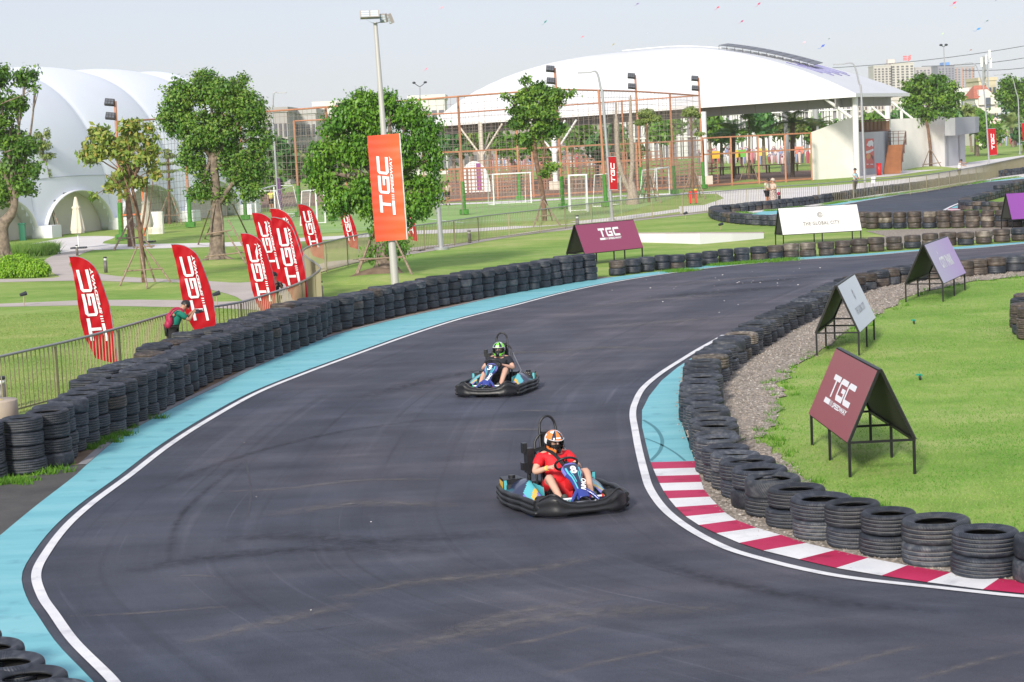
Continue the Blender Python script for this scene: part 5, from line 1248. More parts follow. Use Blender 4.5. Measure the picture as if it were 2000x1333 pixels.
    def hw(v): return float(np.interp(v, [0, .06, .14, .30, .42, .55, .75, .86], [.09, .120, .132, .120, .080, .066, .060, .082]))
    def npf(u, v):
        a = u*2 - 1; y = a*hw(v); return A + dv*v + Vector((0, y, 0)) + nv_*(.03*(1 - a*a) - .035*max(0, abs(a) - .72)/.28) + Vector((0, 0, .015*math.sin(math.pi*v)))
    def npm(u, v):
        a = abs(u*2 - 1)
        if v < .05: return 2
        if a > .80: return 1 if v > .30 else 2
        if v > .80: return 1
        if a > .50 and v > .13: return 3 if (.60 < a < .72) else 1
        if .34 < a < .46 and .26 < v < .6: return 3
        return 0
    b = MB(); b.grid(npf, 30, 44, mfn=lambda u, v: npm(u, v*.86 if False else v))
    b.v = b.v
    np_o = b.build("nose_panel", [M_NAVY, M_BLUE, M_PURP, M_TEALK], t); np_o.modifiers.new("th", 'SOLIDIFY').thickness = .012
    # keep only the shield part of the sheet: the fork continues it
    for s in (-1, 1):
        b = MB(); p0 = A + dv*.78 + Vector((0, s*.05, .01)); p1 = B + Vector((.02, s*.19, -.03))
        b.tube([p0, (p0 + p1)/2 + Vector((.0, 0, .02)), p1], [.034, .026, .020], 6); b.build("fork_leg", M_BLUE, np_o)
        b = MB(); b.add([B + Vector((-.14, s*.13, -.02)), B + Vector((.0, s*.20, -.03)), B + Vector((.0, s*.30, -.06)), B + Vector((-.16, s*.26, -.06))], [(0, 1, 2, 3)]); b.build("fork_gusset", M_TEALK, np_o)
        b = MB(); q = [npf(.5 + s*.37, .10) , npf(.5 + s*.44, .10), npf(.5 + s*.44, .27), npf(.5 + s*.37, .27)]; b.add([v + nv_*.01 for v in q], [(0, 1, 2, 3)]); b.build("white_bar", M_WHK, np_o)
    lay = Matrix.Identity(4); yax = -dv.normalized(); xax = Vector((0, 1, 0))
    for i in range(3): lay[i][0] = xax[i]; lay[i][1] = yax[i]; lay[i][2] = nv_[i]; lay[i][3] = (A + nv_*.043 + Vector((0, 0, .012)))[i]
    b = MB(); text_into(b, number, .19, lay @ Matrix.Translation((-.048, -.215, 0)), bold=.007, shear=.1, width=.088)
    b.build("number", M_WHK, np_o); b = MB()
    b2 = lay @ Matrix.Translation((.035, -.56, .004)) @ Matrix.Rotation(rad(72), 4, 'Z'); text_into(b, "RIMO", .085, b2, bold=.003, shear=.2, width=.22)
    b.build("lettering", M_WHK, np_o)
    # pedals
    for s, m1 in ((-1, M_GRNK), (1, M_REDK)):
        b = MB(); b.tube([(.76, s*.12, .23), (.76, s*.29, .23)], .014, 8, 0)
        for y in (.12, .29): b.tube([(.76, s*(y-.012), .23), (.76, s*(y+.012), .23)], .024, 10, 1)
        b.tube([(.76, s*.2, .23), (.70, s*.2, .06)], .01, 6, 0); b.build("pedal", [M_WHK, m1], t)
    # steering wheel
    c = Vector((.20, 0, .60)); ax = Vector((-.75, 0, .66)).normalized(); e1 = Vector((0, 1, 0)); e2 = ax.cross(e1)
    b = MB(); b.tube([c + (e1*math.cos(a)*.155 + e2*math.sin(a)*.125) for a in [2*math.pi*i/32 for i in range(33)]], .017, 8)
    for a in (0, 2.1, 4.2): b.tube([c - ax*.02, c + (e1*math.cos(a)*.15 + e2*math.sin(a)*.12)], .012, 6)
    b.ball(c - ax*.02, (.045, .055, .045)); b.tube([c - ax*.02, Vector((.55, 0, .30))], .014, 6); b.build("steering_wheel", M_KBLK, t)
    # seat shell
    def seat(u, v):
        a = (u*2 - 1)
        prof = np.interp(v, [0, .3, .5, .75, 1], [.14, .02, -.18, -.34, -.46]), np.interp(v, [0, .3, .5, .75, 1], [.13, .09, .12, .34, .62])
        wd = .20 + .02*math.sin(3*v); side = max(0, abs(a) - .65)/.35
        return Vector((prof[0] + side*.16*(v > .35), a*wd, prof[1] + side*(.15*(1 - v) + .02)))
    b = MB(); b.grid(seat, 18, 22); s0 = b.build("seat", M_KBLK, t); s0.modifiers.new("th", 'SOLIDIFY').thickness = .012
    # roll hoops and head pad
    def hoop(w2, z0, z1, x, r):
        P = [Vector((x + .03, -w2, .12)), Vector((x, -w2*1.02, z0))] + [Vector((x - .02, -w2*math.cos(a), z0 + (z1 - z0)*math.sin(a))) for a in [math.pi*i/14 for i in range(1, 14)]] + [Vector((x, w2*1.02, z0)), Vector((x + .03, w2, .12))]
        b = MB(); b.tube(P, r, 10); b.build("roll_hoop", M_KBLK, t)
    hoop(.115, 1.00, 1.16, -.50, .019); hoop(.20, .78, .95, -.47, .017)
    b = MB(); b.box((-.46, 0, .80), (.06, .20, .32)); b.build("head_pad", M_KBLK, t)
    # electric box and belts on the driver's right
    b = MB(); b.box((-.48, -.29, .58), (.14, .10, .34)); b.box((-.50, -.35, .75), (.10, .06, .14)); b.box((-.50, -.36, .50), (.10, .07, .10)); b.tube([(-.48, -.3, .4), (-.48, -.3, .12)], .03, 8); b.build("belt_box", M_KBLK, t)
    b = MB(); b.box((-.66, .16, .24), (.26, .26, .22)); b.tube([(-.6, .30, .30), (-.75, .40, .26), (-.85, .2, .24)], .03, 8); b.build("motor", M_KBLK, t)
    b = MB(); b.tube([(-.56, .20, .75), (-.35, .42, .40), (-.1, .40, .28)], .012, 6); b.build("stay", M_METAL, t)
    return t
def helmet(t, c, yaw, pitch, c1, c2=(0.80, 0.80, 0.82)):
    R_ = Matrix.Rotation(yaw, 3, 'Z') @ Matrix.Rotation(pitch, 3, 'Y')
    Mc = mat("helmet_" + str(c1), c1, 0.25, coat=.6); Mw = mat("helmet_white", c2, 0.25, coat=.6); Mb = mat("helmet_black", (0.008, 0.010, 0.016), 0.25, coat=.6); Mn = mat("helmet_navy", (0.012, 0.02, 0.045), 0.25, coat=.5)
    def shape(az, z):            # z -1..1
        rr = math.sqrt(max(0, 1 - z*z)) if z > 0 else (1 - .18*z*z if z > -.9 else .85 - .3*(abs(z) - .9)/.1)
        fx = .158 * rr; fy = .128 * rr
        x = math.cos(az)*fx; y = math.sin(az)*fy
        if z < 0 and math.cos(az) > 0: x += .030*math.cos(az)**2*min(1, -z*1.6)
        if z < 0 and math.cos(az) < 0: x *= 1 + .12*z
        return Vector((x, y, .145*z))
    def zf(v): return math.cos(math.pi*v*.5)*1.0 if v < .5 else None
    def fn(u, v):
        az = (u*2 - 1)*math.pi; z = 1 - 2*v*.985 if True else 0
        z = math.cos(v*math.pi*.62) / 1.0 if v < .8065 else -(v - .8065)/.1935
        # even spacing: top dome by angle, then straight down
        z = math.cos(v*math.pi*.8) if v*.8 <= .5 else -(v*.8 - .5)/.3
        return c + R_ @ shape(az, z)
    def zz(v): return math.cos(v*math.pi*.8) if v*.8 <= .5 else -(v*.8 - .5)/.3
    def mf(u, v):
        az = abs(u*2 - 1)*180; z = zz(v)
        if az < 62 and -.44 < z < .34: return None
        if z > .30:
            if az < 22: return 0 if z > .62 else (1 if z > .48 else 0)
            if az < 48: return 3
            if az < 100: return 0 if z < .85 else 1
            return 1 if z < .6 else 0
        if z < -.92: return 1
        if az < 20: return 2
        if az < 38: return 0 if z < -.45 else 2
        if az < 80: return 0 if z > -.62 and z < -.36 else (1 if z < -.80 else 2)
        if z > -.15: return 1 if az < 120 else 0
        return 2
    b = MB(); b.grid(fn, 72, 36, mfn=mf); h = b.build("helmet", [Mc, Mw, Mb, Mn], t); h.modifiers.new("th", 'SOLIDIFY').thickness = -.012
    Mv = mat("clear_visor", (0.75, 0.78, 0.80), 0.08, trans=1.0)
    if not Mv.get("thin"):
        Mv["thin"] = 1; nt_ = Mv.node_tree; tb = nt_.nodes.new("ShaderNodeBsdfTransparent"); gl = nt_.nodes.new("ShaderNodeBsdfGlossy"); gl.inputs["Roughness"].default_value = .08
        tb.inputs["Color"].default_value = (.92, .93, .94, 1)
        fr_ = nt_.nodes.new("ShaderNodeFresnel"); fr_.inputs[0].default_value = 1.5; mx2 = nt_.nodes.new("ShaderNodeMixShader")
        nt_.links.new(fr_.outputs[0], mx2.inputs[0]); nt_.links.new(tb.outputs[0], mx2.inputs[1]); nt_.links.new(gl.outputs[0], mx2.inputs[2]); nt_.links.new(mx2.outputs[0], nt_.nodes["Material Output"].inputs["Surface"])
    b = MB(); b.grid(lambda u, v: c + R_ @ (shape((u*2 - 1)*1.12, -.42 + .76*v) * 1.03), 20, 8); b.build("visor", Mv, h)
    b = MB(); b.tube([c + R_ @ (shape((i/16*2 - 1)*1.12, .34)*1.035) for i in range(17)], .005, 6); b.build("visor_rim", Mw, h)
    # face inside: eyes, nose, black mask
    for s in (-1, 1):
        b = MB(); b.ball(c + R_ @ Vector((.098, s*.032, .012)), (.012, .014, .008)); b.build("eye", M_HAIR, t)
        b = MB(); b.tube([c + R_ @ Vector((.098, s*.012, .032)), c + R_ @ Vector((.092, s*.052, .030))], .006, 5); b.build("brow", mat("brow_brown", (0.10, 0.05, 0.03), 0.8), t)
    b = MB(); b.tube([c + R_ @ Vector((.098, 0, .015)), c + R_ @ Vector((.118, 0, -.015))], [.010, .015], 6); b.build("nose", M_SKINL, t)
    b = MB(); b.grid(lambda u, v: c + R_ @ Vector((.118*math.cos((u*2-1)*1.2), .098*math.sin((u*2-1)*1.2), -.022 - .06*v + .012*math.cos((u*2-1)*3))), 16, 6); b.build("mask", M_HAIR, t)
def driver(loc, rz, label, shirt, lower, hcol, hyaw, hpitch, belt, kneeL=(.24, .25, .47), kneeR=(.24, -.24, .46), skin=M_SKINL, name="person"):
    t = thing(name, loc, label, "person", None, rz)
    J = dict(pelvis=V_(-.16, 0, .22), chest=V_(-.28, 0, .54), collar=V_(-.30, 0, .70), head=V_(-.265, 0, .855),
             shL=V_(-.29, .185, .655), shR=V_(-.29, -.185, .655), elL=V_(-.16, .31, .47), elR=V_(-.16, -.33, .46), wrL=V_(.055, .185, .555), wrR=V_(.055, -.195, .545),
             hiL=V_(-.16, .10, .20), hiR=V_(-.16, -.10, .20), knL=V_(*kneeL), knR=V_(*kneeR), anL=V_(.58, .21, .17), anR=V_(.58, -.21, .17), toL=V_(.70, .21, .26), toR=V_(.70, -.21, .26))
    human(t, J, skin, shirt, lower, 'knee', .66, 1.08, grip={'L': (.5, -.75, -.4), 'R': (.5, .75, -.4)}, face=(1, 0, 0))
    helmet(t, J['head'] + Vector((.01, 0, .0)), hyaw, hpitch, hcol)
    if belt:
        b = MB(); P = [Vector((-.44, -.24, .70)), Vector((-.31, -.15, .755)), Vector((-.12, -.05, .69)), Vector((-.04, .06, .52)), Vector((-.02, .17, .34))]
        P = spline(P, 5)
        for p, q in zip(P, P[1:]): b.bar(p, q, .012, ht=.045)
        b.build("harness_strap", M_KBLK, t)
    return t
M_RSHIRT = mat("red_jersey", (0.68, 0.008, 0.018), 0.7, bump=.3, bscale=14); M_RSHORT = mat("red_shorts", (0.55, 0.008, 0.014), 0.7, bump=.3, bscale=14)
M_NSHIRT = mat("dark_navy_cotton", (0.010, 0.012, 0.022), 0.8, bump=.3, bscale=14)
KSC = {}
def kplace(front_px, heading):
    f = G(*front_px); h = Vector((math.sin(rad(heading)), -math.cos(rad(heading)), 0)); return f - h*.94, math.atan2(h.y, h.x)
k1, r1 = kplace((1150, 1012), 18); kart(k1, r1, "8", "blue and teal go-kart number 8 with a red-shirted driver")
d8 = driver(k1, r1, "person in red jersey, red shorts and orange-black helmet driving the kart", M_RSHIRT, M_RSHORT, (0.80, 0.22, 0.04), rad(8), rad(14), True, kneeR=(.20, -.25, .44), kneeL=(.26, .26, .50))
b = MB(); q = V_(.055, -.195, .545); e = V_(-.16, -.33, .46); dd = (e - q).normalized(); b.tube([q + dd*.02, q + dd*.05], .036, 12); b.build("yellow_wristband", mat("yellow_band", (0.80, 0.62, 0.12), 0.6), d8)
k2, r2 = kplace((945, 780), -15); kart(k2, r2, "3", "blue and teal go-kart number 3 with a driver in black, farther up the track")
driver(k2, r2, "person in black T-shirt and black shorts with a green helmet driving the farther kart", M_NSHIRT, M_NSHIRT, (0.22, 0.72, 0.06), rad(2), rad(4), False, kneeL=(.20, .25, .50), kneeR=(.22, -.20, .42))

for o in list(COL.objects):
    if o.type == 'EMPTY' and o.get("category") in ("go-kart", "person"):
        f = .94 if o.location.y < 30 else .905
        o.scale = (f, f, f)

# ================================================================== TREES
M_BARK = mat("grey_bark", (0.20, 0.155, 0.12), 0.9, noise=.35, nscale=6, bump=.8, bscale=14)
M_BARK2 = mat("brown_bark", (0.17, 0.10, 0.065), 0.9, noise=.35, nscale=6, bump=.7, bscale=16)
M_WOOD = mat("weathered_stake", (0.27, 0.20, 0.145), 0.85, noise=.25, nscale=9)
LEAFM = {
 'ficus': island_mat("ficus_leaves", [(0.052, 0.139, 0.021), (0.087, 0.203, 0.026), (0.139, 0.278, 0.034), (0.197, 0.325, 0.046), (0.064, 0.162, 0.023)], 0.5, 0.4, 0.22, noisecols=((0.62, 0.75, 0.6), (1.25, 1.15, 1.0)), nscale=.9),
 'ficusy': island_mat("yellowing_leaves", [(0.06, 0.17, 0.025), (0.11, 0.26, 0.035), (0.20, 0.34, 0.05), (0.085, 0.22, 0.03), (0.27, 0.36, 0.08)], 0.5, 0.4, 0.22, noisecols=((0.65, 0.75, 0.6), (1.2, 1.1, 1.0)), nscale=.9),
 'bright': island_mat("bright_leaves", [(0.063, 0.198, 0.021), (0.115, 0.282, 0.026), (0.188, 0.365, 0.042), (0.104, 0.251, 0.031)], 0.45, 0.45, 0.25, noisecols=((0.6, 0.75, 0.6), (1.25, 1.15, 1.0)), nscale=.9),
 'dry': island_mat("dry_mixed_leaves", [(0.13, 0.24, 0.04), (0.24, 0.34, 0.06), (0.40, 0.42, 0.10), (0.17, 0.30, 0.05), (0.50, 0.34, 0.10)] if True else [(0.131, 0.217, 0.043), (0.290, 0.348, 0.072), (0.464, 0.435, 0.116), (0.174, 0.290, 0.058), (0.600, 0.362, 0.102)], 0.6, 0.3, 0.25),
 'deep': island_mat("deep_leaves", [(0.029, 0.116, 0.036), (0.058, 0.174, 0.043), (0.116, 0.261, 0.058), (0.043, 0.145, 0.029)], 0.5, 0.4, 0.15),
 'pine': island_mat("almond_leaves", [(0.131, 0.203, 0.058), (0.217, 0.290, 0.072), (0.304, 0.362, 0.102), (0.174, 0.246, 0.072)], 0.6, 0.3, 0.25),
 'bush': island_mat("lime_bush_leaves", [(0.16, 0.36, 0.02), (0.25, 0.47, 0.03), (0.33, 0.52, 0.05)], 0.5, 0.3, 0.3),
}
def leaf_cloud(blobs, n, size, rng, droop=.3, clump=0.0, shell=.55):
    """blobs: (centre, rx, ry, rz); leaves lie in twig clumps spread through each blob"""
    vol = np.array([b[1]*b[2]*b[3] for b in blobs])**.85; pk = rng.choice(len(blobs), n, p=vol/vol.sum())
    C_ = np.array([tuple(b[0]) for b in blobs])[pk]; Rr = np.array([b[1:4] for b in blobs])[pk]
    d = rng.normal(size=(n, 3)); d /= np.linalg.norm(d, axis=1)[:, None]; r = (shell + (1 - shell)*rng.random(n))**.8
    r = np.where(rng.random(n) < .15, r*1.12, r)
    P = C_ + d*Rr*r[:, None]
    if clump:
        m_ = max(1, n//34); K = P[:m_]; a = rng.integers(0, m_, n); P = K[a] + rng.normal(0, clump, (n, 3)) * np.array([1, 1, .75]); d = d[:m_][a]*.7 + rng.normal(0, .4, (n, 3)); d /= np.linalg.norm(d, axis=1)[:, None]
    nrm = d + rng.normal(0, .45, (n, 3)) + np.array([0, 0, .35]); nrm /= np.linalg.norm(nrm, axis=1)[:, None]
    tdir = rng.normal(size=(n, 3)) + np.array([0, 0, -droop*3]); tdir -= nrm*(tdir*nrm).sum(1)[:, None]; tdir /= np.linalg.norm(tdir, axis=1)[:, None]
    s = np.cross(nrm, tdir); L = size*rng.uniform(.7, 1.4, n)[:, None]; W = L*.30
    V = np.stack([P - tdir*L*.5, P + s*W, P + tdir*L*.6, P - s*W], 1)
    V[:, 1] += nrm*L*.08; V[:, 3] += nrm*L*.08
    return V
def tree(base, label, crown, trunk, leaf, n, lsize, mats=None, bark=None, group=None, clump=.0, depth=1.0, name="tree", seed=1, limbs=None, trunk_r=None, shell=.55, roots=0, droop=.3, kind_cat="tree"):
    """crown: (px, py, rx, ry[, depth offset m]) in photo px; trunk: list of (px, py, radius m)"""
    p0 = G(*base); t = thing(name, p0, label, kind_cat, group); rg = np.random.default_rng(seed); rnd = random.Random(seed)
    s = ppm(p0); B = []
    for c in crown:
        D = p0.y + (c[4] if len(c) > 4 else rnd.uniform(-.5, .5)*c[2]/s)
        q = AT(c[0], c[1], D) - p0; B.append((q, c[2]/s*.88, c[2]/s*depth*.88, c[3]/s*.88))
    V = leaf_cloud(B, n, lsize, rg, droop, clump, shell)
    o = bulk("crown", V, 4, [LEAFM[leaf]], parent=t)
    b = MB(); P = [AT(x, y, p0.y) - p0 for x, y, r in trunk]; P[0].z = -0.05
    b.tube(spline(P, 5), list(np.interp(np.linspace(0, 1, (len(P)-1)*5+1), np.linspace(0, 1, len(P)), [r for _, _, r in trunk])), 12)
    top = P[-1]
    for k in range(roots):
        a = 6.28*k/roots + rnd.uniform(-.3, .3); r0_ = trunk[0][2]; q0 = P[0].lerp(P[1], rnd.uniform(.35, .8))
        b.tube(spline([q0 + Vector((math.cos(a), math.sin(a), 0))*r0_*.55, q0*.5 + Vector((math.cos(a)*r0_*.95, math.sin(a)*r0_*.95, 0)), Vector((math.cos(a+.2)*r0_*1.5, math.sin(a+.2)*r0_*1.5, .02))], 4), [.05, .05, .06, .07, .08, .08, .07, .06, .05], 6)
    b.build("trunk", bark or M_BARK, t)
    b = MB(); 
    for q, rx, ry, rz in B:
        st = P[-1].lerp(P[max(0, len(P)-2)], rnd.uniform(0, .6)); m1 = st.lerp(q, .5) + Vector((rnd.uniform(-.15, .15), rnd.uniform(-.15, .15), -.05*rz)); rr = trunk[-1][2]*.7
        b.tube(spline([st, m1, q], 4), [rr*(1 - .8*i/8) for i in range(9)], 6)
        for k in range(3):
            e = q + Vector((rnd.uniform(-.7, .7)*rx, rnd.uniform(-.7, .7)*ry, rnd.uniform(-.5, .7)*rz)); b.tube([m1.lerp(q, .6), e], [rr*.35, rr*.1], 5)
    for l in (limbs or []):
        Q = [AT(x, y, p0.y + dd) - p0 for x, y, dd in l[0]]; b.tube(spline(Q, 5), [l[1]*(1 - .7*i/(len(Q)*5-5)) for i in range(len(Q)*5-4)], 7)
    b.build("limbs", bark or M_BARK, t)
    return t, p0, s
def stakes(base, legs, rings, label, r=.035):
    """wooden props: legs (top px, foot px), rings: list of bar ends in px"""
    p0 = G(*base); t = thing("tree_prop", p0, label, "tree prop", "wooden props round young trees")
    n = len(legs)
    for i, (a, f) in enumerate(legs):
        g = G(*f); top = AT(a[0], a[1], p0.y + (g.y - p0.y)*.15); b = MB(); b.tube([g - p0, top - p0], [r, r*.8], 7); b.build("pole", M_WOOD, t)
    for a, c, da in rings:
        b = MB(); b.tube([AT(a[0], a[1], p0.y + da) - p0, AT(c[0], c[1], p0.y + da) - p0], r*.8, 7); b.build("crosspiece", M_WOOD, t)
    return t
def mound(x, y, r, h, matl=None, name="grass_mound"):
    p = G(x, y); b = MB(); b.lathe([(r, -.01), (r*.8, h*.25), (r*.5, h*.7), (r*.2, h*.96), (0.01, h)], 28); o = b.build(name, matl or M_GRASS, None, loc=(p.x, p.y, .002)); tag(o, kind='structure')
# big ficus on the park lawn
tree((424, 512), "big ficus with pale fluted trunk and propped roots on the park lawn",
     [(350, 190, 32, 38), (395, 175, 36, 34), (440, 185, 38, 34), (485, 210, 36, 38), (505, 262, 26, 48), (490, 325, 34, 40), (345, 232, 34, 36), (385, 255, 40, 44), (435, 260, 42, 50), (465, 330, 36, 40), (375, 310, 26, 40), (395, 365, 20, 30), (490, 372, 24, 22), (405, 148, 12, 16), (470, 160, 14, 14), (440, 385, 22, 14), (372, 382, 16, 12)],
     [(424, 512, .50), (424, 490, .33), (424, 440, .28), (422, 400, .22), (420, 350, .18), (415, 300, .15)], 'ficusy', 34000, .125, roots=11, seed=2, clump=.15, limbs=[([(424, 400, 0), (405, 370, .2), (390, 330, .2), (380, 280, 0)], .12), ([(426, 400, 0), (445, 372, -.2), (465, 340, -.3), (485, 290, 0)], .13), ([(418, 505, 0), (412, 450, -.3), (420, 400, -.25)], .07), ([(432, 508, 0), (436, 450, -.35), (428, 395, -.25)], .07)])
mound(424, 514, 1.9, .12)
stakes((424, 512), [((412, 440), (400, 466)), ((446, 430), (492, 512)), ((455, 400), (497, 486)), ((410, 410), (387, 478)), ((442, 455), (482, 517))], [((402, 458), (452, 450), -.5), ((400, 502), (484, 492), -.9)], "long grey poles and bars propping the big ficus trunk", .04)
# leafy round ficus behind the banner
tree((752, 536), "round dense ficus with drooping leaves behind the orange banner",
     [(690, 225, 40, 32), (748, 205, 24, 22), (725, 240, 30, 30), (800, 228, 36, 30), (830, 262, 28, 34), (655, 250, 30, 22), (628, 300, 26, 26), (640, 350, 34, 26), (668, 392, 34, 28), (720, 380, 40, 44), (790, 380, 44, 46), (842, 312, 18, 30), (836, 365, 22, 30), (696, 295, 46, 40), (772, 300, 48, 44), (705, 192, 18, 14), (760, 194, 16, 12), (852, 250, 12, 16), (612, 330, 12, 18), (655, 412, 22, 14), (745, 440, 20, 34), (770, 480, 22, 34), (735, 500, 18, 22), (715, 200, 16, 14), (812, 400, 30, 26), (620, 355, 16, 20), (780, 440, 20, 28), (848, 380, 14, 20)],
     [(752, 536, .40), (752, 500, .34), (752, 450, .30), (752, 400, .26), (750, 350, .2)], 'bright', 40000, .125, seed=3, clump=.16, roots=7, droop=.9)
stakes((752, 536), [((722, 470), (696, 543)), ((726, 462), (702, 526)), ((772, 468), (808, 544)), ((745, 420), (694, 538))], [((700, 508), (792, 502), -.8), ((705, 512), (750, 505), .5)], "brown props round the ficus behind the orange banner", .045)
mound(748, 546, 2.3, .16); mound(738, 540, 1.1, .30, M_DIRT, "dirt_mound")
# thin multi-stem tree with yellowing leaves
tree((282, 557), "thin many-stemmed tree with yellowing sparse leaves, heavily propped",
     [(215, 270, 22, 24), (250, 262, 26, 22), (290, 272, 24, 24), (200, 300, 18, 20), (235, 305, 26, 22), (275, 305, 22, 24), (300, 330, 16, 24), (250, 335, 26, 18), (215, 365, 20, 12), (192, 378, 16, 10), (270, 350, 22, 18), (255, 245, 16, 10), (290, 250, 10, 10), (298, 300, 10, 18), (235, 385, 14, 8)],
     [(282, 557, .09), (278, 500, .085), (272, 440, .08), (262, 385, .06), (250, 330, .045)], 'dry', 3000, .17, bark=M_BARK2, seed=4, clump=.10, shell=.2,
     limbs=[([(276, 450, 0), (284, 400, .2), (288, 340, .2), (292, 280, .1)], .05), ([(272, 440, 0), (262, 400, -.2), (244, 350, -.2), (232, 300, 0)], .05), ([(268, 410, 0), (246, 372, .2), (222, 352, .3), (205, 340, .3)], .025), ([(280, 460, 0), (290, 430, .1), (296, 380, .1), (300, 330, 0)], .03)])
stakes((282, 557), [((268, 482), (232, 563)), ((272, 478), (288, 565)), ((276, 478), (305, 555)), ((280, 480), (337, 556))], [((242, 530), (318, 525), -.3), ((266, 484), (302, 480), 0)], "four brown poles tied round the thin yellowing tree", .035)
mound(282, 559, 1.6, .10)
tree((257, 482), "second thin stem tree with yellow-green leaves behind the propped one",
     [(180, 300, 14, 20), (195, 265, 16, 18), (240, 290, 16, 16), (240, 350, 9, 12)],
     [(257, 482, .20), (254, 430, .17), (248, 380, .12), (238, 330, .08)], 'dry', 2600, .26, bark=M_BARK2, seed=14, clump=.2, shell=.2)
stakes((257, 482), [((257, 425), (222, 490)), ((250, 430), (262, 486)), ((262, 440), (296, 485))], [((228, 466), (284, 464), -.3), ((248, 438), (264, 438), 0)], "grey poles propping the stem behind the thin tree", .05)
# tree at the edge with leaning pale trunk
tree((8, 512), "old ficus with leaning tan trunk cut by the picture edge",
     [(-5, 150, 26, 32), (5, 195, 34, 22), (52, 150, 24, 20), (35, 205, 22, 18), (70, 172, 12, 10), (10, 270, 34, 32), (50, 285, 30, 24), (-20, 240, 36, 40), (20, 330, 36, 36), (45, 360, 26, 26), (0, 380, 34, 26), (60, 330, 18, 24), (18, 230, 18, 16)],
     [(8, 512, .42), (4, 470, .32), (6, 440, .27), (24, 415, .2), (30, 385, .14)], 'ficus', 12000, .16, seed=5, clump=.16, shell=.3, roots=5,
     limbs=[([(4, 300, 0), (30, 290, -.5), (60, 272, -.6)], .05), ([(-20, 215, 0), (10, 200, -.4), (40, 188, -.5), (62, 175, -.6)], .04), ([(2, 450, 0), (-8, 420, .2), (-4, 390, .2)], .14)])
# slender almond trees
def almond(base, ytop, cx, tiers, label, seed, n=1500, leaf='pine', r=.10, stake=True, size=.13, lean=0):
    x, y = base; p = G(x, y); s = ppm(p)
    tr = [(x, y, r), (x + (cx - x)*.5, (y + ytop)/2, r*.75), (cx, ytop + 6, r*.35)]
    tree(base, label, tiers, tr, leaf, n, size, bark=M_BARK2, seed=seed, shell=.1, group="slender staked young trees", depth=1.0)
    if stake:
        h = (y - ytop)
        k = 1.05*s
        stakes(base, [((x + dx*.15*k, y - 2.0*s*.85), (x + dx*k*.75, y + dy)) for dx, dy in ((-1, 1), (1, 1), (-.4, -2), (.6, -2))], [((x - .62*k, y - .55*s), (x + .62*k, y - .55*s), -.1)], "stake props of the " + label.split(" with")[0].split(",")[0], .04)
almond((96, 462), 262, 82, [(82, 285, 24, 12), (92, 305, 22, 8), (75, 265, 12, 10), (70, 300, 16, 6), (92, 262, 10, 14), (95, 340, 8, 14)], "tall slender tree with a tufted top before the dome's first opening", 21, 1700)
almond((88, 462), 300, 62, [(60, 382, 18, 8), (70, 400, 16, 5)], "short side-leaning sapling next to the dome", 22, 500, stake=False)
almond((331, 438), 292, 329, [(330, 305, 18, 8), (328, 320, 24, 4), (330, 335, 22, 3.5), (331, 350, 14, 3), (333, 372, 8, 3), (325, 296, 12, 6)], "tiered thin tree behind the net before the middle dome opening", 23, 1300)
almond((1267, 396), 214, 1262, [(1262, 222, 22, 12), (1250, 240, 16, 7), (1280, 232, 16, 9), (1262, 236, 26, 6)], "flat-topped young tree just past the red lamp banner", 24, 2600)
almond((1354, 388), 206, 1349, [(1349, 218, 18, 12), (1338, 224, 10, 6), (1362, 226, 10, 7), (1366, 262, 14, 5)], "small brush-topped tree beside the cage corner post", 25, 1700)
almond((1463, 354), 200, 1463, [(1463, 214, 16, 10), (1460, 228, 18, 8), (1452, 258, 18, 9), (1478, 254, 14, 10), (1448, 272, 12, 7), (1468, 244, 10, 14)], "two-tiered young tree in front of the orange frame fence", 26, 2600, 'bright')
mound(1463, 356, 1.6, .2)
almond((1118, 372), 268, 1118, [(1118, 278, 10, 6), (1110, 290, 12, 5), (1126, 296, 10, 5)], "small young tree under the hall's near eave", 27, 700, 'ficus', stake=False)
# curved-trunk tree in the middle
tree((1064, 436), "curved-trunk tree with windblown leaves by the soccer goals",
     [(1020, 196, 24, 20), (1050, 180, 24, 18), (1075, 195, 22, 20), (1040, 215, 30, 18), (1072, 222, 28, 16), (1090, 188, 14, 12), (1110, 185, 14, 7), (985, 190, 10, 6), (1024, 160, 6, 10), (1015, 240, 22, 14), (1055, 250, 24, 12), (1030, 270, 26, 12), (1088, 250, 16, 8), (1075, 262, 18, 8), (1100, 200, 12, 6), (1012, 218, 14, 14), (1078, 328, 14, 10), (1062, 338, 8, 5), (1035, 292, 10, 5), (1068, 350, 6, 5)],
     [(1064, 436, .14), (1060, 380, .12), (1050, 330, .12), (1043, 280, .13), (1047, 250, .10), (1052, 225, .07)], 'ficus', 8200, .19, bark=M_BARK2, seed=6, clump=.15, shell=.25, group=None)
stakes((1064, 436), [((1061, 383), (1042, 444)), ((1058, 386), (1094, 441)), ((1060, 380), (1048, 436)), ((1063, 384), (1080, 434))], [((1048, 423), (1083, 420), -.3)], "crossed brown poles propping the curved-trunk tree", .04)
mound(1064, 438, 1.8, .15)
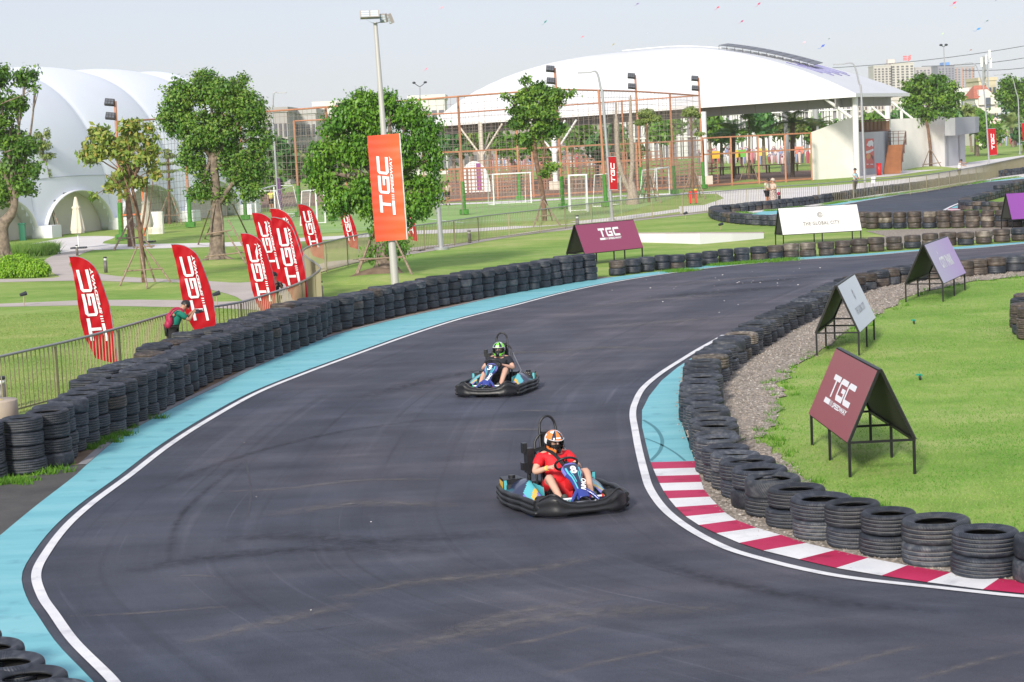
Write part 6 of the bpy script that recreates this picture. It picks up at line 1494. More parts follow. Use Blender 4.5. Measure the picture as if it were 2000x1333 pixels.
# right hand tree before the cream building
tree((1818, 329), "round open tree with forked trunk in front of the cream building",
     [(1775, 172, 22, 16), (1800, 158, 22, 14), (1830, 160, 20, 16), (1852, 175, 22, 18), (1785, 190, 22, 18), (1815, 185, 26, 20), (1845, 200, 24, 20), (1868, 188, 14, 14), (1790, 215, 20, 14), (1818, 222, 22, 14), (1775, 205, 12, 14), (1850, 222, 16, 8), (1795, 236, 12, 6)],
     [(1818, 329, .17), (1817, 290, .15), (1812, 250, .13), (1805, 218, .10)], 'ficus', 7600, .30, bark=M_BARK2, seed=7, clump=.22, shell=.3)
stakes((1818, 329), [((1816, 290), (1800, 332)), ((1818, 292), (1840, 330)), ((1816, 288), (1812, 326))], [((1802, 322), (1838, 318), -.3)], "thin poles tied to the forked tree by the cream building", .05)
mound(1815, 331, 2.4, .25)
tree((2010, 300), "leafy tree cut by the picture edge beside the palm",
     [(1972, 165, 18, 14), (1990, 185, 18, 16), (1960, 190, 14, 14), (1978, 205, 16, 10), (2010, 170, 20, 20), (2000, 215, 18, 14)], [(2010, 300, .2), (2006, 250, .16), (1998, 210, .1)], 'ficus', 6500, .32, seed=8, clump=.3, shell=.3)
# feather palms
def palm(base, top, label, R, seed, n=26, prop=True, leaf='pine', up=.9):
    p = G(*base); t = thing("palm_tree", p, label, "palm tree", "palms around the hall"); tp = AT(top[0], top[1], p.y) - p; rnd = random.Random(seed)
    b = MB(); H = tp.length; b.tube([Vector((0, 0, -.05)), tp*.4, tp], [R*.065, R*.055, R*.07], 10); b.build("trunk", M_BARK, t)
    V = []
    for k in range(n):
        a = rnd.uniform(0, 6.28); el = rnd.uniform(.15, 1.35)*up; d = Vector((math.cos(a)*math.cos(el), math.sin(a)*math.cos(el), math.sin(el))); L = R*rnd.uniform(.8, 1.1)
        P = [tp + d*L*u + Vector((0, 0, -.45*L*u*u)) for u in np.linspace(0, 1, 9)]
        for i in range(8):
            ax = (P[i+1] - P[i]).normalized(); sd = ax.cross(Vector((0, 0, 1)));
            if sd.length < .1: continue
            sd.normalize()
            for s in (-1, 1):
                for j in (0, .5):
                    q = P[i].lerp(P[i+1], j); w2 = L*.20*math.sin(math.pi*(.12 + .85*(i + j)/8)); e = q + sd*s*w2 + ax*w2*.7 + Vector((0, 0, -.25*w2)); th = ax*L*.022
                    V.append([tuple(q - th), tuple(e), tuple(q + th)])
    bulk("fronds", np.array(V), 3, [LEAFM[leaf]], parent=t); return t
palm((1978, 288), (1975, 246), "young palm with upright yellow-green fronds near the picture edge", 3.6, 1, 30)
palm((1898, 298), (1893, 243), "palm behind the low grey block with a shaggy trunk", 2.4, 2, 12)
def bgtree(x, y, w_, h_, D, label, leaf, seed, n=900, name="tree"):
    """tree far behind: pixel place of the crown, distance"""
    c = AT(x, y, D); s = FPX/D; p = Vector((c.x, D, 0)); t = thing(name, p, label, "tree", "trees behind the hall"); rg = np.random.default_rng(seed); q = c - p
    B = [(q + Vector((rg.uniform(-.5, .5)*w_/s, rg.uniform(-1, 1), rg.uniform(-.4, .4)*h_/s)), w_*.55/s, w_*.5/s, h_*.5/s) for _ in range(6)]
    bulk("crown", leaf_cloud(B, n, .55, rg, .4, .5, .2), 4, [LEAFM[leaf]], parent=t)
    b = MB(); b.tube([Vector((0, 0, 0)), Vector((q.x*.5, 0, q.z*.6)), q], [.22, .16, .08], 8); b.build("trunk", M_BARK, t)
BG = [(885, 285, 34, 26, 205), (920, 270, 30, 24, 215), (955, 262, 28, 26, 212), (1000, 285, 28, 20, 200), (1130, 268, 30, 26, 205), (1165, 292, 22, 22, 198), (1195, 262, 20, 26, 208), (1235, 300, 22, 18, 200), (1290, 260, 20, 20, 208), (1310, 245, 16, 18, 214), (1385, 240, 18, 26, 210), (1408, 262, 20, 14, 214),
      (1490, 238, 18, 24, 208), (1545, 252, 20, 22, 212), (1590, 258, 18, 16, 214), (1640, 258, 14, 12, 216), (1700, 240, 14, 10, 216), (1755, 236, 18, 10, 218), (1860, 238, 20, 26, 225), (1880, 225, 18, 18, 228), (1905, 228, 18, 16, 232), (1908, 245, 20, 14, 229), (1940, 262, 22, 14, 226), (2000, 262, 16, 14, 235), (540, 300, 24, 34, 190), (580, 320, 22, 28, 195), (610, 330, 20, 20, 200), (525, 348, 16, 14, 180), (1070, 300, 20, 14, 203)]
kinds_ = ['deep', 'ficus', 'bright', 'pine']; adj = ['dark', 'dense', 'fresh green', 'dull olive']
places = ["behind the net, first beside the round ficus", "behind the net between two orange posts", "under the hall's pointed end", "behind the first goal", "behind the hall's pale column", "behind the middle orange post", "behind the lamp with the red banner", "behind the bundled net", "behind the flat-topped tree", "over the flat-topped tree", "at the cage corner", "below the fascia", "beside the two-tiered tree", "in the middle of the glass front", "near the white wall's slope", "above the white wall", "behind the white corner column", "over the brown balcony", "beside the forked tree", "over the low grey block", "under the red-roofed house", "beside the shaggy palm", "behind the red lamp banner", "behind the young palm", "beside the purple banner", "behind the net left of centre".replace("left of centre", "near the ficus"), "behind the second post", "low beside the dome", "under the hall eave"]
for i, (x, y, w2, h2, D) in enumerate(BG):
    k = (i*7 + i//3) % 4; bgtree(x, y, w2, h2, D, f"{adj[k]} tree {places[i]}", kinds_[k], 40 + i)
palm((1432, 348), (1432, 262), "small palm inside the hall's glass side, first from the cage", 3.2, 5, 22, leaf='ficus', up=.8)
palm((1548, 346), (1548, 240), "green palm in the middle of the hall opening", 3.0, 6, 22, leaf='bright', up=.8)
palm((1590, 342), (1590, 246), "yellowish palm near the sloped white wall", 3.0, 7, 22, leaf='dry', up=.7)
# bushes
def bush(x, y, w_, h_, label, leaf='bush', n=3500, size=.09, seed=1):
    p = G(x, y); s = ppm(p); t = thing("bush", p, label, "bush", "clipped lime bushes by the path"); rg = np.random.default_rng(seed)
    bulk("foliage", leaf_cloud([(Vector((0, 0, h_*.45/s)), w_/s/2, w_/s/2, h_/s*.55), (Vector((w_*.15/s, -.1, h_*.35/s)), w_/s*.42, w_/s*.4, h_/s*.45), (Vector((-w_*.18/s, .1, h_*.3/s)), w_/s*.38, w_/s*.4, h_/s*.4)], n, size, rg, -1.2, 0, .75), 4, [LEAFM[leaf]], parent=t)
    b = MB()
    for k in range(5): b.tube([(0, 0, 0), (rg.uniform(-.3, .3), rg.uniform(-.3, .3), h_*.5/s)], .02, 5)
    b.build("stems", M_BARK2, t)
bush(66, 542, 62, 38, "fluffy lime bush at the path corner, frontmost of the clump", seed=1)
bush(15, 543, 60, 44, "fluffy lime bush cut by the picture edge", seed=2)
bush(40, 528, 54, 34, "lime bush behind the two front ones", seed=3)
rgp = np.random.default_rng(8); Q = []
for k in range(420):
    tt = rgp.random(); p = G(18 + 92*tt, 500 - 6*tt + rgp.uniform(-4, 5)); Q.append((p.x, p.y))
Q = np.repeat(np.array(Q), 9, 0) + rgp.normal(0, .08, (420*9, 2)); rng = np.random.default_rng(12)
blades("spiky_border_plants", Q, .35, .6, .03, island_mat("spiky_leaves", [(0.08, 0.20, 0.03), (0.16, 0.30, 0.05), (0.26, 0.38, 0.09)], 0.6, 0.3, 0.2), "bed of spiky green plants behind the lime bushes")
for o in COL.objects:
    if o.name.startswith("spiky_border"): o["category"] = "plants"

# ================================================================== THE HALL
M_MEMB = mat("white_membrane", (0.62, 0.635, 0.665), 0.55, noise=.02, nscale=.4)
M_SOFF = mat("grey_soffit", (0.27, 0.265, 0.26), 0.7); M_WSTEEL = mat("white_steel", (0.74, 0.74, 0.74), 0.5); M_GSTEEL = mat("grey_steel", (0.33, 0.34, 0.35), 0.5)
AR = G(1674, 351); AL0 = G(943, 373); dl = (AL0 - AR).normalized(); nb = Vector((-dl.y, dl.x, 0)); nb = nb if nb.y > 0 else -nb
LEN = 0
for k in range(600):
    q = AR + dl * (k*.1)
    if proj(q)[0] < 846: break
LEN = k*.1; DEP = 15.0
hall = thing("membrane_hall", AR, "huge open-sided hall under a white cushion roof beyond the pitch", "hall")
ZE = lambda a: np.interp(a, [-1, 1], [5.85, 6.65])
def roofp(a, b_, lift=0.0):
    ea = 3.3 if a < .0 else 1.75
    aa = a if a < 0 else a
    f = 1 - abs(aa)**ea; g = 1 - abs(b_)**1.9
    z = ZE(a) + 5.1*min(f, g)**.95 if min(f, g) > 0 else ZE(a)
    return dl*(LEN*(1 - (a+1)/2)) + nb*(DEP*(b_+1)/2) + Vector((0, 0, z + lift))
def sgn(u): return u*2 - 1
b = MB(); b.grid(lambda u, v: roofp(sgn(u), sgn(v)), 120, 60, smooth=False); rf = b.build("roof_membrane", M_MEMB, hall)
b = MB()
for (p, q) in (((-1, -1), (1, -1)), ((1, -1), (1, 1)), ((-1, -1), (-1, 1))):
    P = [roofp(p[0] + (q[0]-p[0])*i/20, p[1] + (q[1]-p[1])*i/20) + Vector((0, 0, -.12)) for i in range(21)]
    for x, y in zip(P, P[1:]): b.bar(x, y, .16, ht=.28)
b.build("eave_beam", M_WSTEEL, hall)
b = MB()
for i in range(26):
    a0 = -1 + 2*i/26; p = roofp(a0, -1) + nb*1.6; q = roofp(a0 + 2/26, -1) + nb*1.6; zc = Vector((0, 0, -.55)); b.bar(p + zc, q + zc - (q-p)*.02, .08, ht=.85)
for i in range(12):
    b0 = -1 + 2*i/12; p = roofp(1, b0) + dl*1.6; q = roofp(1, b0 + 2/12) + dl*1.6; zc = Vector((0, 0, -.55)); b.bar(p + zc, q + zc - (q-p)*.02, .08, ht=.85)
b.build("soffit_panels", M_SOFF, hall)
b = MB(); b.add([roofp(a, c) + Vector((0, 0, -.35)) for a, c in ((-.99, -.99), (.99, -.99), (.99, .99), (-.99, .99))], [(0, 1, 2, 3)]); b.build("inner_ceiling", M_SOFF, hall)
def col_at(px, base_y, r, matl, braces=False, block=True, top=None, inset=0.0):
    p = G(px, base_y); z = 5.8 if top is None else top; loc = p - AR
    b = MB(); b.tube([loc, loc + Vector((0, 0, z))], r, 10); c = b.build("column", matl, hall)
    if braces:
        b = MB()
        for sx in (-1, 1): b.tube([loc + Vector((0, 0, 2.9)), loc + dl*sx*2.1 + Vector((0, 0, 5.6))], .09, 6)
        b.tube([loc + Vector((0, 0, 2.9)), loc + nb*2.2 + Vector((0, 0, 5.6))], .09, 6); b.build("brace", matl, c)
    if block: b = MB(); b.box(loc + Vector((0, 0, .35)), (1.1, .9, .7)); b.build("footing", M_CREAM2, c)
M_CREAM2 = mat("cream_render", (0.62, 0.56, 0.47), 0.75, noise=.06, nscale=2); M_CREAMW = mat("ivory_render", (0.86, 0.83, 0.77), 0.7, noise=.04, nscale=1)
col_at(944, 373, .20, M_CREAM2, True); col_at(1086, 371, .22, M_WSTEEL, True); col_at(1378, 361, .26, M_WSTEEL); col_at(1674, 350, .24, M_WSTEEL, block=False, top=6.5)
col_at(1202, 358, .2, M_GSTEEL); col_at(1538, 338, .22, M_GSTEEL, top=5.9); col_at(1596, 330, .3, M_GSTEEL, top=6.0, block=False); col_at(1736, 322, .26, M_WSTEEL, top=6.4, block=False); col_at(1702, 312, .2, M_WSTEEL, top=6.4, block=False); col_at(1763, 318, .16, M_WSTEEL, top=6.3, block=False)
b = MB(); ZT = lambda px, py, base: (AT(px, py, base.y) - AR)
cb = G(1674, 350); b.tube([ZT(1612, 193, cb), ZT(1662, 230, cb)], .14, 7); b.build("diagonal_strut", M_WSTEEL, hall); b = MB(); cb2 = G(1736, 322); b.tube([ZT(1694, 202, cb2), ZT(1735, 235, cb2)], .12, 7); b.build("diagonal_strut", M_WSTEEL, hall); b = MB(); b.tube([ZT(1742, 200, cb2), ZT(1782, 232, cb2)], .12, 7); b.build("diagonal_strut", M_WSTEEL, hall); b = MB(); b.tube([ZT(1730, 190, cb2), ZT(1736, 235, cb2)], .1, 7)
b.build("diagonal_strut", M_WSTEEL, hall)
# vent / panel rack near the crest
b = MB()
for i in range(12):
    a0, a1 = .28 + .44*i/12, .28 + .44*(i+1)/12
    p, q = roofp(a0, -.12, .30 + .02), roofp(a1 - .004, -.12, .30 + .02); p2, q2 = roofp(a0, .16, .50), roofp(a1 - .004, .16, .50)
    b.add([p, q, q2, p2, p + Vector((0, 0, .05)), q + Vector((0, 0, .05)), q2 + Vector((0, 0, .05)), p2 + Vector((0, 0, .05))], [(0, 3, 2, 1), (4, 5, 6, 7), (0, 1, 5, 4), (1, 2, 6, 5), (2, 3, 7, 6), (3, 0, 4, 7)])
    b.bar(roofp(a0, -.12), p, .05)
b.build("roof_panels", mat("dark_panel", (0.10, 0.105, 0.12), 0.35), hall)
b = MB(); b.tube([roofp(-.2 + .9*i/20, -.02, .12) for i in range(21)], .05, 6); b.build("ridge_cable", M_WSTEEL, hall)
b = MB()
for i in range(7):
    a_, c_ = .62 + .03*(i % 2), -.35 + i*.14
    b.bar(roofp(a_, c_, .04), roofp(a_ + .16, c_ + .01, .04), .22, ht=.03)
b.build("roof_print", mat("violet_roof_print", (0.16, 0.14, 0.42), 0.6), rf)
# sloped ivory wall, grey wall with poster, stair, balcony
w0, w1 = G(1585, 352), G(1669, 346.5)
t = thing("sloped_wall", w0, "ivory wall with rising top edge at the hall corner", "wall"); d = w1 - w0; zl = (352 - 260)/FPX*w0.y; zr = (346.5 - 229)/FPX*w1.y; k = nb*.4
b = MB(); b.add([Vector((0, 0, 0)), d, d + Vector((0, 0, zr)), Vector((0, 0, zl)), k, d + k, d + k + Vector((0, 0, zr)), k + Vector((0, 0, zl))], [(0, 1, 2, 3), (7, 6, 5, 4), (0, 4, 5, 1), (1, 5, 6, 2), (2, 6, 7, 3), (3, 7, 4, 0)]); b.build("wall_body", M_CREAMW, t)
g0, g1 = G(1676, 346), G(1741, 333)
t = thing("grey_wall_block", g0, "grey wall block with red poster under the hall corner", "wall"); d = g1 - g0; zt_ = (346 - 259)/FPX*g0.y; k = Vector((1.0, 3.0, 0))
M_GWALL = mat("pale_grey_render", (0.46, 0.47, 0.50), 0.75, noise=.04, nscale=1)
def slab(d, z, k, z0=0.0): 
    b = MB(); o = Vector((0, 0, z0)); b.add([o, d + o, d + Vector((0, 0, z)), Vector((0, 0, z)), k + o, d + k + o, d + k + Vector((0, 0, z)), k + Vector((0, 0, z))], [(0, 1, 2, 3), (7, 6, 5, 4), (0, 4, 5, 1), (1, 5, 6, 2), (2, 6, 7, 3), (3, 7, 4, 0)]); return b
slab(d, zt_, k).build("wall_body", M_GWALL, t)
def wallpt(px, py, a, b2, off=.03):
    """a photo point lying on the vertical plane through ground points a, b2, pushed off toward the viewer"""
    dd = (b2 - a).normalized(); n = Vector((dd.y, -dd.x, 0)); n = n if n.y < 0 else -n
    r = ray(px, py); o = Vector((0, 0, CAM_H)); tt = (a + n*off - o).dot(n)/r.dot(n); return o + r*tt
q = [wallpt(x, y, g0, g1) - g0 for x, y in ((1690, 329.5), (1708, 329), (1706.5, 271), (1689.5, 271.5))]
b = MB(); b.add(q, [(0, 1, 2, 3)]); po = b.build("poster", MATS["red_bin_paint"], t)
b = MB()
def pq(u, v): return q[0].lerp(q[1], u).lerp(q[3].lerp(q[2], u), v) + Vector((0, -.02, 0))
def blob(pts, mi): b.add([pq(*p) for p in pts], [tuple(range(len(pts)))], mi)
blob([(.15, .78), (.4, .92), (.8, .95), (.95, .86), (.9, .72), (.7, .78), (.5, .72), (.3, .76)], 0); blob([(.1, .58), (.55, .62), (.9, .66), (.95, .60), (.5, .52), (.12, .50)], 0)
blob([(.1, .40), (.35, .52), (.6, .45), (.5, .34), (.25, .28)], 1); blob([(.6, .48), (.92, .40), (.9, .25), (.7, .35)], 2); blob([(.15, .12), (.35, .12), (.35, .16), (.15, .16)], 0); blob([(.55, .12), (.85, .12), (.85, .15), (.55, .15)], 0)
b.build("poster_figures", [M_WHITEINK, mat("poster_orange", (0.75, 0.35, 0.08), 0.5), mat("poster_dark", (0.15, 0.01, 0.03), 0.5)], po)
M_RUST = mat("red_brown_timber", (0.30, 0.115, 0.045), 0.7, noise=.12, nscale=2); M_BRNM = mat("brown_metal", (0.13, 0.06, 0.045), 0.6)
st0 = G(1740, 341); t = thing("stair", st0, "broad red-brown stair with brown handrails rising to the balcony", "staircase")
b = MB()
for i in range(16):
    y = 334 - i*3.15 + 0; f = i/15; yl = 335 - 51*f
    xl, xr = 1726 + 9*f, 1759 + 8*f
    p, q2 = AT(xl, yl, st0.y + i*.06) - st0, AT(xr, yl - 1.5, st0.y + i*.06) - st0
    b.add([p, q2, q2 + Vector((0, .30, 0)), p + Vector((0, .30, 0)), p - Vector((0, 0, .24)), q2 - Vector((0, 0, .24)), q2 + Vector((0, .30, -.24)), p + Vector((0, .30, -.24))], [(0, 1, 2, 3), (4, 5, 1, 0), (5, 6, 2, 1), (7, 4, 0, 3)])
b.build("treads", M_RUST, t)
b = MB()
for i in (0, 5, 10, 15):
    f = i/15; p = AT(1761 + 8*f, 334 - 51*f, st0.y + i*.06) - st0; b.bar(p, p + Vector((0, 0, 1.1)), .06)
for z in (.55, 1.1): b.bar(AT(1761, 334, st0.y) - st0 + Vector((0, 0, z)), AT(1769, 283, st0.y + .9) - st0 + Vector((0, 0, z)), .05)
for x in (1735, 1745, 1755, 1770): p = AT(x, 283, st0.y + .95) - st0; b.bar(p, p + Vector((0, 0, 1.1)), .05)
for z in (.3, .6, .9, 1.1): b.bar(AT(1735, 283.5, st0.y + .95) - st0 + Vector((0, 0, z)), AT(1770, 282, st0.y + .95) - st0 + Vector((0, 0, z)), .04)
b.build("handrail", M_BRNM, t)
t = thing("balcony_rail", st0, "brown see-through balcony railing above the grey wall", "railing"); D_ = g0.y + 2.5
b = MB(); b.bar(AT(1675, 236.5, D_) - st0, AT(1737, 233.5, D_) - st0, .09); b.bar(AT(1676, 258, D_) - st0, AT(1737, 254.5, D_) - st0, .14)
for i in range(9): x = 1677 + 60*i/8; b.bar(AT(x, 257.5 - .05*(x-1677), D_) - st0, AT(x, 236.5 - .05*(x - 1677), D_) - st0, .06)
b.build("rail_frame", M_BRNM, t)
b = MB(); b.add([AT(x, y, D_ + .05) - st0 for x, y in ((1677, 257), (1737, 254), (1737, 236), (1677, 239))], [(0, 1, 2, 3)]); b.build("infill", mat("bronze_infill", (0.22, 0.12, 0.06), 0.5), t)
# cream building with the grey block
c0, c1 = G(1742, 335), G(1846, 326)
t = thing("cream_building", c0, "long cream single-storey building behind the forked tree", "building"); d = c1 - c0; slab(d, (335 - 234)/FPX*c0.y, Vector((2, 6, 0))).build("wall", M_CREAMW, t)
e0 = G(1846, 326); e1 = G(1886, 322)
t = thing("grey_block", e0, "low grey block with overhanging box top, ending the cream building", "building"); d = e1 - e0; slab(d, (326 - 262)/FPX*e0.y, Vector((1, 5, 0))).build("wall", M_GWALL, t)
ov = [wallpt(x, y, e0, e1, .8) - e0 for x, y in ((1866, 265), (1905, 260), (1905, 228.5), (1865.5, 230))]
b = MB(); kk = Vector((1.5, 5, 0)); b.add(ov + [p + kk for p in ov], [(0, 1, 2, 3), (7, 6, 5, 4), (0, 4, 5, 1), (1, 5, 6, 2), (2, 6, 7, 3), (3, 7, 4, 0)]); b.build("upper_box", mat("shaded_face_grey", (0.36, 0.375, 0.41), 0.7), t)  # grey paints the shade on the box's right-hand face beside the cream one
ov2 = [AT(1845.5, 265.5, c0.y + 4) - e0, ov[0], ov[3], AT(1845.5, 231.5, c0.y + 4) - e0]; b = MB(); b.add(ov2, [(0, 1, 2, 3)]); b.build("side_face", M_CREAMW, t)
b = MB(); q = [wallpt(x, y, e0, e1, .05) - e0 for x, y in ((1850.5, 324), (1853.5, 324), (1852.5, 266), (1849.5, 266))]; b.add(q, [(0, 1, 2, 3)]); q = [wallpt(x, y, e0, e1, .05) - e0 for x, y in ((1874, 322), (1876.5, 322), (1875.5, 266), (1873, 266))]; b.add(q, [(0, 1, 2, 3)]); b.build("door_slit", M_GSTEEL, t)
t = thing("electric_cabinet", G(1768, 331), "grey electric cabinet on the cream wall by the stair", "cabinet"); b = MB(); b.box((0, 0, 1.3), (.7, .3, 1.5)); b.build("cabinet_body", M_GWALL, t)
t = thing("white_meter_box", G(1706, 375), "small white box on the railing near the leaning man", "box"); b = MB(); b.box((0, 0, .75), (.26, .16, .42)); b.build("box_body", M_WHITE, t); b = MB(); b.tube([(0, 0, 0), (0, 0, .55)], .03, 6); b.build("post", M_GALV, t)

# ================================================================== ORANGE FRAME FENCE AND NET CAGE
M_ORP = mat("orange_paint", (0.46, 0.20, 0.11), 0.6, noise=.1, nscale=3); M_SLEEVE = mat("green_padding", (0.06, 0.21, 0.03), 0.85, noise=.2, nscale=8)
fL, fM, fR = G(830, 398), G(1376, 366.5), G(1586, 353)
t = thing("orange_frame_fence", fL, "orange steel frame fence in front of the hall", "fence")
def seg_fence(a, b2, n, h, mid_z, nm="post"):
    for i in range(n + 1):
        p = a.lerp(b2, i/n) - fL; b = MB(); b.box(p + Vector((0, 0, h/2)), (.12, .12, h)); b.build(nm, M_ORP, t)
    b = MB()
    for z in (h, mid_z, .15): b.bar(a - fL + Vector((0, 0, z)), b2 - fL + Vector((0, 0, z)), .11)
    b.build("rail", M_ORP, t)
seg_fence(fL, fM, 8, 3.6, 2.35); seg_fence(fM, fR, 4, 3.75, 2.5)
# timber play lattice and benches behind it
t = thing("timber_lattice", G(840, 388), "red-brown timber lattice screens under the near half of the hall", "lattice"); o_ = t.location.copy(); b = MB(); rnd = random.Random(4)
for seg_ in range(16):
    p = G(872 + seg_*32, 384 - seg_*1.4) + Vector((0, rnd.uniform(1, 9), 0)) - o_; w2 = rnd.uniform(1.6, 2.6); h2 = rnd.uniform(1.6, 2.9)
    for i in range(6): b.bar(p + Vector((w2*i/5, 0, 0)), p + Vector((w2*i/5, 0, h2)), .08)
    for i in range(8): b.bar(p + Vector((0, .05, h2*i/7)), p + Vector((w2, .05, h2*i/7)), .07)
    b.build("lattice", mat("pale_redwood", (0.33, 0.165, 0.11), 0.75), t); b = MB()
b = MB()
for seg_ in range(6):
    p = G(1395 + seg_*30, 344 - seg_*1.6) - o_
    b.box(p + Vector((0, 0, .75)), (1.7, .7, .08)); b.box(p + Vector((-.6, 0, .37)), (.1, .5, .74)); b.box(p + Vector((.6, 0, .37)), (.1, .5, .74)); b.build("bench", M_BRNM, t); b = MB()
t = thing("arched_panel", G(928, 376), "white half-round play panel with a violet strip behind the net", "panel"); s = ppm(t.location)
b = MB(); P = [(-1.3, 0)] + [(-1.3 + 2.6*(1 - math.cos(a))/2, 2.6*math.sin(a)**.8) for a in [math.pi*i/16 for i in range(1, 16)]] + [(1.3, 0)]
b.extr(P, Matrix(((1, 0, 0, 0), (0, 0, -1, 0), (0, 1, 0, 0), (0, 0, 0, 1))), .12); b.build("panel_body", M_WSTEEL, t)
b = MB(); b.box((.35, -.16, 1.3), (.35, .04, 2.2)); b.build("strip", mat("violet_print", (0.28, 0.05, 0.25), 0.6), t)
# cage
cage = thing("pitch_net_cage", G(1100, 409), "tall orange posts carrying a grey safety net round the soccer pitch", "net cage"); co_ = cage.location.copy()
M_FLB = mat("floodlight_black", (0.02, 0.02, 0.025), 0.5)
def cpost(base, top, sleeve=True, light=0):
    p = G(*base); tp = AT(top[0], top[1], p.y) - co_; q = p - co_
    b = MB(); b.tube([q, tp], .075, 8); po_ = b.build("post", M_ORP, cage)
    if sleeve: b = MB(); dd = (tp - q).normalized(); b.tube([q, q + dd*2.0], .125, 10); b.build("padding", M_SLEEVE, po_); b = MB(); b.box(q + Vector((0, 0, .18)), (.55, .5, .28)); b.build("planter", M_SLEEVE, po_)
    if light:
        for i in range(light):
            b = MB(); c = tp + Vector((-.28, -.1, -.05 - i*.72*1.0)); R_ = Euler((-.5, .12, 0)).to_matrix(); b.box(c, (.50, .18, .36), mtx=R_); f_ = b.build("floodlight", M_FLB, po_)
            b = MB()
            for j in (-1, 0, 1):
                for l in (-.5, .5): b.box(c + R_ @ Vector((j*.15, -.10, l*.15)), (.12, .02, .12), mtx=R_)
            b.build("lens", mat("dark_lens", (0.10, 0.11, 0.13), 0.3), f_)
    return p
E0 = cpost((1100, 409), (1083.5, 133), True, 2); cpost((907, 420), (894, 188)); cpost((585, 424), (574, 236)); cpost((650, 432), (636, 210))
F0 = cpost((1184, 405), (1169, 176)); g_ = cpost((1254, 382), (1240.5, 147), True, 2); cpost((1318, 380), (1308, 182)); I0 = cpost((1375, 369), (1364, 152), True, 2)
cpost((1015, 392), (1007, 206)); cpost((1222, 372), (1214, 196), False); cpost((237, 470), (225, 198), True, 2); cpost((372, 445), (357, 228)); cpost((480, 430), (468, 222)); cpost((403, 418), (393, 260), True); cpost((678, 405), (671, 206), False, 2)
rl = lambda a, b2: (AT(a[0], a[1], a[2]) - co_, AT(b2[0], b2[1], b2[2]) - co_)
RAILS = [((229, 238, 118), (357, 230, 126)), ((357, 230, 126), (468, 222, 128)), ((468, 222, 128), (636, 210, 122)), ((636, 210, 122), (894, 189, 122)), ((894, 189, 122), (1084, 175, 124.5)), ((1084, 175, 124.5), (1169, 177, 127)), ((1169, 177, 127), (1241, 179, 137)), ((1241, 179, 137), (1308, 183, 140)), ((1308, 183, 140), (1364, 187, 152)),
         ((574, 237, 150), (894, 221, 150)), ((894, 221, 150), (1007, 213, 152)), ((1007, 213, 152), (1175, 201, 156)), ((1175, 201, 156), (1364, 187, 154))]
b = MB()
for a, c in RAILS: p, q = rl(a, c); b.tube([p, q], .06, 6)
b.build("top_rail", M_ORP, cage)
b = MB(); rnd = random.Random(8)
for a, c in RAILS:
    p, q = rl(a, c); L = (q - p).length; n = int(L/.42); p0 = p.copy(); q0 = q.copy(); p0.z = q0.z = 0
    for i in range(n + 1):
        f = i/n; x0 = p.lerp(q, f); x1 = p0.lerp(q0, f); b.bar(x0, x1 + Vector((.03*math.sin(i), 0, .05)), .017)
    for k in range(1, 17):
        f = k/17; P = [p.lerp(p0, f + .004*math.sin(j*1.3 + k)).lerp(q.lerp(q0, f + .004*math.sin(j*1.3 + k)), j/6) for j in range(7)]
        for x, y in zip(P, P[1:]): b.bar(x, y, .017)
b.build("net", mat("grey_net_cord", (0.24, 0.20, 0.175), 0.9), cage)
t = thing("bundled_net", G(1236, 400), "brown netting gathered into two hanging bundles ending in a heap", "net"); o_ = t.location.copy(); b = MB()
for top, wd in (((1203, 198), .13), ((1231, 186), .13)):
    P = [AT(top[0], top[1], o_.y) - o_, AT(top[0] + 1, 250, o_.y) - o_, AT(top[0] + 4, 310, o_.y) - o_, AT((top[0]+1228)/2 + 3, 350, o_.y) - o_, AT(1230, 375, o_.y) - o_]
    b.tube(spline(P, 5), [wd*(.25 + .9*min(1, i/5) + .12*math.sin(i*1.7)) for i in range(21)], 12)
b.lathe([(.42, 0), (.40, .3), (.30, .8), (.18, 1.3), (.06, 1.55)], 14); b.build("netting", mat("brown_netting", (0.34, 0.28, 0.23), 0.95, noise=.3, nscale=18, bump=1.0, bscale=30), t)

# ================================================================== THE RIBBED WHITE DOME
ax = Vector((2.75, 8.2, 0)); axn = ax.normalized(); nn = Vector((axn.y, -axn.x, 0)); F0_ = Vector((-25.0, 120.5, 0)); HW = 7.8; HT = 10.25
dome = thing("ribbed_dome", F0_, "enormous white ribbed air dome with low arched openings beyond the park", "dome")
def domep(k, th):
    """k lobe number, th 0 at the near foot, pi at the far foot"""
    c = .962 + .038*math.sqrt(abs(math.cos(math.pi*(k + .03)))); e = 1.0
    if k > 2.7: e = max(0, 1 - ((k - 2.7)/.42)**2.5)**.45
    n = 2.2; ct, s_ = math.cos(th), math.sin(th)
    x = math.copysign(abs(ct)**(2/n), ct)*HW*c*(.6 + .4*e); z = abs(s_)**(2/n)*HT*c*e
    return ax*k + nn*(x - HW) + Vector((0, 0, z))
KS = [-3 + 5.8*i/116 for i in range(117)]
def inarch(u, v):
    k = -3 + 6.1*u; kk = round(k)
    if kk > 2: return 0
    p = domep(k, v*math.pi)
    if v < .5 and abs(k - kk) < .44 and p.z < 2.45*math.sqrt(max(0, 1 - ((k - kk)/.455)**2)): return None
    return 0
b = MB(); b.grid(lambda u, v: domep(-3 + 6.1*u, v*math.pi), 244, 90, mfn=inarch); b.build("membrane", mat("dome_membrane", (0.76, 0.80, 0.86), 0.5, noise=.015, nscale=.3), dome)
M_ARCHW = mat("arch_rim_white", (0.76, 0.78, 0.80), 0.5); M_ARCHB = mat("beige_recess", (0.62, 0.58, 0.52), 0.8, noise=.05, nscale=.6)
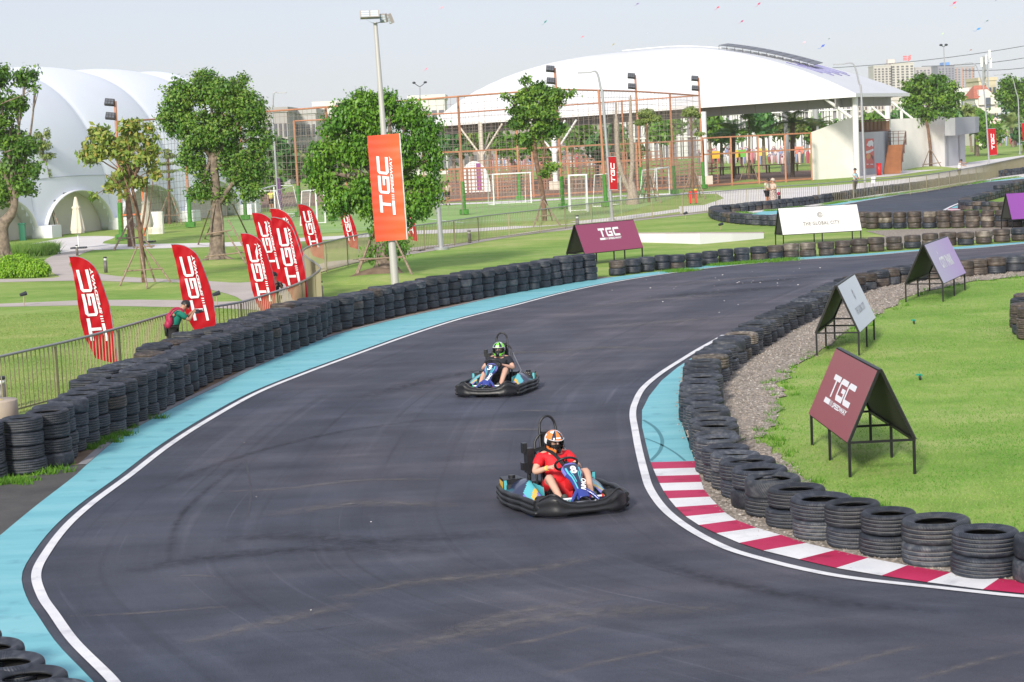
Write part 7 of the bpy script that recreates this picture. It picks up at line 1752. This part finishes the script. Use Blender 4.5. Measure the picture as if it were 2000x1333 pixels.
for k in range(-2, 3):
    c = ax*k; b = MB()
    def hood(u, v, c=c): a = math.pi*u; return c + axn*(8.62*.46*math.cos(a)) + nn*(-1.0 + 1.10*v) + Vector((0, 0, 2.55*math.sin(a)))
    b.grid(hood, 32, 4); h_ = b.build("arch_hood", M_ARCHW, dome); h_.modifiers.new("th", 'SOLIDIFY').thickness = .05
    b = MB(); P = [c + axn*(8.62*.46*math.cos(math.pi*i/24)) + nn*(-.9) + Vector((0, 0, 2.55*math.sin(math.pi*i/24))) for i in range(25)]; b.add(P, [tuple(range(25))]); b.build("recess_wall", M_ARCHB, h_)
    if k == 2:
        for dx in (-1.6, .4):
            b = MB(); b.box(c + nn*(-1.2) + axn*dx + Vector((0, 0, 1.1)), (.1, 1.5, 1.7), rot=math.atan2(axn.y, axn.x) - math.pi/2); b.build("louvre_window", mat("brown_louvre", (0.24, 0.19, 0.15), 0.7), h_)
for k in (-1.53, -.53, .47, 1.47):
    b = MB(); b.tube([domep(k, .04*math.pi + .9*math.pi*i/40) + nn*.03 + Vector((0, 0, .03)) for i in range(41)], .022, 5); b.build("rib_cable", mat("rib_grey", (0.42, 0.46, 0.50), 0.6), dome)
b = MB()
for k in [x/4 for x in range(-12, 11)]: b.bar(domep(k, .30) + nn*.05, domep(k + .25, .30) + nn*.05, .03)
b.build("girth_cable", MATS["rib_grey"], dome)
for k in range(-3, 3): b = MB(); b.bar(ax*(k + .44) + Vector((0, 0, .35)) + nn*.3, ax*(k + .56) + Vector((0, 0, .35)) + nn*.3, 1.3, ht=.7); b.build("foot_block", M_ARCHW, dome)
# small things at the dome: kiosk cupboard, orange frame, green bin
t = thing("white_kiosk", G(309, 457), "white slatted cupboard on the grass before the dome", "cabinet"); b = MB(); b.box((0, 0, .62), (.62, .5, 1.24)); b.build("cabinet_body", M_CREAMW, t); b = MB(); b.box((-.45, 0, .25), (.25, .4, .5)); b.build("side_box", M_CREAM, t)
t = thing("orange_portal", G(262, 462), "orange rectangular portal behind the propped trees", "frame"); b = MB(); b.bar((-.6, 0, 0), (-.6, 0, 3), .1); b.bar((.6, 0, 0), (.6, 0, 3), .1); b.bar((-.65, 0, 3), (.65, 0, 3), .1); b.bar((-.6, 0, 1.2), (.6, 0, 1.2), .08); b.build("frame_bars", mat("bright_orange", (0.65, 0.15, 0.04), 0.5), t)
t = thing("green_bin", G(45, 470), "green bin at the foot of the dome", "bin"); b = MB(); b.box((0, 0, .45), (.32, .35, .9)); b.build("bin_body", mat("green_bin_plastic", (0.01, 0.16, 0.09), 0.5), t); b = MB(); b.box((0, 0, .93), (.38, .4, .08)); b.build("lid", MATS["green_bin_plastic"], t)

# ================================================================== FAR BUILDINGS
WINM = mat("window_dark", (0.10, 0.12, 0.16), 0.25); 
def block(x0, x1, ytop, D, label, col, nx, ny, wcol=None, depth=14, wfrac=(.55, .6), ybot=None, name="apartment_block", extra=None, group="tower blocks on the skyline", yaw=0.0, zlow=0.0):
    a, c = AT(x0, ytop, D), AT(x1, ytop, D); H = (a.z + c.z)/2; W = c.x - a.x; p = Vector(((a.x + c.x)/2, D + depth/2, 0))
    t = thing(name, p, label, "building", group, yaw); M_ = mat("facade_" + str(col), col, 0.8, noise=.04, nscale=.1)
    b = MB(); b.box((0, 0, H/2), (W, depth, H)); wl = b.build("wall", M_, t)
    b = MB(); b.box((0, 0, H + .3), (W + .3, depth + .3, .6)); b.build("parapet", M_, t)
    z0 = zlow; cw, ch = W/nx, (H - z0 - .8)/ny; wm = MB(); wm.box((0, 0, 0), (cw*wfrac[0], .12, ch*wfrac[1])); me = wm.mesh("window", mat("win_" + str(wcol), wcol, 0.25) if wcol else WINM)
    n = 0
    for j in range(ny):
        for i in range(nx):
            if n >= 100: break
            o = link("window", me, t, (-W/2 + cw*(i + .5), -depth/2 - .02, H - .8 - ch*(j + .5))); n += 1
    if extra: extra(t, W, H, depth)
    return t
def ex_sign(t, W, H, dp):
    b = MB()
    for i in range(3): b.box((W*.12, -dp/2, H + 2.0 + i*.9), (2.0, .4, .55))
    for i in range(3): b.box((W*.12 + 2.3, -dp/2, H + 2.0 + i*.9), (2.0, .4, .55), mtx=Matrix.Rotation(rad(-32), 3, 'Y'))
    b.build("roof_sign", mat("red_sign", (0.75, 0.06, 0.08), 0.5), t)
    b = MB(); b.box((-W*.38, 0, H + 1.4), (W*.3, 5, 2.8)); b.build("roof_house", mat("facade_cream", (0.62, 0.56, 0.52), 0.8), t)
def ex_blue(t, W, H, dp): b = MB(); b.box((W*.1, -1, H + 1), (W*.4, dp*.5, 2.6)); b.build("blue_crown", mat("blue_panel", (0.10, 0.27, 0.62), 0.5), t)
def ex_orange(t, W, H, dp):
    b = MB()
    for i in range(4): b.box((-W*.35 + W*.24*i, -dp/2 - .1, H*.6), (W*.05, .3, H*.78))
    b.build("coloured_strips", mat("salmon_strip", (0.50, 0.25, 0.18), 0.7), t)
block(1706, 1742, 130, 1100, "cream apartment tower, left wing with small windows".replace("left", "stepped"), (0.50, 0.46, 0.45), 5, 23, (0.10, 0.08, 0.10), 16, zlow=0)
block(1740, 1785, 125, 1100, "cream apartment tower with red rooftop sign", (0.53, 0.49, 0.47), 5, 23, (0.10, 0.09, 0.11), 18, extra=ex_sign, zlow=0)
block(1788, 1832, 133, 1180, "pale pinkish apartment tower between the signed tower and the blue-topped one", (0.46, 0.42, 0.44), 6, 22, (0.14, 0.12, 0.17), 18, zlow=0)
block(1832, 1864, 130, 1140, "grey-violet apartment tower with blue top panel", (0.26, 0.25, 0.32), 5, 23, (0.11, 0.10, 0.16), 18, extra=ex_blue, zlow=0)
block(1863, 1904, 131, 1180, "tall striped grey and salmon apartment tower", (0.36, 0.35, 0.41), 6, 22, (0.14, 0.15, 0.21), 18, extra=ex_orange, zlow=0)
block(1675, 1765, 198, 420, "long cream apartment block seen under the hall's far corner", (0.54, 0.49, 0.46), 14, 7, (0.14, 0.11, 0.13), 14)
block(1861, 1890, 180, 330, "small white block beside the grey-striped tower foot", (0.68, 0.66, 0.66), 4, 3, None, 10)
block(1888, 1906, 178, 345, "beige narrow block next to the red-roofed house", (0.55, 0.47, 0.42), 3, 4, None, 10)
block(1912, 1946, 158, 360, "yellowish block with rooftop masts behind the red-roofed house", (0.60, 0.52, 0.38), 4, 5, None, 10)
block(514, 560, 220, 240, "grey modern villa block with dark glazing behind the net", (0.36, 0.34, 0.34), 5, 3, (0.10, 0.10, 0.13), 12, group="low blocks behind the pitch")
block(556, 616, 223, 250, "pale grey villa block with stepped roofline behind the net", (0.46, 0.45, 0.44), 6, 3, (0.13, 0.13, 0.16), 12, group="low blocks behind the pitch")
block(612, 690, 207, 262, "white villa block with deep dark windows beside the round ficus", (0.66, 0.63, 0.58), 5, 3, (0.10, 0.10, 0.13), 12, wfrac=(.7, .6), group="low blocks behind the pitch")
block(798, 868, 195, 262, "white villa block showing between ficus and hall roof", (0.66, 0.65, 0.62), 5, 3, (0.16, 0.16, 0.19), 12, wfrac=(.7, .6), group="low blocks behind the pitch")
block(868, 1190, 250, 300, "long greyish low block seen under the hall behind the trees", (0.30, 0.26, 0.25), 20, 2, (0.12, 0.12, 0.14), 12, wfrac=(.5, .6), group="low blocks behind the pitch")
# glass-fronted terrace behind the hall
a, c = AT(1200, 214, 300), AT(1676, 206, 300); t = thing("glass_terrace", Vector(((a.x + c.x)/2, 300, 0)), "long violet-grey glazed terrace with white fins behind the hall", "building"); W = c.x - a.x; H = (a.z + c.z)/2
b = MB(); b.box((0, 5, H/2), (W, 10, H)); b.build("glass_wall", mat("violet_glass", (0.16, 0.145, 0.18), 0.3, col2=(0.30, 0.28, 0.32), nscale=.35), t)
fm = MB(); fm.box((0, 0, 0), (.16, .3, H)); fme = fm.mesh("fin", M_WSTEEL); rnd = random.Random(6); x = -W/2; n = 0
while x < W/2 and n < 100:
    o = link("fin", fme, t, (x, -.2, H/2)); o.scale = (rnd.choice([.5, .8, 1.6, 2.6]), 1, 1); x += rnd.choice([.18, .25, .35, .5, .7]); n += 1
b = MB()
for z in (3.2, 6.1): b.box((0, -.3, z), (W, .3, .16))
b.build("floor_band", M_WSTEEL, t)
# red-roofed house
p = AT(1925, 262, 300); p.z = 0; s = FPX/300; t = thing("red_roofed_house", p, "white villa with red tiled roof and arched balcony", "house"); zt = lambda y, x=1925: AT(x, y, 300).z
b = MB(); w2 = 38/s; b.box((0, 4, zt(192)/2), (w2, 8, zt(192))); b.build("wall", mat("facade_white", (0.66, 0.62, 0.58), 0.8), t)
b = MB(); z1, z2 = zt(192), zt(166); b.add([(-w2/2-.2, -.3, z1), (w2/2+.2, -.3, z1), (w2/2-.6, 3.5, z2), (-w2/2+.6, 3.5, z2), (-w2/2-.2, 8, z1), (w2/2+.2, 8, z1)], [(0, 1, 2, 3), (1, 5, 2), (0, 3, 4), (3, 2, 5, 4)]); rf_ = b.build("roof", mat("red_tile", (0.46, 0.15, 0.10), 0.8, noise=.15, nscale=3), t)
b = MB(); b.box((-.2, .6, z1 + .8), (1.3, 1.2, .9)); b.build("dormer", MATS["facade_white"], rf_)
b = MB(); zc = zt(185); P = [(x_, -.5, z_) for x_, z_ in ((-1.0, zt(205)), (1.7, zt(205)), (1.7, zt(192)), (.35, zt(176)), (-1.0, zt(192)))]; b.add(P + [(x_, .5, z_) for x_, _, z_ in P], [(0, 1, 2, 3, 4), (0, 5, 6, 1), (1, 6, 7, 2), (2, 7, 8, 3), (3, 8, 9, 4), (4, 9, 5, 0)]); b.build("gable", MATS["facade_white"], t)
for x_, y_ in ((.35, 198), (-1.7, 212), (.35, 214), (-1.7, 232), (.2, 234), (1.4, 234)):
    b = MB(); b.box((x_, -.56, zt(y_)), (.7, .08, 1.0)); b.build("window", WINM, t)
b = MB()
for y_ in (221, 243): b.box((.3, -1.0, zt(y_)), (3.2, 1.2, .15)); b.box((.3, -1.6, zt(y_) + .4), (3.2, .06, .6))
b.build("balcony", MATS["facade_white"], t)
# cell mast
p = AT(1925, 165, 350); pz = p.z; p.z = 0; t = thing("antenna_mast", p, "lattice antenna mast with white panels above the red-roofed house", "mast"); b = MB(); zt2 = AT(1925, 110, 350).z
for s_ in (-1, 1):
    b.bar((s_*.55, 0, pz - 4), (s_*.35, 0, zt2), .22); b.bar((s_*.2, .7, pz - 4), (s_*.1, .5, zt2), .2)
for i in range(7): z = pz - 4 + (zt2 - pz + 4)*i/7; b.bar((-.55, 0, z), (.5, 0, z + .7), .08); b.bar((.55, 0, z), (-.5, 0, z + .7), .08)
b.build("lattice", M_GALV, t)
for x_, z_ in ((-.7, zt2 - 1.0), (.1, zt2 - .6), (.7, zt2 + .2), (.85, zt2 - 1.2)):
    b = MB(); b.box((x_, -.3, z_), (.34, .2, 1.6)); b.build("antenna_panel", M_WHITE, t)
b = MB(); b.box((0, 0, (pz - 4)/2), (1.6, 1.6, pz - 4)); b.build("base_tower", MATS["facade_white"], t)
for i, (a, c, lab) in enumerate([((1560, 137, 380), (2150, 62, 380), "topmost overhead cable crossing the sky"), ((1800, 130, 370), (2150, 79, 370), "middle overhead cable crossing behind the twin lamp"), ((1880, 138, 360), (2150, 97, 360), "lowest overhead cable behind the antenna mast")]):
    p, q = AT(*a), AT(*c); t = thing("power_line", p, lab, "overhead cable", "overhead cables"); b = MB(); b.tube([(q - p)*(j/12) - Vector((0, 0, 1.2*math.sin(math.pi*j/12))) for j in range(13)], .05, 4); b.build("cable", M_DARK, t)

# ================================================================== BYSTANDERS, CROWD, KITES
M_TGREEN = mat("green_tee", (0.0, 0.17, 0.12), 0.8); M_BLKC = mat("black_cloth", (0.012, 0.012, 0.014), 0.85); M_LGRN = mat("pale_green_tee", (0.52, 0.54, 0.40), 0.8); M_LBLU = mat("light_blue_shirt", (0.40, 0.58, 0.64), 0.8)
M_WTEE = mat("white_tee", (0.75, 0.74, 0.72), 0.8); M_OLIVE = mat("olive_cloth", (0.20, 0.20, 0.13), 0.85); M_TAN = mat("tan_cloth", (0.55, 0.45, 0.36), 0.85); M_PRINT = mat("leopard_dress", (0.62, 0.52, 0.46), 0.85, col2=(0.10, 0.05, 0.04), nscale=22)
def stand(base, k, rz, label, J, shirt, lower, end='knee', sleeve=.6, hair=True, grp=None, skin=M_SKINT, cap=None, fingers=False, face=(1, 0, 0)):
    t = thing("person", G(*base), label, "person", grp, rz)
    human(t, J, skin, shirt, lower, end, sleeve, .93, fingers=fingers, hair=M_HAIR)
    up = (J['head'] - J['collar']).normalized(); c = J['head'] + up*.045
    if hair: hair_cap(t, c, up, Vector(face), r=.103)
    face_bits(t, J['head'] + up*.03, up, Vector(face))
    return t
# photographer bent over the rail
J = standing(1.0, pelvis=V_(0, 0, .90), chest=V_(.12, 0, 1.12), collar=V_(.20, 0, 1.24), head=V_(.30, 0, 1.34), shL=V_(.17, .18, 1.21), shR=V_(.17, -.18, 1.21), elL=V_(.34, .20, 1.05), elR=V_(.35, -.20, 1.05), wrL=V_(.47, .06, 1.20), wrR=V_(.48, -.05, 1.19), hiL=V_(0, .09, .86), hiR=V_(0, -.09, .86), knL=V_(.02, .10, .47), knR=V_(-.06, -.11, .47))
t = stand((340, 722), 1, rad(20), "person in green T-shirt bent over the railing with a camera and red backpack", J, M_TGREEN, M_BLKC, 'ankle', .75, fingers=True, face=(.9, 0, -.5))
loc = t.location.copy(); Rz = Matrix.Rotation(rad(20), 4, 'Z')
bp_ = thing("backpack", loc + Rz @ V_(-.06, -.02, .86), "red backpack on the back of the bent photographer", "backpack", None, rad(20))
b = MB(); b.ball((.01, -.06, .20), (.08, .11, .17), nu=16, nv=12); b.build("bag_body", mat("crimson_nylon", (0.36, 0.01, 0.06), 0.6), bp_); b = MB(); b.ball((-.03, -.08, .12), (.08, .10, .10)); b.build("front_pocket", MATS["crimson_nylon"], bp_)
b = MB(); b.tube(spline([Vector((0, .06, .28)), Vector((.12, .10, .42)), Vector((.26, .11, .44)), Vector((.3, .10, .34))], 5), .022, 6); b.tube(spline([Vector((0, -.14, .28)), Vector((.12, -.17, .42)), Vector((.26, -.17, .44)), Vector((.3, -.16, .34))], 5), .022, 6); b.build("strap", MATS["crimson_nylon"], bp_)
cm = thing("camera_body", loc + Rz @ V_(.57, 0, 1.21), "black camera held over the rail by the bent photographer", "camera", None, rad(20)); b = MB(); b.box((0, 0, 0), (.07, .13, .09)); b.build("case", M_DARK, cm); b = MB(); b.tube([(.03, 0, 0), (.12, 0, 0)], .035, 12); b.build("camera_lens", M_DARK, cm)
# second photographer behind the flag
J = standing(.97, wrL=V_(.28, .08, 1.30), wrR=V_(.28, -.08, 1.30), elL=V_(.12, .22, 1.14), elR=V_(.12, -.22, 1.14))
t = stand((541, 639), 1, rad(-60), "person in dark clothes mostly hidden behind a feather flag, holding a camera", J, M_BLKC, M_BLKC, 'ankle', .7); t.scale = (.86, .86, .86)
# couple
J = standing(.98, head=V_(.07, 0, 1.50), wrL=V_(.22, .10, 1.02), wrR=V_(.24, -.06, 1.02), elL=V_(.02, .25, 1.12), elR=V_(.05, -.22, 1.12))
stand((1499, 405), 1, rad(-40), "person in pale green T-shirt and black shorts bending toward a companion", J, M_LGRN, M_BLKC, 'knee', .6, grp=None)
t = stand((1511, 405), 1, rad(215), "person in tan head covering and long patterned dress beside the man in black shorts", standing(.95, wrL=V_(.22, .10, 1.05), wrR=V_(.2, -.12, 1.05)), M_TAN, M_PRINT, 'ankle', .9, hair=False)
b = MB(); b.lathe([(.24, .08), (.23, .5), (.20, .9), (.15, 1.02)], 16); b.build("dress", M_PRINT, t); hair_cap(t, V_(.0, 0, 1.50), V_(0, 0, 1), V_(1, 0, 0), M_TAN, .125, .3)
t = thing("handbag", G(1511, 405) + V_(.30, -.02, .62), "small red and black bag at the side of the person in the patterned dress", "bag"); b = MB(); b.ball((0, 0, .12), (.09, .06, .10)); b.build("bag_body", MATS["crimson_nylon"], t); b = MB(); b.box((.02, 0, -.10), (.13, .08, .22)); b.build("lower_pouch", M_BLKC, t)
J = standing(1.0, wrL=V_(.26, -.02, 1.08), wrR=V_(.28, .05, 1.04), elL=V_(.10, .22, 1.10), elR=V_(.10, -.22, 1.10), anL=V_(-.10, .02, .09), toL=V_(.05, .02, .035), knL=V_(-.02, .07, .49))
stand((1671, 383), 1, rad(-35), "person in light blue shirt and black trousers leaning on the rail with folded arms", J, M_LBLU, M_BLKC, 'ankle', .6)
J = standing(.98, wrL=V_(.50, .16, 1.36), wrR=V_(.46, -.10, 1.16), elL=V_(.26, .2, 1.36), elR=V_(.22, -.18, 1.22), collar=V_(.06, 0, 1.37), head=V_(.12, 0, 1.50), chest=V_(.04, 0, 1.22))
t = stand((1874, 357), 1, rad(-15), "person in white T-shirt and olive shorts stretching both arms over the rail", J, M_WTEE, M_OLIVE, 'knee', .6)
t = stand((875, 402), 1, rad(-80), "person with dark cap, beige shirt and shorts walking behind the net", standing(1.0), M_TAN, M_BLKC, 'knee', .6, hair=True)
t = stand((531, 415), 1, rad(-90), "person in yellow top behind the soccer goal near the dome", standing(.98), mat("yellow_top", (0.62, 0.60, 0.15), 0.8), M_BLKC, 'knee', .6)
# bicycle beside the capped walker
bk_ = thing("bicycle", G(861, 401), "light blue bicycle beside the walker in a dark cap", "bicycle", None, rad(60)); 
for x in (-.5, .5):
    b = MB(); b.tube([(x + .32*math.cos(a), 0, .33 + .32*math.sin(a)) for a in [2*math.pi*i/24 for i in range(25)]], .022, 6); b.build("wheel", M_DARK, bk_)
b = MB(); MBL = mat("light_blue_frame", (0.25, 0.45, 0.6), 0.4)
for p_, q_ in (((-.5, 0, .33), (-.1, 0, .32)), ((-.1, 0, .32), (-.2, 0, .85)), ((-.2, 0, .80), (.35, 0, .82)), ((-.1, 0, .32), (.35, 0, .80)), ((.35, 0, .85), (.5, 0, .33)), ((-.5, 0, .33), (-.18, 0, .78))): b.tube([p_, q_], .025, 6)
b.build("bicycle_frame", MBL, bk_); b = MB(); b.tube([(.33, -.25, 1.0), (.36, 0, .92), (.33, .25, 1.0)], .016, 6); b.build("handlebar", M_DARK, bk_); b = MB(); b.ball((-.2, 0, .9), (.13, .07, .04)); b.build("saddle", M_DARK, bk_)
# crowd far off
b = MB(); rnd = random.Random(12)
def tiny(p, h, sit=False):
    k = h/1.7*(.65 if sit else 1)
    b.lathe([(.10, 0), (.15, .35*k*1.7), (.20, .75*k*1.7), (.17, .82*k*1.7), (.05, .86*k*1.7)], 6, c=tuple(p)); b.ball(p + Vector((0, 0, h*(.62 if sit else .93))), .12, nu=6, nv=4)
for k in range(330):
    x = rnd.choice([rnd.uniform(1360, 1580), rnd.uniform(1360, 1580), rnd.uniform(1885, 2010), rnd.uniform(960, 1180)])
    yy = {0: 0}.get(1) or (rnd.uniform(308, 322) if x < 1600 and x > 1300 else (rnd.uniform(268, 286) if x > 1800 else rnd.uniform(322, 336)))
    tiny(G(x, yy), rnd.uniform(1.4, 1.75), rnd.random() < .35)
M_CROWD = island_mat("crowd_colours", [(0.70, 0.68, 0.66), (0.10, 0.06, 0.06), (0.55, 0.08, 0.12), (0.62, 0.62, 0.66), (0.20, 0.25, 0.45), (0.68, 0.60, 0.52), (0.60, 0.30, 0.35), (0.15, 0.12, 0.12)], 0.8)
tag(b.build("crowd", M_CROWD), "far crowd of visitors standing and sitting on the grass", "crowd", kind='stuff')
t = thing("direction_sign", G(1945, 286), "pink and white diamond sign on a post in the crowd", "sign"); b = MB(); b.tube([(0, 0, 0), (0, 0, 3.6)], .06, 6); b.build("post", M_GALV, t); b = MB(); b.add([(0, -.1, 2.9), (.5, -.1, 3.5), (0, -.1, 4.1), (-.5, -.1, 3.5)], [(0, 1, 2, 3)]); b.add([(0, -.05, 2.9), (.5, -.05, 3.5), (0, -.05, 4.1), (-.5, -.05, 3.5)], [(3, 2, 1, 0)]); b.build("sign_plate", mat("pink_plate", (0.72, 0.50, 0.50), 0.5), t)
# market stalls colour in the hall
for x, y, c, lab in ((1398, 330, (0.75, 0.42, 0.03), "yellow play cube, nearest the cage corner, under the hall"), (1434, 328, (0.75, 0.42, 0.03), "yellow play cube in the middle of the hall"), (1449, 327, (0.15, 0.42, 0.06), "green play cube in the middle of the hall"), (1490, 324, (0.75, 0.5, 0.1), "pale yellow play cube toward the ivory wall"), (1560, 320, (0.72, 0.22, 0.15), "salmon tent roof close to the ivory wall")):
    t = thing("play_cube", G(x, y), lab, "play equipment", "coloured play blocks in the hall"); b = MB(); b.box((0, 0, 1.5), (.9, .9, .8)); b.build("cube_body", mat("play_" + str(c), c, 0.6), t); b = MB(); b.box((0, 0, .55), (.25, .25, 1.1)); b.build("stand", M_BRNM, t)
# kites
KITES = [(1065, 43, 10, (0.02, 0.22, 0.20), "dark teal kite with curling tail above the hall's far slope"), (1138, 72, 7, (0.80, 0.15, 0.20), "tiny pink-red kite over the hall's rising edge"), (1198, 87, 7, (0.35, 0.33, 0.03), "olive kite almost touching the hall roof"), (1245, 8, 8, (0.20, 0.12, 0.32), "violet kite at the very top of the sky"), (1265, 65, 7, (0.45, 0.48, 0.58), "pale grey kite just over the roof crest"),
         (1402, 15, 9, (0.60, 0.06, 0.12), "red kite with short tail high above the crest"), (1482, 8, 10, (0.50, 0.04, 0.12), "crimson kite with long thin tail near the top"), (1449, 42, 9, (0.40, 0.03, 0.14), "maroon kite below the two red ones"), (1571, 83, 8, (0.85, 0.45, 0.50), "pale pink kite over the roof panels"), (1607, 90, 12, (0.04, 0.10, 0.50), "bold blue kite over the falling roof edge"), (1619, 76, 4, (0.08, 0.15, 0.15), "tiny dark kite beside the bold blue one"),
         (1864, 6, 12, (0.75, 0.03, 0.12), "red and green kite with long curved tail"), (1865, 15, 5, (0.65, 0.45, 0.08), "small yellow kite under the red and green one"), (1928, 41, 7, (0.10, 0.20, 0.20), "grey-green kite with red tail"), (1911, 57, 12, (0.03, 0.25, 0.60), "sky-blue kite above the antenna mast"), (1841, 66, 6, (0.55, 0.75, 0.40), "pale green kite over the twin lamp"), (1896, 98, 7, (0.30, 0.18, 0.15), "brown sliver kite near the overhead cable"),
         (832, 135, 8, (0.85, 0.20, 0.28), "pink kite between ficus and twin lamp"), (863, 15, 8, (0.75, 0.30, 0.35), "faint pink kite alone above the banner pole"), (1945, 1, 4, (0.2, 0.2, 0.3), "dark speck kite at the sky's top edge")]
for i, (x, y, wpx, c, lab) in enumerate(KITES):
    D = 240 + (i*37) % 60; p = AT(x, y, D); s = FPX/D; w2 = wpx/s/2*.9; rnd = random.Random(i); t = thing("kite", p, lab, "kite", "kites in the sky"); M_ = mat("kite_" + str(c), c, 0.6)
    b = MB(); R_ = Matrix.Rotation(rad(35 + rnd.uniform(-12, 12)), 3, 'Y').inverted(); q = [R_ @ Vector(v) for v in ((w2, 0, 0), (0, .1, w2*.38), (-w2*.8, 0, 0), (.1*w2, -.1, -w2*.38), (0, -w2*.15, 0))]
    b.add(q, [(0, 1, 4), (1, 2, 4), (2, 3, 4), (3, 0, 4)]); so_ = b.build("sail", M_, t); so_.modifiers.new("th", 'SOLIDIFY').thickness = .02
    b = MB(); b.tube([R_ @ Vector((-w2*.8 - w2*1.3*j/6, 0, -w2*.25*math.sin(j*.8))) for j in range(7)], w2*.045, 4); b.build("tail", M_, t)

rgt = np.random.default_rng(31); B = [(Vector((x, 470 + rgt.uniform(-25, 25), rgt.uniform(2.5, 4.5))), rgt.uniform(6, 12), 6, rgt.uniform(3.5, 7)) for x in np.arange(-190, 210, 7)]
tag(bulk("far_treeline", leaf_cloud(B, 16000, 1.3, rgt, .3, .9, .3), 4, [LEAFM['deep']]), "far low line of dark trees closing the horizon", "trees", kind='stuff')
C.cycles.volume_bounces = 2
# ================================================================== HAZE: one even box of air round everything on the ground
hz = bpy.data.materials.new("haze_air"); hz.use_nodes = True; t_ = hz.node_tree; t_.nodes.remove(t_.nodes["Principled BSDF"])
pv = t_.nodes.new("ShaderNodeVolumePrincipled"); pv.inputs["Color"].default_value = (1.0, 1.0, 1.0, 1); pv.inputs["Density"].default_value = 0.0002; pv.inputs["Anisotropy"].default_value = 0.2
t_.links.new(pv.outputs[0], t_.nodes["Material Output"].inputs["Volume"])
zmax = max(max((o.matrix_world @ Vector(c)).z for c in o.bound_box) for o in COL.objects if o.type == 'MESH' and o.location.length < 1e9) + 3
b = MB(); b.box((0, 625, (zmax - 1)/2), (1420, 1390, zmax + 1)); h_ = b.build("haze", hz); tag(h_, "thin pale haze filling the air", None, kind='stuff')
